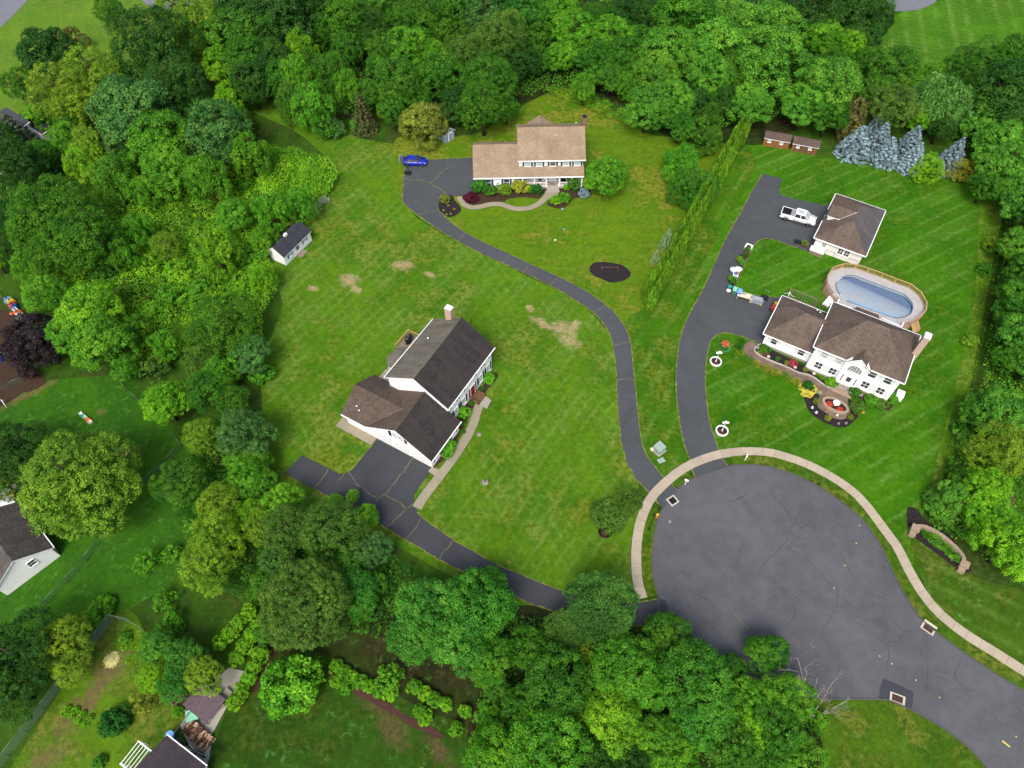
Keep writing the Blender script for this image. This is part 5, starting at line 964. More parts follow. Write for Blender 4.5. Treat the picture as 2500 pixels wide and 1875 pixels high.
trees(620, 1395, 'at the bottom centre', [
 (430, 260, 370, 'grand', 'greyg', 'very large grey-green tree at the bottom left of centre'), (860, 160, 190, 'maple', 'cool'), (320, 960, 235, 'shrub', 'bright', 'large domed green shrub on the shaded lawn at the bottom', 5), (1480, 320, 300, 'maple', 'cool', 'deep green rounded tree below the dark driveway'), (1900, 290, 300, 'maple', 'cool'), (1350, 560, 235, 'maple', 'cool'), (1720, 590, 290, 'maple', 'cool'), (1980, 760, 230, 'maple', 'mid'), (1150, 890, 125, 'sparse', 'bright'), (1980, 1220, 115, 'fine', 'bright'), (2010, 1560, 230, 'maple', 'bright')])
trees(1240, 1395, 'in the bottom clump', [
 (780, 290, 320, 'pine', 'pinec', 'pale feathery pine between the dark driveway and the road'), (500, 500, 200, 'pine', 'pinec'), (640, 690, 130, 'fine', 'yell'), (1340, 540, 205, 'maple', 'mid', 'dark green tree at the lower left rim of the turning circle'), (980, 810, 300, 'maple', 'bright', 'bright green tree right of the feathery pine'), (1180, 990, 200, 'maple', 'bright'), (1590, 900, 320, 'maple', 'cool', 'broad cool green tree beside the turning circle'), (1640, 1210, 270, 'maple', 'cool'),
 (870, 1250, 265, 'maple', 'lime', 'brightest lime-green tree at the bottom edge'), (400, 950, 300, 'maple', 'mid'), (520, 1240, 180, 'fine', 'yell'), (330, 1440, 320, 'maple', 'bright'), (120, 1600, 215, 'maple', 'bright'), (1270, 1440, 215, 'maple', 'bright'), (1400, 1620, 200, 'maple', 'bright'), (1990, 1100, 195, 'maple', 'bright'), (1880, 1470, 225, 'maple', 'mid'), (2070, 1340, 195, 'maple', 'lime'), (1900, 830, 130, 'maple', 'mid'), (2130, 690, 150, 'maple', 'mid'), (700, 1600, 200, 'maple', 'dark'), (1050, 1650, 180, 'maple', 'dark'), (180, 640, 200, 'fine', 'mid'), (120, 1150, 190, 'maple', 'mid')])
trees(1860, 1395, 'at the road bend', [(80, 690, 140, 'maple', 'mid'), (200, 1060, 205, 'maple', 'bright'), (110, 1360, 230, 'maple', 'mid'), (300, 1620, 215, 'maple', 'bright'), (60, 1600, 200, 'maple', 'mid'), (470, 1270, 80, 'shrub', 'bright', 'low leafy bush under the dead white branches')])
trees(1860, 920, 'in the lower right wood', [
 (2010, 330, 225, 'maple', 'soft'), (1990, 620, 230, 'fine', 'yell', 'large yellow-green tree in the right-hand wood'), (2170, 500, 200, 'fine', 'yell'), (1790, 280, 130, 'maple', 'mid'), (1880, 950, 190, 'maple', 'lime'), (1600, 1010, 120, 'vine', 'soft'), (1500, 1120, 105, 'shrub', 'soft'), (1930, 1190, 175, 'maple', 'lime'), (1700, 1190, 120, 'shrub', 'soft'), (1620, 1110, 100, 'shrub', 'soft'), (1790, 1330, 85, 'shrub', 'lime'), (2090, 1440, 225, 'maple', 'lime', 'lime-green tree right of the curved stone wall'), (1650, 780, 95, 'shrub', 'mid'), (1720, 540, 95, 'shrub', 'soft'), (1430, 1010, 70, 'shrub', 'soft'), (1690, 420, 80, 'shrub', 'mid'), (1700, 900, 120, 'fine', 'mid')])
trees(0, 1395, 'in the lower left garden', [
 (150, 690, 300, 'fine', 'dark', 'large dark tree at the left edge beside the netted garden'), (80, 1000, 230, 'fine', 'dark'), (560, 600, 215, 'fine', 'yell', 'yellow-green tree just outside the garden netting'), (600, 790, 150, 'fine', 'yell'), (760, 430, 90, 'shrub', 'bright'), (830, 340, 90, 'shrub', 'bright'), (890, 280, 75, 'shrub', 'bright'), (1330, 640, 145, 'maple', 'cool'), (1560, 720, 145, 'maple', 'cool'), (1720, 870, 165, 'fine', 'yell', 'yellow-green tree beside the plum-coloured tarp'), (1470, 940, 130, 'maple', 'cool'),
 (1290, 900, 130, 'fine', 'lime'), (1230, 1090, 115, 'sparse', 'olive'), (970, 1270, 108, 'shrub', 'deep', 'round deep green bush in the vegetable garden'), (1400, 250, 105, 'sparse', 'bright'), (1450, 440, 115, 'sparse', 'bright'), (1060, 560, 50, 'shrub', 'bright'), (1500, 1180, 45, 'shrub', 'bright'), (840, 1610, 48, 'shrub', 'cool')])
for i, (x, y) in enumerate([(2100, 340), (2010, 430), (1940, 520), (1860, 600), (2180, 440), (2120, 540), (2060, 640), (1990, 730), (2200, 700), (2150, 800), (2100, 900), (2040, 1000), (1980, 1100)]):
    tree(x / 3.456, 1395 + y / 3.456, 19, 'shrub', 'lime', 'in the trained garden rows', h=1.9)
for i, (x, y) in enumerate([(690, 800), (760, 850), (830, 890), (900, 930), (980, 970), (1060, 1010), (1150, 1030), (1350, 970), (1440, 1030), (1520, 1080), (700, 930), (780, 980), (1620, 1120), (1400, 1180), (1450, 1240), (1700, 1330), (1780, 1180)]):
    tree(620 + x / 3.456, 1395 + y / 3.456, 17, 'shrub', ('lime', 'bright')[i % 2], 'along the reddish mulch row', h=1.3)
for i, (x, y) in enumerate([(640, 1170), (700, 1205), (760, 1240), (600, 1215), (660, 1255), (715, 1290), (570, 1160), (545, 1195)]): tree(x / 3.456, 1395 + y / 3.456, 8, 'shrub', 'lime', 'in the short vegetable rows', h=.5)
trees(0, 0, 'filling the upper left wood', [(x, y, 120, k, c) for x, y, k, c in [(900, 1000, 'fine', 'mid'), (1250, 1130, 'vine', 'bright'), (1620, 1250, 'vine', 'mid'), (1980, 1010, 'maple', 'mid'), (600, 1050, 'maple', 'mid'), (350, 1300, 'maple', 'mid'), (1560, 650, 'maple', 'mid'), (1780, 380, 'maple', 'mid'), (1000, 620, 'fine', 'mid'), (1200, 1600, 'vine', 'bright'), (320, 1000, 'maple', 'bright')]])
trees(620, 0, 'filling the top centre wood', [(x, y, 125, k, c) for x, y, k, c in [(160, 330, 'maple', 'mid'), (560, 300, 'fine', 'mid'), (900, 330, 'maple', 'mid'), (1060, 560, 'maple', 'mid'), (960, 800, 'maple', 'mid'), (1420, 650, 'maple', 'mid'), (1380, 820, 'maple', 'mid'), (1700, 620, 'fine', 'mid'), (1860, 280, 'fine', 'greyg'), (480, 560, 'vine', 'mid'), (2130, 900, 'fine', 'mid'), (1300, 280, 'fine', 'mid')]])
trees(1240, 0, 'filling the top right wood', [(x, y, 125, k, c) for x, y, k, c in [(260, 330, 'maple', 'mid'), (260, 520, 'fine', 'mid'), (620, 480, 'maple', 'bright'), (1080, 560, 'maple', 'soft'), (1120, 330, 'maple', 'mid'), (1560, 330, 'maple', 'soft'), (1520, 560, 'maple', 'soft'), (1880, 560, 'maple', 'soft'), (1900, 700, 'maple', 'mid'), (1290, 900, 'maple', 'soft'), (1600, 80, 'maple', 'mid'), (820, 180, 'maple', 'mid'), (1990, 400, 'maple', 'soft')]])
trees(1860, 0, 'filling the far right wood', [(x, y, 115, k, c) for x, y, k, c in [(250, 500, 'maple', 'soft'), (380, 560, 'maple', 'mid'), (620, 520, 'maple', 'mid'), (1000, 680, 'maple', 'bright'), (1250, 720, 'maple', 'bright'), (1300, 850, 'fine', 'mid'), (1750, 780, 'fine', 'mid'), (1880, 920, 'maple', 'mid'), (2000, 1050, 'maple', 'soft'), (2200, 1280, 'maple', 'soft')]])
trees(0, 460, 'filling the left thicket', [(x, y, 115, k, c) for x, y, k, c in [(1050, 560, 'vine', 'bright'), (1250, 640, 'shrub', 'lime'), (1500, 700, 'shrub', 'lime'), (1450, 900, 'shrub', 'bright'), (1300, 1050, 'shrub', 'bright'), (1150, 1180, 'vine', 'bright'), (560, 850, 'shrub', 'bright'), (1700, 850, 'shrub', 'bright'), (2050, 800, 'shrub', 'lime'), (2000, 640, 'shrub', 'bright'), (1050, 1500, 'maple', 'bright'), (2150, 600, 'shrub', 'bright'), (900, 750, 'shrub', 'mid')]])
trees(1960, 460, 'filling the right-hand wood', [(x, y, 105, k, c) for x, y, k, c in [(2110, 300, 'maple', 'soft'), (2100, 620, 'maple', 'soft'), (2060, 850, 'shrub', 'soft'), (2290, 900, 'maple', 'soft'), (2270, 350, 'maple', 'soft'), (2030, 1050, 'shrub', 'soft'), (2010, 1260, 'shrub', 'mid'), (2130, 1350, 'maple', 'soft'), (2200, 1600, 'maple', 'soft'), (1990, 1580, 'shrub', 'soft')]])
trees(620, 1395, 'filling the bottom trees', [(x, y, 120, k, c) for x, y, k, c in [(80, 120, 'maple', 'mid'), (720, 450, 'maple', 'greyg'), (900, 330, 'maple', 'mid'), (1000, 100, 'maple', 'mid'), (2050, 1000, 'maple', 'mid'), (2000, 60, 'maple', 'cool'), (150, 500, 'maple', 'mid')]])
# ---- blue spruces
def conifer(top, base, w, tint, label, group=None, kind='spruce', name='spruce_tree', cat='tree', H=None):
    b = G(*base); Rm = w * (.5 if kind == 'spruce' else .45) * mpp(*base)
    if H is None:
        H = min((z * .1 for z in range(10, 140)), key=lambda z: (G(top[0], top[1], z).xy - b.xy).length)
    e = tag(empty(name, (b.x, b.y, 0), rng.uniform(0, 6)), label, cat, group); me = rng.choice(PROTO[kind]); hh = 2.6 if kind == 'spruce' else 3.2
    o = place('crown', me, e, (0, 0, 0), (0, 0, 0), (Rm, Rm, H / (hh + .1))); k = rng.uniform(.9, 1.1); o.color = (tint[0] * k, tint[1] * k, tint[2] * k, 1)
    place('trunk', TRUNK[0], e, (0, 0, 0), (0, 0, 0), (H * .7, H * .7, H)); return e
t180 = lambda x, y: (1860 + x / 3.456, y / 3.456)
for tp, bs, w, lab, k in [((870, 1060), (755, 1300), 270, 'leftmost and broadest blue spruce of the group', 1.0), ((1020, 1020), (950, 1270), 215, 'blue spruce directly behind the front pair, second from the left', .85), ((965, 940), (905, 1170), 160, 'rearmost blue spruce showing only its tip', .8), ((1110, 1150), (1010, 1365), 225, 'front middle blue spruce nearest the striped lawn', 1.0),
                          ((1290, 1045), (1195, 1320), 225, 'tall darker blue spruce right of the front middle one', .85), ((1365, 1215), (1235, 1420), 215, 'pale blue spruce touching the round lime-green bush', 1.05), ((1635, 1140), (1548, 1425), 220, 'blue spruce standing apart on the right of the group', .75)]:
    conifer(t180(*tp), t180(*bs), w / 3.456, tuple(q * k for q in C_['spruce']), lab, 'blue spruces')
conifer(t180(830, 830), t180(690, 1170), 62, C_['umber'], 'brownish conical conifer left of the blue spruces', None, 'arbor', 'conifer')
conifer((620 + 905 / 3.456, 770 / 3.456), (620 + 945 / 3.456, 1110 / 3.456), 62, srgb(96, 104, 58), 'brownish spruce at the foot of the wood left of the olive tree')
conifer((240 / 3.456, 1060 / 3.456), (260 / 3.456, 1320 / 3.456), 85, srgb(92, 108, 78), 'dark spruce in front of the white house at the left edge', H=9)
conifer((1240 + 1340 / 3.456, 460 + 370 / 3.456), (1240 + 1330 / 3.456, 460 + 490 / 3.456), 38, srgb(140, 170, 112), 'small pale fir on the left side of the arborvitae hedge', H=4)
conifer((1240 + 1235 / 3.456, 460 + 540 / 3.456), (1240 + 1240 / 3.456, 460 + 620 / 3.456), 24, srgb(146, 176, 116), 'tiny pale fir on the left side of the hedge below the bigger one', H=3)
# ---- arborvitae hedge in two rows
ha, hb = G(1818, 335), G(1586, 752); d = (hb - ha).normalized(); nrm = Vector((d.y, -d.x, 0)); L = (hb - ha).length; k = 0
for row in (0, 1):
    s = row * .6
    while s < L:
        p = ha + d * s + nrm * (1.15 * row) + Vector((rng.uniform(-.15, .15), rng.uniform(-.15, .15), 0)); H = rng.uniform(4.2, 5.4); Rm = rng.uniform(.6, .82)
        e = tag(empty('arborvitae', p, rng.uniform(0, 6)), 'bright green columnar arborvitae in the long hedge between the two driveways', 'hedge plant', 'arborvitae hedge'); o = place('crown', PROTO['arbor'][k % 3], e, (0, 0, 0), (0, 0, 0), (Rm, Rm, H / 3.3))
        q = rng.uniform(.75, 1.2); o.color = (C_['arbor'][0] * q, C_['arbor'][1] * q, C_['arbor'][2] * q, 1); place('trunk', TRUNK[k % 4], e, (0, 0, 0), (0, 0, 0), (2.5, 2.5, H * .7)); s += rng.uniform(1.1, 1.35); k += 1
# ---- bare dead tree beside the road
dt = empty('dead_tree', G(1860 + 410 / 3.456, 1395 + 1235 / 3.456), 0, 'leafless white dead branches leaning over the road edge', 'dead tree'); tp = tile(1860, 1395); b0 = Vector(dt.location); r = random.Random(4); b = MB()
def limb(a, c, rad, lev):
    mid = a.lerp(c, .5) + Vector((r.uniform(-.3, .3), r.uniform(-.3, .3), r.uniform(-.1, .3))); b.tube([a, mid, c], [rad, rad * .7, rad * .3], 5)
    if lev:
        for q in range(5):
            s = r.uniform(.35, 1); o_ = a.lerp(mid, s * 2) if s < .5 else mid.lerp(c, s * 2 - 1); v = (c - a).normalized(); w = Vector((r.uniform(-1, 1), r.uniform(-1, 1), r.uniform(-.2, .9))); limb(o_, o_ + (v * .8 + w).normalized() * (c - a).length * r.uniform(.25, .45), rad * .42, lev - 1)
for (x, y, z) in [(600, 930, 3.5), (730, 1090, 3.0), (470, 900, 5.0), (300, 720, 6.5), (640, 1190, 1.5), (330, 960, 5.0)]: limb(Vector((0, 0, 0)), tp(x, y, z) - b0, .075, 2)
b.build('branches', 'bark_pale', dt); b = MB(); b.tube([(0, 0, -.1), (.1, .05, .9)], [.2, .12], 7); b.build('trunk', 'bark_pale', dt)
# ---- undergrowth and rough edges: leafy ground cover that cannot be counted
def inpoly(x, y, P):
    c = np.zeros(len(x), bool); n = len(P)
    for i in range(n):
        x0, y0 = P[i][:2]; x1, y1 = P[i - 1][:2]
        c ^= ((y0 > y) != (y1 > y)) & (x < (x1 - x0) * (y - y0) / (y1 - y0 + 1e-12) + x0)
    return c
def thicket(pp, dens, hgt, ls, tint, label, seed, mound=2.0, drape=False, name='undergrowth', asp=.6):
    rs = np.random.RandomState(seed); P = [tuple(p)[:2] for p in catmull(px(*pp), 3, True)]; xs = [p[0] for p in P]; ys = [p[1] for p in P]
    A = (max(xs) - min(xs)) * (max(ys) - min(ys)); n = int(A * dens); x = rs.uniform(min(xs), max(xs), n); y = rs.uniform(min(ys), max(ys), n); k = inpoly(x, y, P); x, y = x[k], y[k]; n = len(x)
    m = max(6, int(A / mound ** 2 * 1.6)); cx = rs.uniform(min(xs), max(xs), m); cy = rs.uniform(min(ys), max(ys), m); ch = hgt * rs.uniform(.35, 1.1, m); cr = mound * rs.uniform(.6, 1.3, m); cv = np.clip(rs.normal(.5, .25, m), 0, 1)
    z = np.full(n, .08); pv = np.full(n, .5); nx = np.zeros(n); ny = np.zeros(n)
    for i in range(m):
        dx, dy = x - cx[i], y - cy[i]; q = (dx * dx + dy * dy) / cr[i] ** 2; zz = ch[i] * np.sqrt(np.clip(1 - q, 0, None)); up = zz > z
        z = np.where(up, zz, z); pv = np.where(up, cv[i], pv); nx = np.where(up, dx / cr[i], nx); ny = np.where(up, dy / cr[i], ny)
    z = z * rs.uniform(.72, 1.05, n) + .03; Pn = np.c_[x, y, z]; N = np.c_[nx, ny, np.full(n, .8)] + rs.normal(scale=.3, size=(n, 3)); D = np.c_[nx, ny, -np.ones(n) * .8] + rs.normal(scale=.5, size=(n, 3)) if drape else None
    me = leaf_mesh(name, Pn, N, ls * rs.uniform(.6, 1.4, n), rs.uniform(0, 1, n), pv, asp, D, 'foliage', rs); o = place(name, me, None); c = C_[tint]; o.color = (*c, 1)
    return tag(o, label, 'undergrowth', None, 'stuff')
thicket([(150, 560), (420, 500), (560, 400), (620, 370), (700, 390), (800, 430), (790, 500), (720, 540), (660, 570), (630, 640), (690, 700), (650, 780), (640, 850), (500, 860), (420, 900), (330, 920), (120, 800), (60, 680)], 40, 2.6, 0.25, 'lime', 'bright green brambles and vines filling the left thicket', 201, 2.2, True)
thicket([(650, 385), (720, 375), (820, 420), (832, 450), (780, 505), (700, 535), (640, 480)], 41.6, 2.6, 0.24, 'lime', 'mounded vines at the tip of the thicket above the white shed', 202, 2.6, True)
thicket([(560, 60), (1400, -40), (2150, -60), (2080, 200), (1960, 300), (1880, 310), (1650, 330), (1560, 300), (1460, 230), (1250, 255), (1110, 280), (900, 295), (760, 285), (640, 220), (560, 180)], 11.7, 2.4, 0.38, 'mid', 'dark green undergrowth below the trees across the top', 203, 2.6)
thicket([(1330, 225), (1390, 218), (1450, 235), (1530, 280), (1560, 300), (1500, 300), (1430, 268), (1340, 236)], 41.6, 1.3, 0.22, 'bright', 'light green weeds fringing the lawn behind the tan-roofed house', 204, 1.3)
thicket([(2440, 420), (2500, 380), (2640, 400), (2640, 1500), (2500, 1440), (2420, 1390), (2260, 1280), (2300, 1180), (2370, 1000), (2410, 800), (2440, 600)], 18.2, 2.4, 0.28, 'bright', 'dense leafy undergrowth of the right-hand wood', 205, 1.9)
thicket([(2385, 640), (2420, 500), (2445, 500), (2425, 700), (2392, 850), (2352, 1060), (2300, 1200), (2285, 1200), (2330, 1040), (2362, 860)], 26.0, .6, 0.19, 'yell', 'tall pale grasses along the edge of the right-hand wood', 206, .9, asp=.3)
thicket([(640, 1000), (660, 1180), (740, 1260), (900, 1330), (1060, 1420), (1240, 1500), (1400, 1560), (1200, 1600), (900, 1560), (700, 1500), (560, 1450), (450, 1300), (430, 1150), (560, 1050)], 22, 1.8, 0.31, 'mid', 'leafy undergrowth below the trees beside the dark driveway', 207, 2.0)
thicket([(1200, 1640), (1380, 1560), (1600, 1580), (1760, 1660), (1950, 1720), (1960, 1950), (1200, 1950)], 11.7, 2.0, 0.28, 'mid', 'undergrowth below the clump of trees at the bottom edge', 208, 1.9)
thicket([(0, 300), (120, 300), (300, 250), (560, 250), (600, 340), (500, 480), (200, 560), (0, 620), (-100, 400)], 11.7, 2.2, 0.34, 'mid', 'leafy undergrowth below the upper left wood', 209, 2.4)
thicket([(2241, 1299), (2252, 1290), (2268, 1291), (2288, 1302), (2310, 1320), (2331, 1339), (2345, 1354), (2348, 1367), (2342, 1378), (2329, 1377), (2310, 1361), (2288, 1345), (2266, 1329), (2252, 1318), (2241, 1307)], 150, .75, .3, 'bright', 'grassy daylily bed in front of the curved stone wall', 210, .7, True, 'flower_bed', .22)
thicket([(2120, 130), (2300, 180), (2480, 200), (2560, 300), (2440, 430), (2300, 330), (2150, 280), (2060, 250)], 13.0, 2.2, 0.31, 'bright', 'leafy undergrowth between the striped far lawn and the blue spruces', 211, 2.2)
thicket([(300, 1540), (340, 1530), (470, 1600), (520, 1640), (420, 1700), (340, 1690), (300, 1620)], 18.2, .8, 0.19, 'bright', 'weedy ground cover in the netted garden', 212, .9)

# ---- every tree that has no label of its own is singled out by its place in its row of look-alikes
ORD = 'first second third fourth fifth sixth seventh eighth ninth tenth eleventh twelfth thirteenth fourteenth fifteenth sixteenth seventeenth eighteenth'.split()
for (cw, kw, zone), L in LAB.items():
    L.sort(key=lambda q: q[0])
    for i, (_, e) in enumerate(L):
        e['label'] = f"{cw} {kw} {zone}" if len(L) == 1 else f"{ORD[min(i, 17)]} from left among {cw} {kw}s {zone}"
        if len(L) > 1: e['group'] = f"{cw} {kw}s {zone}"
# =================================================================== vehicles
def wheels(car, xs, y, r, w):
    ty = MB(); ty.lathe([(r * .62, -w / 2), (r * .95, -w / 2), (r, -w * .3), (r, w * .3), (r * .95, w / 2), (r * .62, w / 2)], 18); tm = ty.data('tyre', 'rubber')
    rm = MB(); rm.lathe([(0, .02), (r * .2, .03), (r * .22, -.02), (r * .55, -.03), (r * .63, .03), (r * .63, -w * .4)], 18)
    for k in range(5): a = k * 1.2566; rm.bar((0, 0, .03), (r * .58 * math.cos(a), r * .58 * math.sin(a), .02), r * .2, .03)
    rmm = rm.data('rim', 'chrome')
    for x in xs:
        for s in (-1, 1):
            wo = place('wheel', tm, car, (x, s * y, r), (R(90) * s, 0, 0)); wo.rotation_euler = (R(-90) if s > 0 else R(90), 0, 0); place('rim', rmm, wo, (0, 0, w * .42))
def ringcar(x, w, zb, zm, zt, k=.93): return [(x, -w * .9, zb), (x, -w, zb + .12), (x, -w, zm), (x, -w * k, zt), (x, w * k, zt), (x, w, zm), (x, w, zb + .12), (x, w * .9, zb)]
car = empty('car', (-17.85, 108.25, ZD + .004), R(0), 'shiny blue sedan parked at the top of the driveway', 'car')
b = MB(); b.loft([ringcar(*s) for s in [(-2.2, .62, .42, .6, .78), (-2.12, .8, .3, .68, .93), (-1.6, .88, .22, .72, 1.0), (-.8, .9, .18, .72, .97), (.6, .9, .18, .72, .95), (1.25, .89, .2, .7, .92), (1.8, .86, .22, .64, .82), (2.12, .74, .28, .54, .7), (2.2, .6, .36, .5, .62)]]); b.build('body', 'paint_blue', car)
lo = [(-1.75, .74), (-1.2, .8), (.5, .8), (1.15, .74)]; hi = [(-1.0, .56), (-.75, .6), (.05, .6), (.3, .56)]
def green(par, lo, hi, z0, z1, glass='glass_dark'):
    b = MB(); L = [(x, -y, z0) for x, y in lo] + [(x, y, z0) for x, y in reversed(lo)]; H = [(x, -y, z1) for x, y in hi] + [(x, y, z1) for x, y in reversed(hi)]; n = len(L)
    for k in range(n): b.face([L[k], L[(k + 1) % n], H[(k + 1) % n], H[k]])
    return b.build('windows', glass, par)
g = green(car, lo, hi, .95, 1.4)
b = MB(); b.prism([(-1.06, -.52), (-.8, -.61), (.1, -.61), (.34, -.54), (.34, .54), (.1, .61), (-.8, .61), (-1.06, .52)], 1.39, 1.44); b.build('roof_panel', 'paint_blue', car)
b = MB(); b.box(-.15, .22, -.45, .45, 1.441, 1.45); b.build('sunroof', 'glass_dark', car)
for s in (-1, 1):
    for (xa, ya), (xb, yb) in (((-1.75, .74), (-1.02, .57)), ((1.15, .74), (.3, .57)), ((-.25, .81), (-.3, .61))): b = MB(); b.bar((xa, s * ya, .96), (xb, s * yb, 1.4), .08, .06); b.build('pillar', 'paint_blue', car)
    b = MB(); b.loft([[(1.75, s * .5, .7), (2.1, s * .5, .6), (2.1, s * .5, .72), (1.75, s * .5, .82)], [(1.7, s * .85, .62), (1.98, s * .8, .55), (1.98, s * .8, .68), (1.7, s * .85, .78)]], smooth=False); b.build('headlight', 'lamp_glass', car)
    b = MB(); b.box(-2.22, -1.95, min(s * .5, s * .86), max(s * .5, s * .86), .68, .86); b.build('tail_light', 'tail_red', car)
    b = MB(); b.box(.62, .8, min(s * .88, s * 1.05), max(s * .88, s * 1.05), .95, 1.08); b.build('mirror', 'paint_blue', car)
    b = MB(); b.bar((-1.55, s * .86, .985), (1.1, s * .84, .955), .03, .03); b.build('trim_strip', 'chrome', car)
wheels(car, (-1.35, 1.32), .8, .33, .22)
tr = empty('pickup_truck', (48.95, 93.1, ZD + .012), R(-24.2), 'white crew-cab pickup truck with black bed parked before the detached garage', 'truck')
b = MB(); b.loft([ringcar(*s, .95) for s in [(-.72, 1.0, .5, 1.0, 1.28), (.9, 1.0, .5, 1.0, 1.28), (1.5, 1.0, .5, 1.0, 1.27), (2.3, .99, .52, .98, 1.24), (2.75, .95, .5, .9, 1.14), (2.92, .85, .5, .8, .98)]]); b.build('body', 'paint_truck', tr)
b = MB()
for s in (-1, 1): b.box(-2.9, -.72, min(s * .9, s * 1.0), max(s * .9, s * 1.0), .55, 1.34)
b.box(-2.92, -2.82, -.9, .9, .55, 1.32); b.box(-2.9, -.72, -.9, .9, .5, .62); b.build('bed', 'paint_truck', tr)
b = MB(); b.box(-2.81, -.8, -.89, .89, .62, .68); b.box(-2.81, -.8, .8, .89, .68, 1.3); b.box(-2.81, -.8, -.89, -.84, .68, 1.2); b.box(-2.81, -2.75, -.84, .8, .68, 1.28); b.build('bed_liner', 'metal_black', tr)
b = MB(); b.box(-1.35, -.8, -.88, .88, 1.2, 1.36); b.build('toolbox', 'cover_grey', tr)
lo = [(-.7, .94), (-.6, .95), (1.2, .95), (1.75, .9)]; hi = [(-.62, .74), (-.5, .78), (.75, .78), (.95, .74)]; green(tr, lo, hi, 1.26, 1.86)
b = MB(); b.prism([(-.68, -.7), (-.5, -.8), (.7, -.8), (1.0, -.7), (1.0, .7), (.7, .8), (-.5, .8), (-.68, .7)], 1.85, 1.93); b.build('roof_panel', 'paint_truck', tr)
b = MB(); b.box(-.35, .6, -.42, .42, 1.931, 1.945); b.build('sunroof', 'glass_pale', tr)
b = MB(); b.mesh([(1.0, -.72, 1.84), (1.0, .72, 1.84), (1.72, .86, 1.3), (1.72, -.86, 1.3)], [(0, 3, 2, 1)]); b.build('windscreen', 'glass_pale', tr)
for s in (-1, 1):
    for (xa, ya), (xb, yb) in (((-.66, .96), (-.6, .78)), ((1.72, .91), (.96, .76)), ((.35, .97), (.3, .81))): b = MB(); b.bar((xa, s * ya, 1.27), (xb, s * yb, 1.87), .1, .07); b.build('pillar', 'paint_truck', tr)
    b = MB(); b.box(2.72, 2.93, min(s * .55, s * .93), max(s * .55, s * .93), .82, 1.02); b.build('headlight', 'lamp_glass', tr)
    b = MB(); b.box(-2.95, -2.78, min(s * .86, s * 1.015), max(s * .86, s * 1.015), .95, 1.25); b.build('tail_light', 'tail_red', tr)
    b = MB(); b.box(1.05, 1.25, min(s * 1.0, s * 1.24), max(s * 1.0, s * 1.24), 1.25, 1.48); b.build('mirror', 'paint_truck', tr)
    b = MB(); b.box(-.6, 1.3, min(s * .98, s * 1.12), max(s * .98, s * 1.12), .38, .45); b.build('running_board', 'metal_grey', tr)
b = MB(); b.box(2.86, 3.0, -.85, .85, .45, .68); b.build('front_bumper', 'chrome', tr); b = MB(); b.box(-3.05, -2.92, -.88, .88, .5, .68); b.build('rear_bumper', 'chrome', tr); b = MB(); b.box(2.86, 2.95, -.5, .5, .7, 1.0); b.build('grille', 'metal_black', tr)
b = MB(); b.tube([(1.5, -.7, 1.32), (1.62, 0, 1.33), (1.5, .7, 1.32)], .05, 5); b.build('wiper_cowl', 'metal_black', tr)
wheels(tr, (-1.85, 1.88), .9, .4, .27)
for x in (-1.85, 1.88):
    for s in (-1, 1):
        b = MB(); b.tube([(x + .52 * math.cos(a), s * .96, .42 + .52 * math.sin(a)) for a in [math.pi * k / 8 for k in range(9)]], .06, 5); b.build('wheel_arch', 'metal_black', tr)

# =================================================================== pool behind the hip-roofed house
tP = tile(1940, 620, 6.506); ZK, ZT = 1.25, 2.15
top_px = [(680, 780), (710, 715), (610, 600), (525, 450), (530, 335), (620, 210), (785, 155), (990, 165), (1190, 230), (1410, 310), (1620, 395), (1850, 475), (2010, 600), (2100, 760), (2092, 885), (1985, 1000), (1860, 1065), (1735, 1085), (1700, 1160)]
rim = [tP(x, y, ZT) for x, y in top_px]; cen = sum(rim, Vector()) / len(rim); pool = empty('pool_deck', (cen.x, cen.y, 0), 0, 'raised oval wooden deck with slatted railing around the swimming pool', 'deck'); O = Vector((cen.x, cen.y, 0)); rim = [p - O for p in rim]
inn_px = [(668, 445), (740, 382), (840, 345), (960, 350), (1100, 405), (1400, 515), (1710, 632), (1810, 710), (1872, 800), (1866, 905), (1815, 970), (1700, 1010), (1560, 1005), (1200, 872), (830, 735), (720, 640), (660, 530)]
inn = catmull([tP(x, y, ZK + .06) - O for x, y in inn_px], 3, True)
outp = [(p.x, p.y) for p in rim]; dk = MB()
# deck surface between the rim and the water: fan of quads
N = 96
def ray_at(poly, a, closed=True):
    c = Vector((0, 0)); dx, dy = math.cos(a), math.sin(a); best = None
    for i in range(len(poly)):
        p, q = poly[i], poly[(i + 1) % len(poly)]; ex, ey = q[0] - p[0], q[1] - p[1]; den = dx * ey - dy * ex
        if abs(den) < 1e-9: continue
        t_ = (p[0] * ey - p[1] * ex) / den; u_ = (p[0] * dy - p[1] * dx) / den
        if t_ > 0 and -1e-6 <= u_ <= 1 + 1e-6 and (best is None or t_ > best): best = t_
    return (dx * best, dy * best)
ic = sum(inn, Vector()) / len(inn); sh = lambda P: [(p[0] - ic.x, p[1] - ic.y) for p in P]
A_ = [ray_at(sh(outp), 2 * math.pi * k / N) for k in range(N)]; B_ = [ray_at(sh(inn), 2 * math.pi * k / N) for k in range(N)]
ad = lambda q, z: (q[0] + ic.x, q[1] + ic.y, z)
for k in range(N):
    j = (k + 1) % N; dk.face([ad(B_[k], ZK), ad(A_[k], ZK), ad(A_[j], ZK), ad(B_[j], ZK)])
    dk.face([ad(A_[k], ZK - .15), ad(A_[j], ZK - .15), ad(A_[j], ZK), ad(A_[k], ZK)])
dk.build('deck_floor', 'deck_vinyl', pool)
sk = MB()
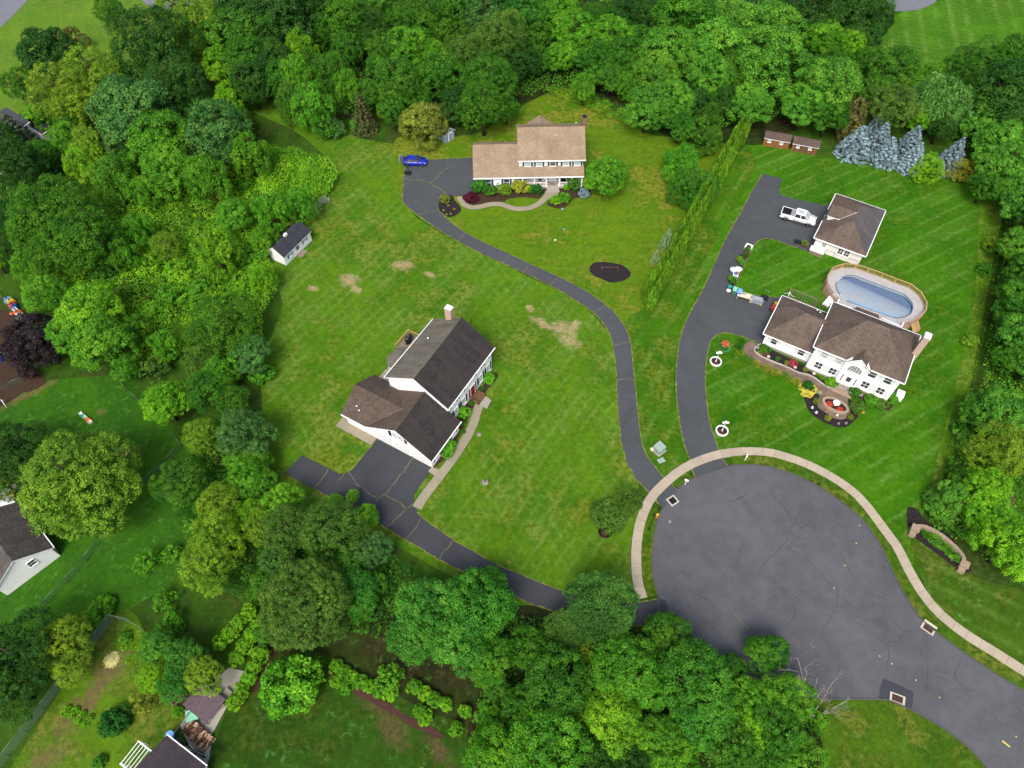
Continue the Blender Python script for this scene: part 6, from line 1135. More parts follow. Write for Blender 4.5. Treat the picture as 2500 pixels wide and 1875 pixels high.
for k in range(len(outp) - 1):
    p, q = outp[k], outp[k + 1]; n = max(1, int(math.dist(p, q) / .16))
    for i in range(n):
        a0 = i / n; a1 = (i + .9) / n; P0 = (p[0] + (q[0] - p[0]) * a0, p[1] + (q[1] - p[1]) * a0); P1 = (p[0] + (q[0] - p[0]) * a1, p[1] + (q[1] - p[1]) * a1)
        sk.bar((*P0, .62), (*P1, .62), .03, 1.2, up=(0, 0, 1))
sk.build('skirt', 'wood_skirt', pool)
for k in range(len(rim) - 1):
    p, q = rim[k], rim[k + 1]; white = k in (0, 17); mt = 'trim_white' if white else ('wood_rail' if 4 < k < 14 else 'wood_skirt')
    b = MB(); b.bar((p.x, p.y, ZT), (q.x, q.y, ZT), .16, .05); b.build('top_rail', mt, pool)
    b = MB(); b.bar((p.x, p.y, ZK + .12), (q.x, q.y, ZK + .12), .05, .09); n = max(2, int((q - p).length / .17))
    for i in range(n): t_ = (i + .5) / n; c = p.lerp(q, t_); b.bar((c.x, c.y, ZK + .14), (c.x, c.y, ZT - .03), .04)
    b.build('balusters', mt, pool)
    b = MB(); b.box(p.x - .06, p.x + .06, p.y - .06, p.y + .06, 0, ZT + .05); b.build('post', mt, pool)
bk = [tP(x, y, ZT) - O for x, y in ((680, 780), (900, 860))], [tP(x, y, ZT) - O for x, y in ((1380, 1015), (1700, 1155))]
for p, q in bk:
    b = MB(); b.bar((p.x, p.y, ZT), (q.x, q.y, ZT), .14, .06); b.bar((p.x, p.y, ZK + .12), (q.x, q.y, ZK + .12), .06, .1); n = int((q - p).length / .2)
    for i in range(n + 1): c = p.lerp(q, i / n); b.bar((c.x, c.y, ZK), (c.x, c.y, ZT), .05)
    b.build('house_railing', 'trim_white', pool)
for k in range(7):
    a, c = tP(1850 - 12 * k, 1085 + 24 * k, 0) - O, tP(1985 - 4 * k, 1060 + 26 * k, 0) - O; z = ZK - .16 * (k + 1)
    a2 = tP(1840 + 6 * k, 1090 + 26 * k, z) - O; c2 = tP(1960 + 4 * k, 1060 + 24 * k, z) - O; b = MB(); b.bar((a2.x, a2.y, z), (c2.x, c2.y, z), .26, .05); b.build('stair_tread', 'wood_rail', pool)
for e0, e1 in (((1862, 1065), (1890, 1215)), ((1955, 1035), (1990, 1190))):
    p, q = tP(*e0, ZT) - O, tP(*e1, .95) - O; b = MB(); b.bar((p.x, p.y, ZT), (q.x, q.y, .95), .1, .06); b.bar((q.x, q.y, 0), (q.x, q.y, .95), .08); b.build('stair_rail', 'wood_rail', pool)
pl = empty('swimming_pool', (cen.x, cen.y, 0), 0, 'oval blue swimming pool with cloudy pale water set in the raised deck', 'pool')
b = MB()
for a, c in zip(inn, inn[1:] + inn[:1]): b.face([(c.x, c.y, .1), (a.x, a.y, .1), (a.x, a.y, ZK + .08), (c.x, c.y, ZK + .08)])
b.build('liner', 'liner_blue', pl); b = MB(); b.face([(p.x, p.y, .75) for p in inn]); b.build('floor', 'pool_floor', pl)
b = MB(); b.face([(p.x, p.y, ZK - .16) for p in inn]); o = b.build('water', 'pool_water', pl)
for k in range(0, len(inn), 3):
    seg = [inn[(k + i) % len(inn)] for i in range(4)]; b = MB()
    for a, c in zip(seg, seg[1:]): b.bar((a.x, a.y, ZK + .08), (c.x, c.y, ZK + .08), .1, .06)
    b.build('coping', 'coping_navy' if 3 <= k < 36 or k > 44 else 'coping_white', pl)
b = MB(); p, q = tP(835, 735, ZK + .2) - O, tP(1565, 1000, ZK + .2) - O; b.tube([(p.x, p.y, ZK + .2), (q.x, q.y, ZK + .2)], .11, 8); b.build('cover_roller', 'plastic_lightblue', pl)

# =================================================================== garden structures and street things
pg = empty('pergola', hD.matrix_basis @ Vector((3.2, 10.6, 0)), R(-30.5), 'weathered wooden slatted pergola over the beds behind the garage wing', 'pergola')
for x in (-2.4, -.4, 1.6):
    for y in (-.9, .9): b = MB(); b.box(x - .05, x + .05, y - .05, y + .05, 0, 2.1); b.build('post', 'wood_grey', pg)
for y in (-.9, .9): b = MB(); b.bar((-2.6, y, 2.12), (1.8, y, 2.12), .06, .12); b.build('beam', 'wood_grey', pg)
for k in range(11): b = MB(); x = -2.5 + k * .42; b.bar((x, -1.15, 2.2), (x, 1.15, 2.2), .05, .08); b.build('slat', 'wood_grey', pg)
ar = empty('clothes_pole', hD.matrix_basis @ Vector((.8, 10.3, 0)), R(-30.5), 'pale curved pole frame behind the left corner of the garage wing', 'pole frame')
b = MB(); b.tube([(0, 0, 0), (0, 0, 2.6)], .05, 6); b.build('post', 'trim_white', ar)
for s in (-1, 1): b = MB(); b.tube([(0, 0, 2.4), (s * .5, .1, 1.9), (s * .9, .2, 1.8)], .03, 6); b.build('arm', 'trim_white', ar)
tl = empty('wooden_trellis', hD.matrix_basis @ Vector((5.6, 10.2, 0)), R(-30.5), 'brown wooden trellis frame between the pergola and the pool deck', 'trellis')
for x in (-.9, -.5, 0, .5, .9): b = MB(); b.bar((x, -1.0, 1.6), (x, 1.1, 1.6), .07); b.build('slat', 'wood_brown', tl)
for y in (-1, 1.1): b = MB(); b.bar((-1, y, 1.5), (1, y, 1.5), .07); b.build('beam', 'wood_brown', tl)
for x in (-.9, .9):
    for y in (-1, 1.1): b = MB(); b.bar((x, y, 0), (x, y, 1.5), .08); b.build('post', 'wood_brown', tl)
bs = empty('patio_box', hD.matrix_basis @ Vector((6.0, 9.3, 0)), R(-20), 'white plastic box with blue side behind the garage wing', 'box'); b = MB(); b.box(-.4, .4, -.3, .3, 0, .7); b.build('box', 'plastic_blue', bs); b = MB(); b.box(-.43, .43, -.33, .33, .7, .78); b.build('lid', 'plastic_white', bs)
# white slide-like pool steps by the deck corner
ps = empty('pool_steps', G(1940 + 560 / 6.506, 620 + 760 / 6.506), R(-50), 'white moulded steps leaning on the left corner of the pool deck', 'steps')
for k in range(4): b = MB(); b.box(-.5, .5, -1.4 + .5 * k, -.9 + .5 * k, 0, .35 * (k + 1)); b.build('step', 'plastic_white', ps)
def storm_drain(pxy, rz, w, d, label, grate='metal_rust', hood=False):
    p = G(*pxy); e = empty('storm_drain', (p.x, p.y, ZD), R(rz), label, 'storm drain'); b = MB(); i, j = w * .36, d * .36
    for x0, x1, y0, y1 in ((-w / 2, w / 2, -d / 2, -j), (-w / 2, w / 2, j, d / 2), (-w / 2, -i, -j, j), (i, w / 2, -j, j)): b.box(x0, x1, y0, y1, -.1, .05)
    b.build('frame', 'concrete_drain', e); b = MB(); b.box(-i, i, -j, j, -.1, .012); b.build('pit', 'metal_black', e)
    for k in range(5): b = MB(); x = -i + (k + .5) * 2 * i / 5; b.box(x - i * .12, x + i * .12, -j, j, .013, .04); b.build('grate_bar', grate, e)
    if hood: b = MB(); b.box(-w / 2, w / 2, d / 2, d / 2 + .25, -.05, .2); b.build('hood', 'concrete_drain', e)
storm_drain((1642, 1223), 33, 1.25, 1.2, 'storm drain in a pale concrete frame at the foot of the long driveway', 'metal_black')
storm_drain((2265, 1535), -42, 1.5, .95, 'storm drain with a rusty grate against the right-hand kerb', hood=True)
storm_drain((2190, 1706), -22, 1.6, 1.0, 'storm drain in the dark asphalt patch at the lower kerb')
storm_drain((1989, 1179), -25, 1.1, .4, 'narrow dark kerb inlet at the top right of the turning circle', 'metal_black')
def mailbox(pxy, rz, label, body='plastic_white', post='trim_white'):
    p = G(*pxy); e = empty('mailbox', (p.x, p.y, ZD), R(rz), label, 'mailbox'); b = MB(); b.box(-.05, .05, -.05, .05, 0, 1.05); b.build('post', post, e)
    b = MB(); b.loft([[(x, -.11, 1.05), (x, .11, 1.05), (x, .11, 1.2), (x, .07, 1.27), (x, -.07, 1.27), (x, -.11, 1.2)] for x in (-.26, .26)], smooth=False); o = b.build('box', body, e)
    b = MB(); b.box(-.03, .1, .115, .13, 1.12, 1.3); b.build('flag', 'plastic_red', o); b = MB(); b.bar((-.25, 0, .95), (.25, 0, .95), .06); b.build('arm', post, e)
mailbox((1672, 1183), -30, 'white mailbox on the verge between the two driveways'); mailbox((1818, 1124), 60, 'white mailbox on the verge right of the right-hand driveway')
mailbox((1607, 1250), 60, 'black mailbox beside the yellow hydrant', 'metal_black', 'metal_black')
hy = empty('fire_hydrant', (*G(1603, 1262).xy, ZD), 0, 'yellow and orange fire hydrant on the verge at the left of the turning circle', 'hydrant')
b = MB(); b.lathe([(.2, 0), (.2, .06), (.14, .08), (.14, .6), (.19, .62), (.19, .68), (.12, .8), (.05, .86), (0, .88)], 12); b.build('barrel', 'plastic_orange', hy); b = MB(); b.lathe([(.2, .6), (.2, .7), (.13, .82), (0, .92)], 12); b.build('bonnet', 'hydrant_yellow', hy)
for a in (0, 90, 180): b = MB(); b.tube([(0, 0, .45), (.25 * math.cos(R(a)), .25 * math.sin(R(a)), .45)], .08, 8); b.build('nozzle', 'hydrant_yellow', hy)
sp = empty('street_lamp', (*G(1584, 1294).xy, ZD), 0, 'thin black lamp post on the verge left of the turning circle', 'lamp post')
b = MB(); b.lathe([(.11, 0), (.11, .5), (.05, .6), (.04, 3.9), (.03, 4.0)], 10); b.build('pole', 'metal_black', sp); b = MB(); b.lathe([(.06, 3.95), (.16, 4.1), (.18, 4.4), (.1, 4.55), (0, 4.6)], 10); b.build('lantern', 'metal_black', sp)
ut = empty('utility_box', (*G(1608, 1100).xy, .06), R(-52), 'pale green electrical transformer box on the lawn between the two driveways', 'utility box')
b = MB(); b.box(-.75, .75, -.75, .75, 0, .1); b.build('pad', 'concrete_grey', ut); b = MB(); b.box(-.6, .6, -.6, .55, .1, 1.0); b.build('cabinet', 'utility_green', ut); b = MB(); b.mesh([(-.64, -.64, .9), (.64, -.64, .9), (.64, .6, 1.05), (-.64, .6, 1.05), (-.64, -.64, 1.02), (.64, -.64, 1.02), (.64, .6, 1.15), (-.64, .6, 1.15)], [(0, 3, 2, 1), (4, 5, 6, 7), (0, 1, 5, 4), (1, 2, 6, 5), (2, 3, 7, 6), (3, 0, 4, 7)]); b.build('lid', 'utility_green', ut)
for x in (-.3, .3): b = MB(); b.box(x - .25, x + .25, -.62, -.601, .18, .85); b.build('door', 'utility_green', ut)
vp = empty('cable_pedestal', (*G(1601, 1090).xy, .06), 0, 'small pale cable pedestal beside the transformer box', 'pedestal'); b = MB(); b.lathe([(.14, 0), (.14, .8), (.1, .88), (0, .9)], 10); b.build('tube', 'utility_green', vp); b = MB(); b.lathe([(.17, 0), (.17, .1)], 10); b.build('collar', 'concrete_grey', vp)
cb = empty('junction_box', (*G(1593, 1099).xy, .06), R(20), 'low cream junction box left of the transformer box', 'junction box'); b = MB(); b.box(-.3, .3, -.2, .2, 0, .3); b.build('case', 'plastic_cream', cb); b = MB(); b.box(-.33, .33, -.23, .23, .3, .36); b.build('lid', 'plastic_cream', cb)
vl = empty('vault_lid', (*G(1614, 1125).xy, .06), R(25), 'flat pale green utility vault lid in the grass below the transformer box', 'vault lid'); b = MB(); b.box(-.45, .45, -.3, .3, 0, .07); b.build('cover', 'utility_green', vl); b = MB(); b.box(-.5, .5, -.35, .35, 0, .05); b.build('rim', 'concrete_grey', vl)
mc = empty('valve_cover', (*G(1635, 1274).xy, ZD), 0, 'small round valve cover in the road near the hydrant', 'valve cover'); b = MB(); b.lathe([(.2, 0), (.2, .03), (.14, .03)], 12); b.build('ring', 'stone_grey', mc); b = MB(); b.lathe([(.14, 0), (.14, .025)], 12); b.build('lid', 'metal_black', mc)
def lamp_ring(base, topp, label, rr):
    p = G(*base); e = empty('lamp_post', (p.x, p.y, .06), 0, label, 'lamp post'); n = 18
    for k in range(n): a = 2 * math.pi * k / n; b = MB(); b.box(-.17, .17, -.09, .09, 0, .22); b.build('edging_block', 'trim_white', e, (rr * math.cos(a), rr * math.sin(a), 0), (0, 0, a + R(90)))
    b = MB(); b.lathe([(rr - .1, 0), (rr - .1, .1), (0, .12)], 18); b.build('soil', 'mulch_brown', e); b = MB(); b.lathe([(.1, 0), (.1, .3), (.05, .4), (.045, 2.0), (.07, 2.05)], 10); b.build('pole', 'trim_white', e)
    for s in (-1, 0, 1): b = MB(); b.lathe([(.05, 0), (.17, .12), (.17, .28), (.05, .4), (0, .42)], 10); b.build('globe', 'lamp_glass', e, (s * .3, 0, 2.0 + .18 * (s == 0)))
    b = MB(); b.bar((-.3, 0, 2.0), (.3, 0, 2.0), .05); b.build('crossarm', 'trim_white', e); return e
lamp_ring((1747, 884), None, 'white three-globe lamp post in a ring of white blocks near the paver walk', .78); lamp_ring((1762, 1053), None, 'white three-globe lamp post in a ring of white blocks near the sidewalk', .78)
bh = empty('basketball_hoop', (*G(996, 424).xy, ZD), R(75), 'portable basketball hoop next to the blue car', 'basketball hoop'); b = MB(); b.box(-.45, .45, -.6, .6, 0, .2); b.build('base', 'metal_black', bh); b = MB(); b.tube([(0, -.4, .2), (0, .2, 2.3), (0, 1.0, 3.0)], .06, 8); b.build('pole', 'metal_black', bh); b = MB(); b.box(-.7, .7, .98, 1.03, 2.7, 3.6); b.build('backboard', 'glass_pale', bh); b = MB(); b.tube([(.23 * math.cos(k * math.pi / 6), 1.3 + .23 * math.sin(k * math.pi / 6), 2.95) for k in range(13)], .02, 5); b.build('rim', 'plastic_orange', bh)
# curved stone wall with two piers
tw = tile(2200, 1260, 6.345); c0 = tw(230, 190); sw_ = empty('stone_wall', (c0.x, c0.y, 0), 0, 'curved low stone wall with a square pier at each end', 'wall'); arcw = resample(catmull([tw(x, y, .85) - c0 for x, y in [(250, 150), (330, 150), (420, 175), (550, 240), (700, 340), (830, 460), (930, 560), (975, 640), (990, 700)]], 5), .45)
for a, c in zip(arcw, arcw[1:]):
    b = MB(); b.bar((a.x, a.y, .4), (c.x, c.y, .4), .34, .78); b.build('stone', 'stone_wall', sw_); b = MB(); v = (c - a) * .03; b.bar((a.x + v.x, a.y + v.y, .83), (c.x - v.x, c.y - v.y, .83), .42, .08); b.build('coping_stone', 'stone_wall', sw_)
for x, y in ((225, 190), (985, 745)):
    q = tw(x, y, .9) - c0
    for z in range(4): b = MB(); b.box(-.42, .42, -.42, .42, z * .24, z * .24 + .23); b.build('pier_block', 'stone_wall', sw_, (q.x, q.y, 0), (0, 0, R(-35)))
    b = MB(); b.box(-.5, .5, -.5, .5, .95, 1.05); b.build('pier_cap', 'stone_wall', sw_, (q.x, q.y, 0), (0, 0, R(-35)))
    b = MB(); b.box(-.36, .36, -.95, -.43, 0, .62); b.build('pier_step', 'stone_wall', sw_, (q.x, q.y, 0), (0, 0, R(-35)))

# =================================================================== pots, bins and garden ornaments by the hip-roofed house
def shrubobj(par, mesh, x, y, z, rx, rz, tint, nm='plant'):
    o = place(nm, mesh, par, (x, y, z), (0, 0, rng.uniform(0, 6)), (rx, rx, rz)); o.color = (*tint, 1); return o
def pot(p, r, h, mat, tint, label, group=None, pr=None, plant='shrub', square=False):
    e = empty('potted_plant', (p.x, p.y, p.z), rng.uniform(0, 3), label, 'potted plant', group); b = MB(); n = 4 if square else 12
    b.lathe([(r * .72, 0), (r, h), (r * 1.08, h), (r * 1.08, h + .05), (r * .85, h + .05), (r * .8, h - .02)], n, smooth=not square); b.build('pot', mat, e); b = MB(); b.lathe([(r * .8, h - .04), (0, h - .03)], n); b.build('soil', 'mulch_brown', e)
    if tint is not None: shrubobj(e, PROTO[plant][0], 0, 0, h + (pr or r) * .55, pr or r * 1.2, (pr or r * 1.2), tint)
    return e
def bush(p, r, hgt, tint, label, group=None, kind='shrub', k=0):
    e = empty('shrub', (p.x, p.y, p.z), rng.uniform(0, 6), label, 'shrub', group); shrubobj(e, PROTO[kind][k % len(PROTO[kind])], 0, 0, hgt * .45, r, hgt * .62, tint, 'foliage'); b = MB(); b.tube([(0, 0, 0), (0, 0, hgt * .5)], [.04, .02], 5); b.build('stem', 'bark', e); return e
for i, (x, y, r_, tn, lb) in enumerate([(230, 615, .62, 'yell', 'first yellow-green hosta along the paver walk, nearest the driveway'), (405, 760, .75, 'soft', 'larger plain green hosta second along the paver walk'), (605, 850, .6, 'gold', 'third hosta along the paver walk'), (835, 950, .65, 'gold', 'fourth hosta along the paver walk'), (1040, 1030, .68, 'gold', 'fifth hosta along the paver walk'), (1260, 1140, .72, 'yell', 'sixth hosta along the paver walk'), (1480, 1235, .66, 'gold', 'last small golden hosta before the big yellow-ringed one'), (220, 460, .6, 'mid', 'dark green plant at the top left of the paver walk'), (270, 330, .6, 'mid', 'leafy green plant at the driveway end of the paver walk')]):
    bush(zD1(x, y), r_, .75, C_[tn], lb, 'hostas along the paver walk', 'wisp', i)
hy2 = bush(zD2(430, 600), 1.25, .5, srgb(214, 206, 76), 'bright yellow ring of groundcover round a green shrub by the terrace'); bush(zD2(430, 540), .75, 1.4, C_['deep'], 'upright green shrub standing in the bright yellow ring')
bush(zD2(1780, 1130), 1.0, 1.5, C_['greyg'], 'grey-green bush with a yellow side at the right end of the terrace bed'); bush(zD2(1895, 1160), .55, .9, srgb(206, 196, 60), 'small bright yellow bush at the right tip of the terrace bed')
bush(zD2(1060, 420), .85, 1.1, C_['lime'], 'lime-green shrub left of the front steps of the hip-roofed house'); bush(zD2(1710, 700), .8, 1.1, C_['mid'], 'green shrub right of the front steps of the hip-roofed house')
bush(zD2(2180, 920), 1.0, .9, C_['bright'], 'green perennials below the right front windows of the hip-roofed house'); bush(zD2(2420, 1000), .9, .8, C_['greyg'], 'pale perennials at the front right corner of the hip-roofed house'); bush(zD2(2700, 830), 1.1, 1.0, C_['bright'], 'leafy plants round the right corner of the hip-roofed house')
for x, y, tn, lb in [(665, 910, 'olive', 'egg-shaped olive shrub in the black mulch left of the round planter'), (1590, 1350, 'olive', 'egg-shaped olive shrub in the black mulch right of the round planter'), (1000, 1375, 'gold', 'small yellow plant in the black mulch below the round planter')]: bush(zD2(x, y), .42, .8, C_[tn], lb)
bush(zD1(770, 520), .85, .9, C_['mid'], 'green plants in the bed at the left corner of the garage wing'); bush(zD1(700, 560), .5, .6, C_['olive'], 'olive plants in the bed beside the pale boulders'); bush(zD1(800, 620), .55, .5, srgb(120, 84, 66), 'reddish-brown plant in the bed at the left of the garage wing'); bush(zD1(1400, 835), .65, .9, srgb(190, 70, 90), 'rose-red shrub in the bed before the garage wing')
for i, (x, y, tn, lb) in enumerate([(870, 690, None, 'empty cream pot in the bed before the garage wing'), (1060, 760, 'mid', 'cream pot with an upright dark green plant before the garage wing'), (1265, 850, 'olive', 'cream pot with an olive plant left of the rose-red shrub'), (1465, 930, None, 'cream pot right of the rose-red shrub'), (1680, 1000, 'olive', 'cream pot with an olive plant near the house corner'), (1890, 1070, None, 'cream pot nearest the front steps on the left')]):
    pot(zD1(x, y), .22, .42, 'plastic_cream', C_[tn] if tn else None, lb, 'cream pots before the garage wing', .38)
for i, (x, y, lb) in enumerate([(765, 690, 'grey ring-shaped pot on the terrace left of the round planter'), (1670, 1030, 'grey ring-shaped pot right of the round planter'), (1860, 740, 'grey ring-shaped pot below the right front window')]): pot(zD2(x, y), .34, .4, 'stone_grey', None, lb, 'grey ring pots')
for i, (x, y, lb) in enumerate([(1225, 465, 'black lantern at the left of the front steps'), (1590, 620, 'black lantern at the right of the front steps')]):
    e = empty('lantern', zD2(x, y), R(-30), lb, 'lantern'); b = MB(); b.box(-.2, .2, -.2, .2, 0, .5); b.build('body', 'metal_black', e); b = MB(); b.lathe([(.26, .5), (0, .7)], 4, smooth=False); b.build('cap', 'metal_black', e)
for i, (x, y, lb, mt, r_) in enumerate([(630, 450, 'pale boulder at the tip of the bed by the garage wing', 'stone_grey', .4), (650, 580, 'smaller pale boulder below the first in the bed by the garage wing', 'stone_grey', .28)]):
    e = tag(empty('boulder', zD1(x, y)), lb, 'boulder'); b = MB(); b.lathe([(r_ * .8, 0), (r_, r_ * .4), (r_ * .8, r_ * .8), (r_ * .3, r_ * 1.0), (0, r_)], 7); b.build('rock', mt, e)
# oval stone planter with red flowers and a white urn
c = zD2(1180, 1030); e = empty('stone_planter', (c.x, c.y, ZD + .022), R(-33), 'oval stone planter ring in the middle of the paver terrace', 'planter')
for k in range(22): a = 2 * math.pi * k / 22; b = MB(); b.box(-.26, .26, -.18, .18, 0, .42 + .02 * (k % 2)); b.build('stone', 'stone_wall', e, (1.7 * math.cos(a), .98 * math.sin(a), 0), (0, 0, math.atan2(.98 * math.cos(a), -1.7 * math.sin(a))))
b = MB(); b.loft([[(1.58 * math.cos(k * .3927), .85 * math.sin(k * .3927), z) for k in range(16)] for z in (0, .3)], smooth=False); b.build('soil', 'mulch_black', e)
u = empty('white_urn', zD2(1200, 985, .3) + Vector((0, 0, .02)), 0, 'white scalloped urn in the middle of the oval planter', 'urn'); b = MB(); b.lathe([(.25, 0), (.2, .1), (.12, .25), (.35, .5), (.48, .62), (.52, .66), (.4, .66), (.2, .6)], 12); b.build('bowl', 'plastic_white', u); b = MB(); b.lathe([(.12, .6), (.16, .8), (.05, .95), (0, .96)], 10); b.build('finial', 'plastic_white', u)
for x, y, r_, lb in [(1040, 985, .5, 'clump of red flowers left of the white urn'), (1320, 1110, .42, 'clump of red flowers right of the white urn')]:
    f = empty('flower_clump', zD2(x, y, .3), 0, lb, 'flowers', 'red flowers in the oval planter'); shrubobj(f, PROTO['shrub'][1], 0, 0, .15, r_, .35, srgb(226, 84, 60), 'blossom'); shrubobj(f, PROTO['shrub'][2], 0, 0, .05, r_ * .9, .22, C_['deep'], 'leaves')
for i, (x, y, lb, mt) in enumerate([(510, 770, 'reddish plant marker in the black mulch left of the terrace', 'terracotta'), (690, 1195, 'white cone ornament in the black mulch', 'plastic_white'), (940, 1140, 'pinkish ornament below the round planter', 'terracotta'), (1250, 1270, 'white figurine at the lower edge of the terrace', 'plastic_white'), (1490, 1480, 'pale ornament at the lower right of the black mulch', 'stone_grey'), (1290, 1490, 'grey stone ornament at the bottom of the black mulch', 'stone_grey'), (580, 1060, 'small white ornament beside the olive egg-shaped shrub', 'plastic_white')]):
    e = empty('garden_ornament', zD2(x, y), 0, lb, 'ornament'); b = MB(); b.lathe([(.18, 0), (.2, .08), (.1, .2), (.13, .32), (0, .45)], 9); b.build('figure', mt, e)
fo = empty('flower_planter', t124(1830, 1350), 0, 'green planter with orange and pink flowers on the grass by the driveway corner', 'planter'); b = MB(); b.lathe([(.7, 0), (.85, .25), (.8, .25), (.75, .15)], 16); b.build('tub', 'plastic_green', fo); shrubobj(fo, PROTO['shrub'][0], 0, .2, .4, .75, .55, C_['mid']); shrubobj(fo, PROTO['shrub'][1], 0, .3, .75, .6, .4, srgb(224, 128, 92), 'blossom')
# row of pots and bins on the driveway edge
zR = tile(1740, 560, 9.217)
e = empty('square_planter', zR(800, 425), R(-30), 'square white planter at the top of the row on the driveway edge', 'planter'); b = MB()
for x0, x1, y0, y1 in ((-.6, .6, -.6, -.35), (-.6, .6, .35, .6), (-.6, -.35, -.35, .35), (.35, .6, -.35, .35)): b.box(x0, x1, y0, y1, 0, .45)
b.build('frame', 'plastic_white', e); b = MB(); b.box(-.35, .35, -.35, .35, 0, .38); b.build('soil', 'mulch_brown', e); shrubobj(e, PROTO['shrub'][0], 0, 0, .4, .3, .2, C_['umber'])
for i, (x, y, mt, tn, lb) in enumerate([(760, 530, 'terracotta', 'mid', 'pot of dark foliage just below the square white planter'), (725, 630, 'terracotta', 'umber', 'terracotta pot with a brownish plant second below the square planter'), (640, 700, 'metal_black', 'dark', 'black pot with dark leaves in the middle of the driveway row'), (580, 740, 'plastic_cream', 'yell', 'cream pot with a yellow-green plant on the outer side of the driveway row'), (630, 820, 'stone_grey', 'soft', 'grey pot with a leafy plant above the round tables'), (380, 1170, 'metal_black', 'bright', 'black pot with bright leaves above the turquoise pot'), (440, 1240, 'metal_black', 'mid', 'black pot with a bushy plant next to the turquoise pot'), (370, 1330, 'plastic_teal', None, 'turquoise round pot at the lower corner of the driveway row'), (340, 1420, 'plastic_white', None, 'small white pot at the lower corner of the driveway row')]):
    pot(zR(x, y), .34, .45, mt, C_[tn] if tn else None, lb, 'pots on the driveway edge', .52)
for x, y, mt, lb in [(445, 970, 'plastic_lightblue', 'pale blue round tub among the pots on the driveway edge'), (555, 960, 'plastic_cream', 'cream and green round tub among the pots on the driveway edge')]:
    e = empty('round_tub', zR(x, y), 0, lb, 'tub'); b = MB(); b.lathe([(.5, 0), (.56, .7), (.56, .75), (.5, .75), (.48, .6), (0, .6)], 16); b.build('tub', mt, e); b = MB(); b.lathe([(.58, .74), (.58, .8), (.1, .84), (0, .84)], 16); b.build('lid', 'plastic_white', e)
e = empty('plastic_chair', zR(495, 1080), R(160), 'white plastic reclining chair among the pots on the driveway edge', 'chair'); b = MB(); b.box(-.4, .4, -.4, .4, .38, .45); b.build('seat', 'cover_grey', e); b = MB(); b.mesh([(-.4, .4, .42), (.4, .4, .42), (.42, .8, 1.15), (-.42, .8, 1.15), (-.4, .48, .4), (.4, .48, .4), (.42, .88, 1.13), (-.42, .88, 1.13)], [(0, 1, 2, 3), (7, 6, 5, 4), (0, 4, 5, 1), (3, 2, 6, 7)]); b.build('backrest', 'plastic_white', e)
for sx in (-.36, .36):
    for sy in (-.36, .36): b = MB(); b.box(sx - .04, sx + .04, sy - .04, sy + .04, 0, .38); b.build('leg', 'plastic_white', e)
    b = MB(); b.box(sx - .05, sx + .05, -.4, .45, .62, .67); b.build('armrest', 'plastic_white', e)
for x, y, bm, lm, lb in [(475, 1450, 'plastic_green', 'plastic_mint', 'green wheeled bin with a mint lid at the driveway corner'), (565, 1490, 'plastic_blue', 'plastic_lightblue', 'blue wheeled recycling bin beside the green one')]:
    e = empty('wheeled_bin', zR(x, y), R(-22), lb, 'bin', 'bins at the driveway corner'); b = MB(); b.loft([[(-.32 * s, -.38 * s, z), (.32 * s, -.38 * s, z), (.32 * s, .38 * s, z), (-.32 * s, .38 * s, z)] for s, z in ((.82, 0), (1.12, 1.05))], smooth=False); b.build('bin_body', bm, e); b = MB(); b.box(-.39, .39, -.46, .48, 1.05, 1.14); b.build('lid', lm, e)
    for s in (-.28, .28): b = MB(); b.tube([(s - .03, .36, .12), (s + .03, .36, .12)], .12, 10); b.build('wheel', 'rubber', e)
e = empty('utility_sink', zR(705, 1560), R(-22), 'long cream work table with a dark slot next to the blue bin', 'table'); b = MB(); b.box(-1.2, 1.2, -.55, .55, .72, .82); b.build('table_top', 'plastic_cream', e); b = MB(); b.box(-.75, .05, .15, .3, .821, .84); b.box(-1.0, -.85, -.2, .25, .821, .835); b.build('slot', 'metal_black', e)
for sx in (-1.1, 1.1):
    for sy in (-.48, .48): b = MB(); b.box(sx - .04, sx + .04, sy - .04, sy + .04, 0, .72); b.build('leg', 'plastic_cream', e)
e = empty('covered_grill', zR(965, 1640), R(-22), 'grey covered barbecue grill near the garage wing', 'grill'); b = MB(); b.loft([[(x * s, y * s, z) for x, y in ((-1.0, -.4), (1.0, -.4), (1.1, 0), (1.0, .42), (-1.0, .42), (-1.1, 0))] for s, z in ((1, .1), (.98, .75), (.8, 1.05), (.4, 1.2))], smooth=False); b.build('cover', 'cover_grey', e)
for s in (-.8, .8): b = MB(); b.tube([(s, -.5, .14), (s, -.42, .14)], .14, 10); b.build('wheel', 'plastic_yellow', e)
e = empty('lawn_mower', zR(1160, 1560), R(-22), 'black lawn mower on the grass edge beside the grill', 'mower'); b = MB(); b.box(-.5, .5, -.45, .45, .15, .35); b.build('deck', 'metal_black', e); b = MB(); b.lathe([(.25, .35), (.28, .5), (.2, .6), (0, .62)], 10); b.build('engine', 'metal_black', e); b = MB(); b.tube([(-.35, .4, .3), (-.3, 1.0, .95), (.3, 1.0, .95), (.35, .4, .3)], .03, 6); b.build('handle', 'metal_grey', e)
for sx in (-.5, .5):
    for sy in (-.4, .4): b = MB(); b.tube([(sx - .05, sy, .17), (sx + .05, sy, .17)], .17, 10); b.build('wheel', 'rubber', e)
e = empty('wheelbarrow', zR(1880, 330), R(-20), 'black wheelbarrow on the driveway edge near the detached garage', 'wheelbarrow'); b = MB(); b.loft([[(-.5 * s, -.34 * s, z), (.6 * s, -.3 * s, z), (.6 * s, .3 * s, z), (-.5 * s, .34 * s, z)] for s, z in ((.6, .35), (1.1, .68))], smooth=False); b.build('tray', 'metal_black', e)
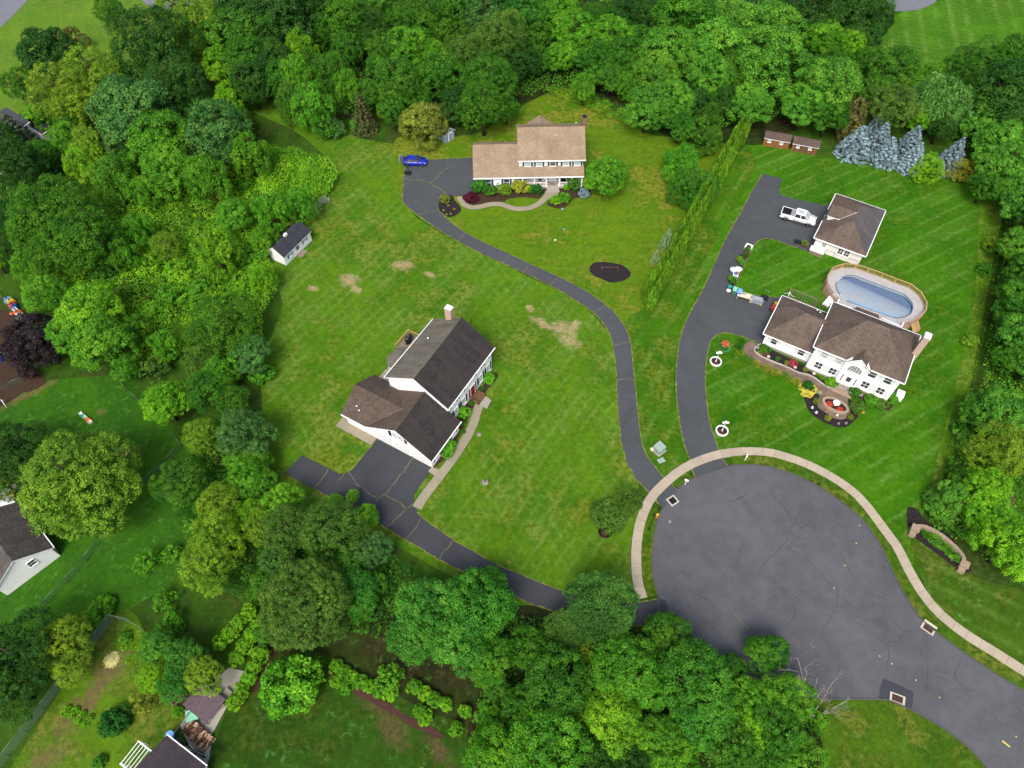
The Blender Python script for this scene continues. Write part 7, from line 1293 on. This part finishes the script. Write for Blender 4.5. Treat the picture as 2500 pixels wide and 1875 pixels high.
for s in (-1, 1): b = MB(); b.tube([(.75, s * .06, .2), (-.2, s * .2, .4), (-1.2, s * .3, .6)], .025, 6); b.build('handle', 'wood_grey', e); b = MB(); b.bar((-.3, s * .25, .38), (-.35, s * .25, 0), .04); b.build('leg', 'metal_black', e)
b = MB(); b.tube([(.78, -.05, .18), (.78, .05, .18)], .18, 12); b.build('wheel', 'rubber', e)
pot(zR(2040, 380), .3, .35, 'terracotta', C_['yell'], 'terracotta pot with a yellow-green plant beside the wheelbarrow', None, .55, 'wisp')
e = empty('green_cart', tile(1960, 460, 9.217)(480, 720), R(-30), 'green garden cart with a cream bag at the garage door', 'cart'); b = MB(); b.box(-.35, .35, -.6, .6, .3, .8); b.build('cart_body', 'plastic_green', e); b = MB(); b.lathe([(.3, .8), (.32, 1.0), (.2, 1.15), (0, 1.18)], 10); b.build('bag', 'plastic_cream', e)
for s in (-.4, .4): b = MB(); b.tube([(s - .04, -.35, .2), (s + .04, -.35, .2)], .2, 10); b.build('wheel', 'rubber', e)
e = empty('red_tractor', tile(1840, 680, 9.217)(455, 680), R(-30), 'red ride-on mower half hidden by the garage wing eave', 'mower'); b = MB(); b.box(-.4, .4, -.8, .1, .35, .85); b.build('hood', 'plastic_red', e); b = MB(); b.box(-.45, .45, .1, .8, .3, .55); b.build('rear_body', 'plastic_red', e); b = MB(); b.box(-.25, .25, .2, .7, .55, .95); b.build('seat', 'plastic_yellow', e)
for sx in (-.5, .5):
    for sy, r_ in ((-.6, .2), (.5, .32)): b = MB(); b.tube([(sx - .08, sy, r_), (sx + .08, sy, r_)], r_, 12); b.build('wheel', 'rubber', e)
# ---- planting at the tan-roofed house
for i, (x, y, r_, hh, tn, lb) in enumerate([(290, 600, 1.45, 2.6, 'cool', 'tall green shrub at the left corner of the tan-roofed house'), (480, 650, 1.1, 1.6, 'mid', 'green shrub between the tall corner shrub and the yellow-green one'), (600, 520, .7, 2.2, 'mid', 'narrow upright shrub between the two lower windows'), (700, 640, 1.15, 2.0, 'yell', 'yellow-green shrub left of the variegated bush'), (950, 590, 1.55, 2.2, 'gold', 'large cream-variegated bush before the porch'), (1120, 600, .85, 1.3, 'bright', 'green shrub right of the variegated bush'), (1240, 620, 1.1, 1.4, 'deep', 'dark green shrub left of the porch steps'), (1560, 790, 1.0, 1.2, 'lime', 'lime-green shrub at the tip of the right bed'), (1710, 760, 1.1, 1.4, 'bright', 'bright green shrub in the middle of the right bed'), (1860, 540, 1.2, 2.0, 'mid', 'dark shrub before the porch right of the steps'), (1740, 570, .6, .9, 'lime', 'small lime shrub right of the porch steps')]):
    bush(tA(x, y), r_, hh, C_[tn], lb, None, 'shrub', i)
bush(tA(130, 750), 1.25, 1.3, srgb(92, 30, 52), 'burgundy dome-shaped shrub beside the path by the driveway'); bush(tA(2050, 670), 1.0, 1.2, srgb(140, 172, 180), 'blue-grey globe shrub under the bright tree by the porch')
bush(t62(1610, 105), .95, 1.1, C_['olive'], 'olive rounded bush in the mulch at the driveway bend')
for i, (x, y) in enumerate([(1600, 190), (1640, 150), (1660, 220), (1690, 180), (1625, 225)]): bush(t62(x, y), .2, .3, C_['gold'], 'tiny pale plant in the mulch at the driveway bend', 'tiny plants at the driveway bend')
e = empty('wooden_rack', t124(860, 680), R(0), 'thin wooden frame standing on the black oval mulch bed', 'rack'); b = MB(); b.bar((-1.3, 0, .35), (1.3, 0, .35), .08); b.build('rail', 'wood_brown', e)
for s in (-1.3, 1.3): b = MB(); b.bar((s, -.5, .2), (s, .5, .2), .08); b.build('foot', 'wood_brown', e); b = MB(); b.bar((s, 0, 0), (s, 0, .35), .08); b.build('leg', 'wood_brown', e)
for x, y, mt, lb in [(1680, 910, 'plastic_lightblue', 'pale blue ball on the lawn edge below the right bed'), (1710, 1250, 'plastic_teal', 'small turquoise ball on the faded lawn'), (1560, 1435, 'plastic_cream', 'small cream toy on the faded lawn')]:
    e = empty('lawn_toy', tA(x, y), 0, lb, 'toy'); b = MB(); b.lathe([(0, 0), (.12, .04), (.18, .15), (.14, .28), (0, .33)], 10); b.build('ball', mt, e); b = MB(); b.lathe([(.19, .14), (.19, .18)], 10); b.build('band', 'plastic_white', e)
# ---- round clipped shrubs at the dark-roofed house
for i, (x, y, r_, lb) in enumerate([(1770, 320, .95, 'round clipped bright green shrub by the corner where wing and house meet'), (1980, 30, .9, 'round clipped bright green shrub right of the red door'), (1665, 600, .85, 'upper of the two joined bright shrubs beside the garage wing'), (1630, 650, .85, 'lower of the two joined bright shrubs beside the garage wing')]): bush(t6c(x, y), r_, 1.4, srgb(112, 186, 40), lb, None, 'shrub', i)
for i, (x, y) in enumerate([(1840, 230), (1770, 400), (1920, 110), (2010, 5), (1760, 470)]): bush(t6c(x, y), .4, .5, C_['mid'], 'low ragged plant in the bed along the dark-roofed house', 'low plants along the dark-roofed house')
e = empty('lamp_stub', t6c(1950, 890), 0, 'small post in a round brick ring on the cross-mown lawn', 'post'); b = MB(); b.lathe([(.45, 0), (.45, .08), (.3, .08)], 14); b.build('ring', 'stone_grey', e); b = MB(); b.lathe([(.06, 0), (.06, .7), (.1, .75), (0, .85)], 8); b.build('post', 'metal_black', e)
e = empty('well_cover', t6c(1898, 488), 0, 'small grey round cover in the grass beside the concrete path', 'cover'); b = MB(); b.lathe([(.32, 0), (.32, .08), (.2, .1), (0, .1)], 14); b.build('lid', 'stone_grey', e); b = MB(); b.lathe([(.36, 0), (.36, .05)], 14); b.build('ring', 'metal_grey', e)
# weeping shrub with a dark planter near the turning circle
e = tree(1240 + 840 / 3.456, 920 + 1170 / 3.456, 46, 'willow', 'greyg', '', 'thin drooping shrub in a dark ring left of the sidewalk', 2.6); tree(1240 + 1010 / 3.456, 920 + 1050 / 3.456, 42, 'fine', 'greyg', '', 'thin twiggy shrub touching the sidewalk', 2.6)
e = empty('planter_ring', t6c(0, 0), 0, 'dark low planter ring under the drooping shrub', 'planter'); e.location = tile(1240, 920)(820, 1310); b = MB(); b.lathe([(.85, 0), (.9, .2), (.8, .2), (.75, .1)], 18); b.build('ring', 'metal_black', e); b = MB(); b.lathe([(.76, .1), (0, .12)], 18); b.build('soil', 'mulch_brown', e)

# =================================================================== left side: play yard, garden and fences
def fence(pts, h, mat, label, step=3.0, post='metal_grey', name='chain_link_fence'):
    p0 = pts[0]; e = empty(name, (p0.x, p0.y, 0), 0, label, 'fence'); q = [p - p0 for p in resample(pts, step)]
    if (q[-1] - (pts[-1] - p0)).length > .4: q.append(pts[-1] - p0)
    pm = MB(); pm.lathe([(.035, 0), (.035, h + .05), (0, h + .08)], 6); pm = pm.data('post', post)
    for a in q: place('post', pm, e, (a.x, a.y, 0))
    for a, c in zip(q, q[1:]):
        b = MB(); b.face([(a.x, a.y, .03), (c.x, c.y, .03), (c.x, c.y, h), (a.x, a.y, h)]); o = b.build('mesh_panel', mat, e); add_uv(o.data); b = MB(); b.tube([(a.x, a.y, h), (c.x, c.y, h)], .025, 5); b.build('rail', post, e)
    return e
fence(px((285, 925), (320, 965), (352, 992)), 1.3, 'chain_link', 'chain-link fence along the upper right side of the play yard'); fence(px((420, 1060), (448, 1089), (405, 1140), (300, 1230), (240, 1340), (180, 1410), (95, 1500)), 1.3, 'chain_link', 'chain-link fence curving round the lower right of the play yard'); fence(px((-20, 975), (30, 945), (60, 932)), 1.2, 'chain_link', 'short fence at the left edge above the play yard'); fence(px((0, 715), (28, 760), (62, 785)), 1.4, 'chain_link', 'short fence behind the coloured toys at the left edge')
fence(px((-20, 1905), (90, 1760), (180, 1640), (280, 1510)), 1.7, 'deer_net', 'tall netting along the left side of the vegetable garden', 2.5, 'mesh_green', 'garden_fence'); fence(px((284, 1512), (310, 1514), (340, 1530), (362, 1548)), 1.7, 'deer_net', 'tall netting at the top end of the vegetable garden', 2.0, 'mesh_green', 'garden_fence'); fence(px((470, 1745), (445, 1780), (425, 1810)), 1.2, 'chain_link', 'short fence between the garden and the woodpile yard')
tl0 = tile(0, 920)
e = empty('toy_rocket', tl0(680, 310), 0, 'long toy slide of white, orange and green segments lying on the play yard grass', 'toy'); d0 = tl0(775, 395) - tl0(680, 310); e.rotation_euler.z = math.atan2(d0.y, d0.x); Lr = d0.length
for a, c, mt, w in [(0, .18, 'plastic_white', .3), (.18, .3, 'plastic_green', .5), (.3, .55, 'plastic_mint', .42), (.55, .8, 'plastic_orange', .42), (.8, 1.0, 'plastic_cream', .46)]: b = MB(); b.box(a * Lr, c * Lr - .01, -w / 2, w / 2, .02, .28); b.box(a * Lr, c * Lr - .01, -w / 2 - .05, -w / 2, .02, .42); b.box(a * Lr, c * Lr - .01, w / 2, w / 2 + .05, .02, .42); b.build('segment', mt, e)
tz = tile(0, 700, 8.293)
for i, (x, y, mt, lb) in enumerate([(190, 300, 'plastic_lightblue', 'pale blue toy at the upper end of the toy line at the left edge'), (250, 330, 'plastic_yellow', 'yellow-green toy second in the toy line at the left edge'), (285, 405, 'plastic_red', 'red toy in the toy line at the left edge'), (330, 450, 'plastic_blue', 'blue toy in the toy line at the left edge'), (355, 520, 'plastic_white', 'white toy house in the toy line at the left edge'), (395, 560, 'plastic_orange', 'orange toy in the toy line at the left edge'), (430, 620, 'plastic_white', 'white toy at the lower end of the toy line'), (60, 1380, 'plastic_white', 'white-topped toy beside the purple tree at the left edge'), (40, 1470, 'plastic_blue', 'blue toy car beside the purple tree at the left edge'), (240, 555, 'plastic_orange', 'small orange ball on the bare soil at the left edge')]):
    s = .25 if i == 9 else .55; e = empty('yard_toy', tz(x, y), R(20 + i * 30), lb, 'toy', 'coloured toys at the left edge'); b = MB(); b.loft([[(-s, -s * .7, z), (s, -s * .7, z), (s, s * .7, z), (-s, s * .7, z)] for z in (0, s)] + [[(-s * .6, -s * .5, s * 1.5), (s * .6, -s * .5, s * 1.5), (s * .6, s * .5, s * 1.5), (-s * .6, s * .5, s * 1.5)]], smooth=False); b.build('toy_body', mt, e)
    b = MB(); b.lathe([(s * .3, s * 1.5), (s * .3, s * 1.7), (0, s * 1.8)], 8); b.build('knob', 'metal_black', e)
tk = tile(0, 1180, 5.53)
e = empty('yard_bench', tk(200, 220), R(-50), 'mustard-coloured plank leaning behind the left house', 'plank'); b = MB(); b.box(-1.1, 1.1, -.2, .2, .3, .38); b.build('board', 'plastic_yellow', e)
for s in (-.9, .9): b = MB(); b.box(s - .08, s + .08, -.15, .15, 0, .3); b.build('support', 'plastic_blue', e)
e = empty('yard_cart', tk(530, 540), R(-50), 'navy cart with a yellow ball beside the left house wall', 'cart'); b = MB(); b.box(-.5, .5, -.3, .3, .2, .7); b.build('cart_body', 'plastic_blue', e); b = MB(); b.lathe([(0, .7), (.2, .78), (.24, .9), (.15, 1.05), (0, 1.1)], 10); b.build('ball', 'plastic_yellow', e); b = MB(); b.box(.5, 1.4, -.25, .25, .1, .5); b.build('trailer', 'metal_black', e)
tb = tile(400, 1670, 8.095)
e = empty('woodpile', tb(700, 1010), R(-35), 'long stack of split firewood on the concrete yard at the bottom left', 'woodpile'); r = random.Random(9); lm = []
for k in range(6):
    b = MB(); w = .09 + .02 * (k % 3); b.mesh([(-w, -.24, 0), (w, -.24, 0), (0, -.22, w * 1.5), (-w, .24, 0), (w * .8, .24, .02), (0, .25, w * 1.3)], [(0, 1, 2), (5, 4, 3), (0, 3, 4, 1), (1, 4, 5, 2), (2, 5, 3, 0)]); lm.append(b.data('log', ('firewood', 'firewood_pale', 'firewood_dark')[k % 3]))
for ly in range(5):
    for ix in range(19 - ly):
        for iy in range(3): place('log', lm[r.randrange(6)], e, (-1.75 + ix * .19 + ly * .08 + r.uniform(-.05, .05), -.5 + iy * .5 + r.uniform(-.08, .08), .02 + ly * .15 + r.uniform(0, .05)), (r.uniform(-.2, .2), r.uniform(-.5, .5), r.uniform(-.5, .5)))
e = empty('tarp_shelter', tb(860, 420), R(-30), 'plum-coloured low tarp roof beside the yellow-green garden tree', 'shelter'); b = MB(); b.mesh([(-2.0, -1.3, .9), (1.6, -1.4, .9), (1.8, 1.5, 1.2), (-1.6, 1.5, 1.2), (-2.0, -1.3, .85), (1.6, -1.4, .85), (1.8, 1.5, 1.15), (-1.6, 1.5, 1.15)], [(0, 1, 2, 3), (7, 6, 5, 4), (0, 4, 5, 1), (1, 5, 6, 2), (2, 6, 7, 3), (3, 7, 4, 0)]); b.build('tarp', 'tarp_plum', e)
for x, y, z in ((-1.9, -1.2, .85), (1.5, -1.3, .85), (1.7, 1.4, 1.15), (-1.5, 1.4, 1.15)): b = MB(); b.box(x - .05, x + .05, y - .05, y + .05, 0, z); b.build('post', 'wood_brown', e)
e = empty('cold_frame', tb(480, 310), R(-33), 'grid of dark wooden planting boxes at the end of the garden', 'planting boxes')
for ix in range(3):
    for iy in range(2): b = MB(); b.box(-2.0 + ix * 1.35, -.75 + ix * 1.35, -1.2 + iy * 1.25, -.05 + iy * 1.25, 0, .22); b.build('soil', 'mulch_brown', e)
for ix in range(4): b = MB(); b.box(-2.08 + ix * 1.35, -2.01 + ix * 1.35, -1.25, 1.25, 0, .3); b.build('board', 'wood_grey', e)
for iy in range(3): b = MB(); b.box(-2.08, 2.0, -1.28 + iy * 1.25, -1.21 + iy * 1.25, .01, .29); b.build('board', 'wood_grey', e)
e = empty('compost_bin', tb(600, 640), R(20), 'mint-green square compost bin beside the tarp', 'bin'); b = MB(); b.loft([[(-.6 * s, -.6 * s, z), (.6 * s, -.6 * s, z), (.6 * s, .6 * s, z), (-.6 * s, .6 * s, z)] for s, z in ((1.1, 0), (1, .7))], smooth=False); b.build('bin_body', 'plastic_green', e); b = MB(); b.box(-.62, .62, -.62, .62, .7, .8); b.build('lid', 'plastic_mint', e)
e = empty('rain_barrel', tb(180, 1040), 0, 'blue barrel at the corner of the plum-roofed house', 'barrel'); b = MB(); b.lathe([(.42, 0), (.48, .5), (.45, .95), (.4, .95), (.4, .4), (0, .4)], 14); b.build('drum', 'plastic_blue', e); b = MB(); b.lathe([(.47, .9), (.47, .97)], 14); b.build('hoop', 'plastic_lightblue', e)
for i, (x, y, s, lb) in enumerate([(1270, 210, .85, 'pale square slab cover at the end of the tarp'), (1130, 450, .7, 'pale crate beside the tarp'), (1005, 510, .4, 'small pale box at the corner of the tarp')]):
    e = empty('crate', tb(x, y), R(-35), lb, 'crate', 'pale crates by the tarp'); b = MB(); b.box(-s / 2, s / 2, -s / 2, s / 2, 0, .5); b.build('box', 'plastic_cream', e); b = MB(); b.box(-s / 2 - .04, s / 2 + .04, -s / 2 - .04, s / 2 + .04, .5, .56); b.build('lid', 'stone_grey', e)
for i, (x, y, lb) in enumerate([(340, 1170, 'dark tool leaning on the eave side of the plum-roofed house'), (560, 1330, 'pale frame lying along the plum-roofed house'), (700, 1400, 'black cart parts along the plum-roofed house')]):
    e = empty('yard_clutter', tb(x, y), R(-40 + 10 * i), lb, 'clutter', 'clutter along the plum-roofed house'); b = MB(); b.bar((-.9, 0, .3), (.9, 0, .3), .12); b.bar((-.7, .3, .2), (.5, .3, .2), .1); b.build('frame', ('metal_black', 'plastic_cream', 'metal_black')[i], e); b = MB(); b.tube([(.6, -.05, .2), (.6, .1, .2)], .2, 10); b.build('wheel', 'rubber', e)
e = empty('white_pergola', G(1165 / 3.456, 1395 + 1430 / 3.456, 2.4) * 1.0, R(-30), 'white slatted cold-frame roof at the bottom edge beside the plum-roofed house', 'pergola'); e.location.z = 0
for y in (0, -2.4): b = MB(); b.bar((0, y, 2.4), (2.1, y, 2.4), .14, .12); b.build('beam', 'trim_white', e)
for k in range(6): b = MB(); b.bar((.1 + k * .38, 0, 2.46), (.1 + k * .38, -2.4, 2.46), .06, .06); b.build('slat', 'trim_white', e)
for x in (.05, 2.05):
    for y in (0, -2.4): b = MB(); b.box(x - .05, x + .05, y - .05, y + .05, 0, 2.35); b.build('post', 'trim_white', e)
e = empty('straw_pile', tile(0, 1395)(945, 745), 0, 'pale yellow straw heap in the vegetable garden', 'straw pile'); b = MB(); r = random.Random(3)
for k in range(260): a = r.uniform(0, 6.28); d_ = r.uniform(0, .8) ** .7; z = .35 * (1 - d_); p = Vector((d_ * math.cos(a), d_ * math.sin(a), max(.04, z))); v = Vector((r.uniform(-1, 1), r.uniform(-1, 1), r.uniform(-.2, .2))) * .22; b.bar(p - v, p + v, .05)
b.build('straw', 'straw', e); b = MB(); b.lathe([(.85, 0), (.6, .2), (0, .34)], 12); b.build('heap', 'straw', e)
e = empty('swing_set', tl0(15, 250), R(30), 'white and yellow climbing frame at the left edge of the play yard', 'climbing frame'); b = MB(); b.tube([(-.8, 0, 1.3), (.6, 0, 1.3)], .06, 6); b.build('top_bar', 'plastic_yellow', e)
for sx in (-.8, .6):
    for sy in (-.6, .6): b = MB(); b.tube([(sx, 0, 1.3), (sx, sy, 0)], .05, 6); b.build('leg', 'trim_white', e)
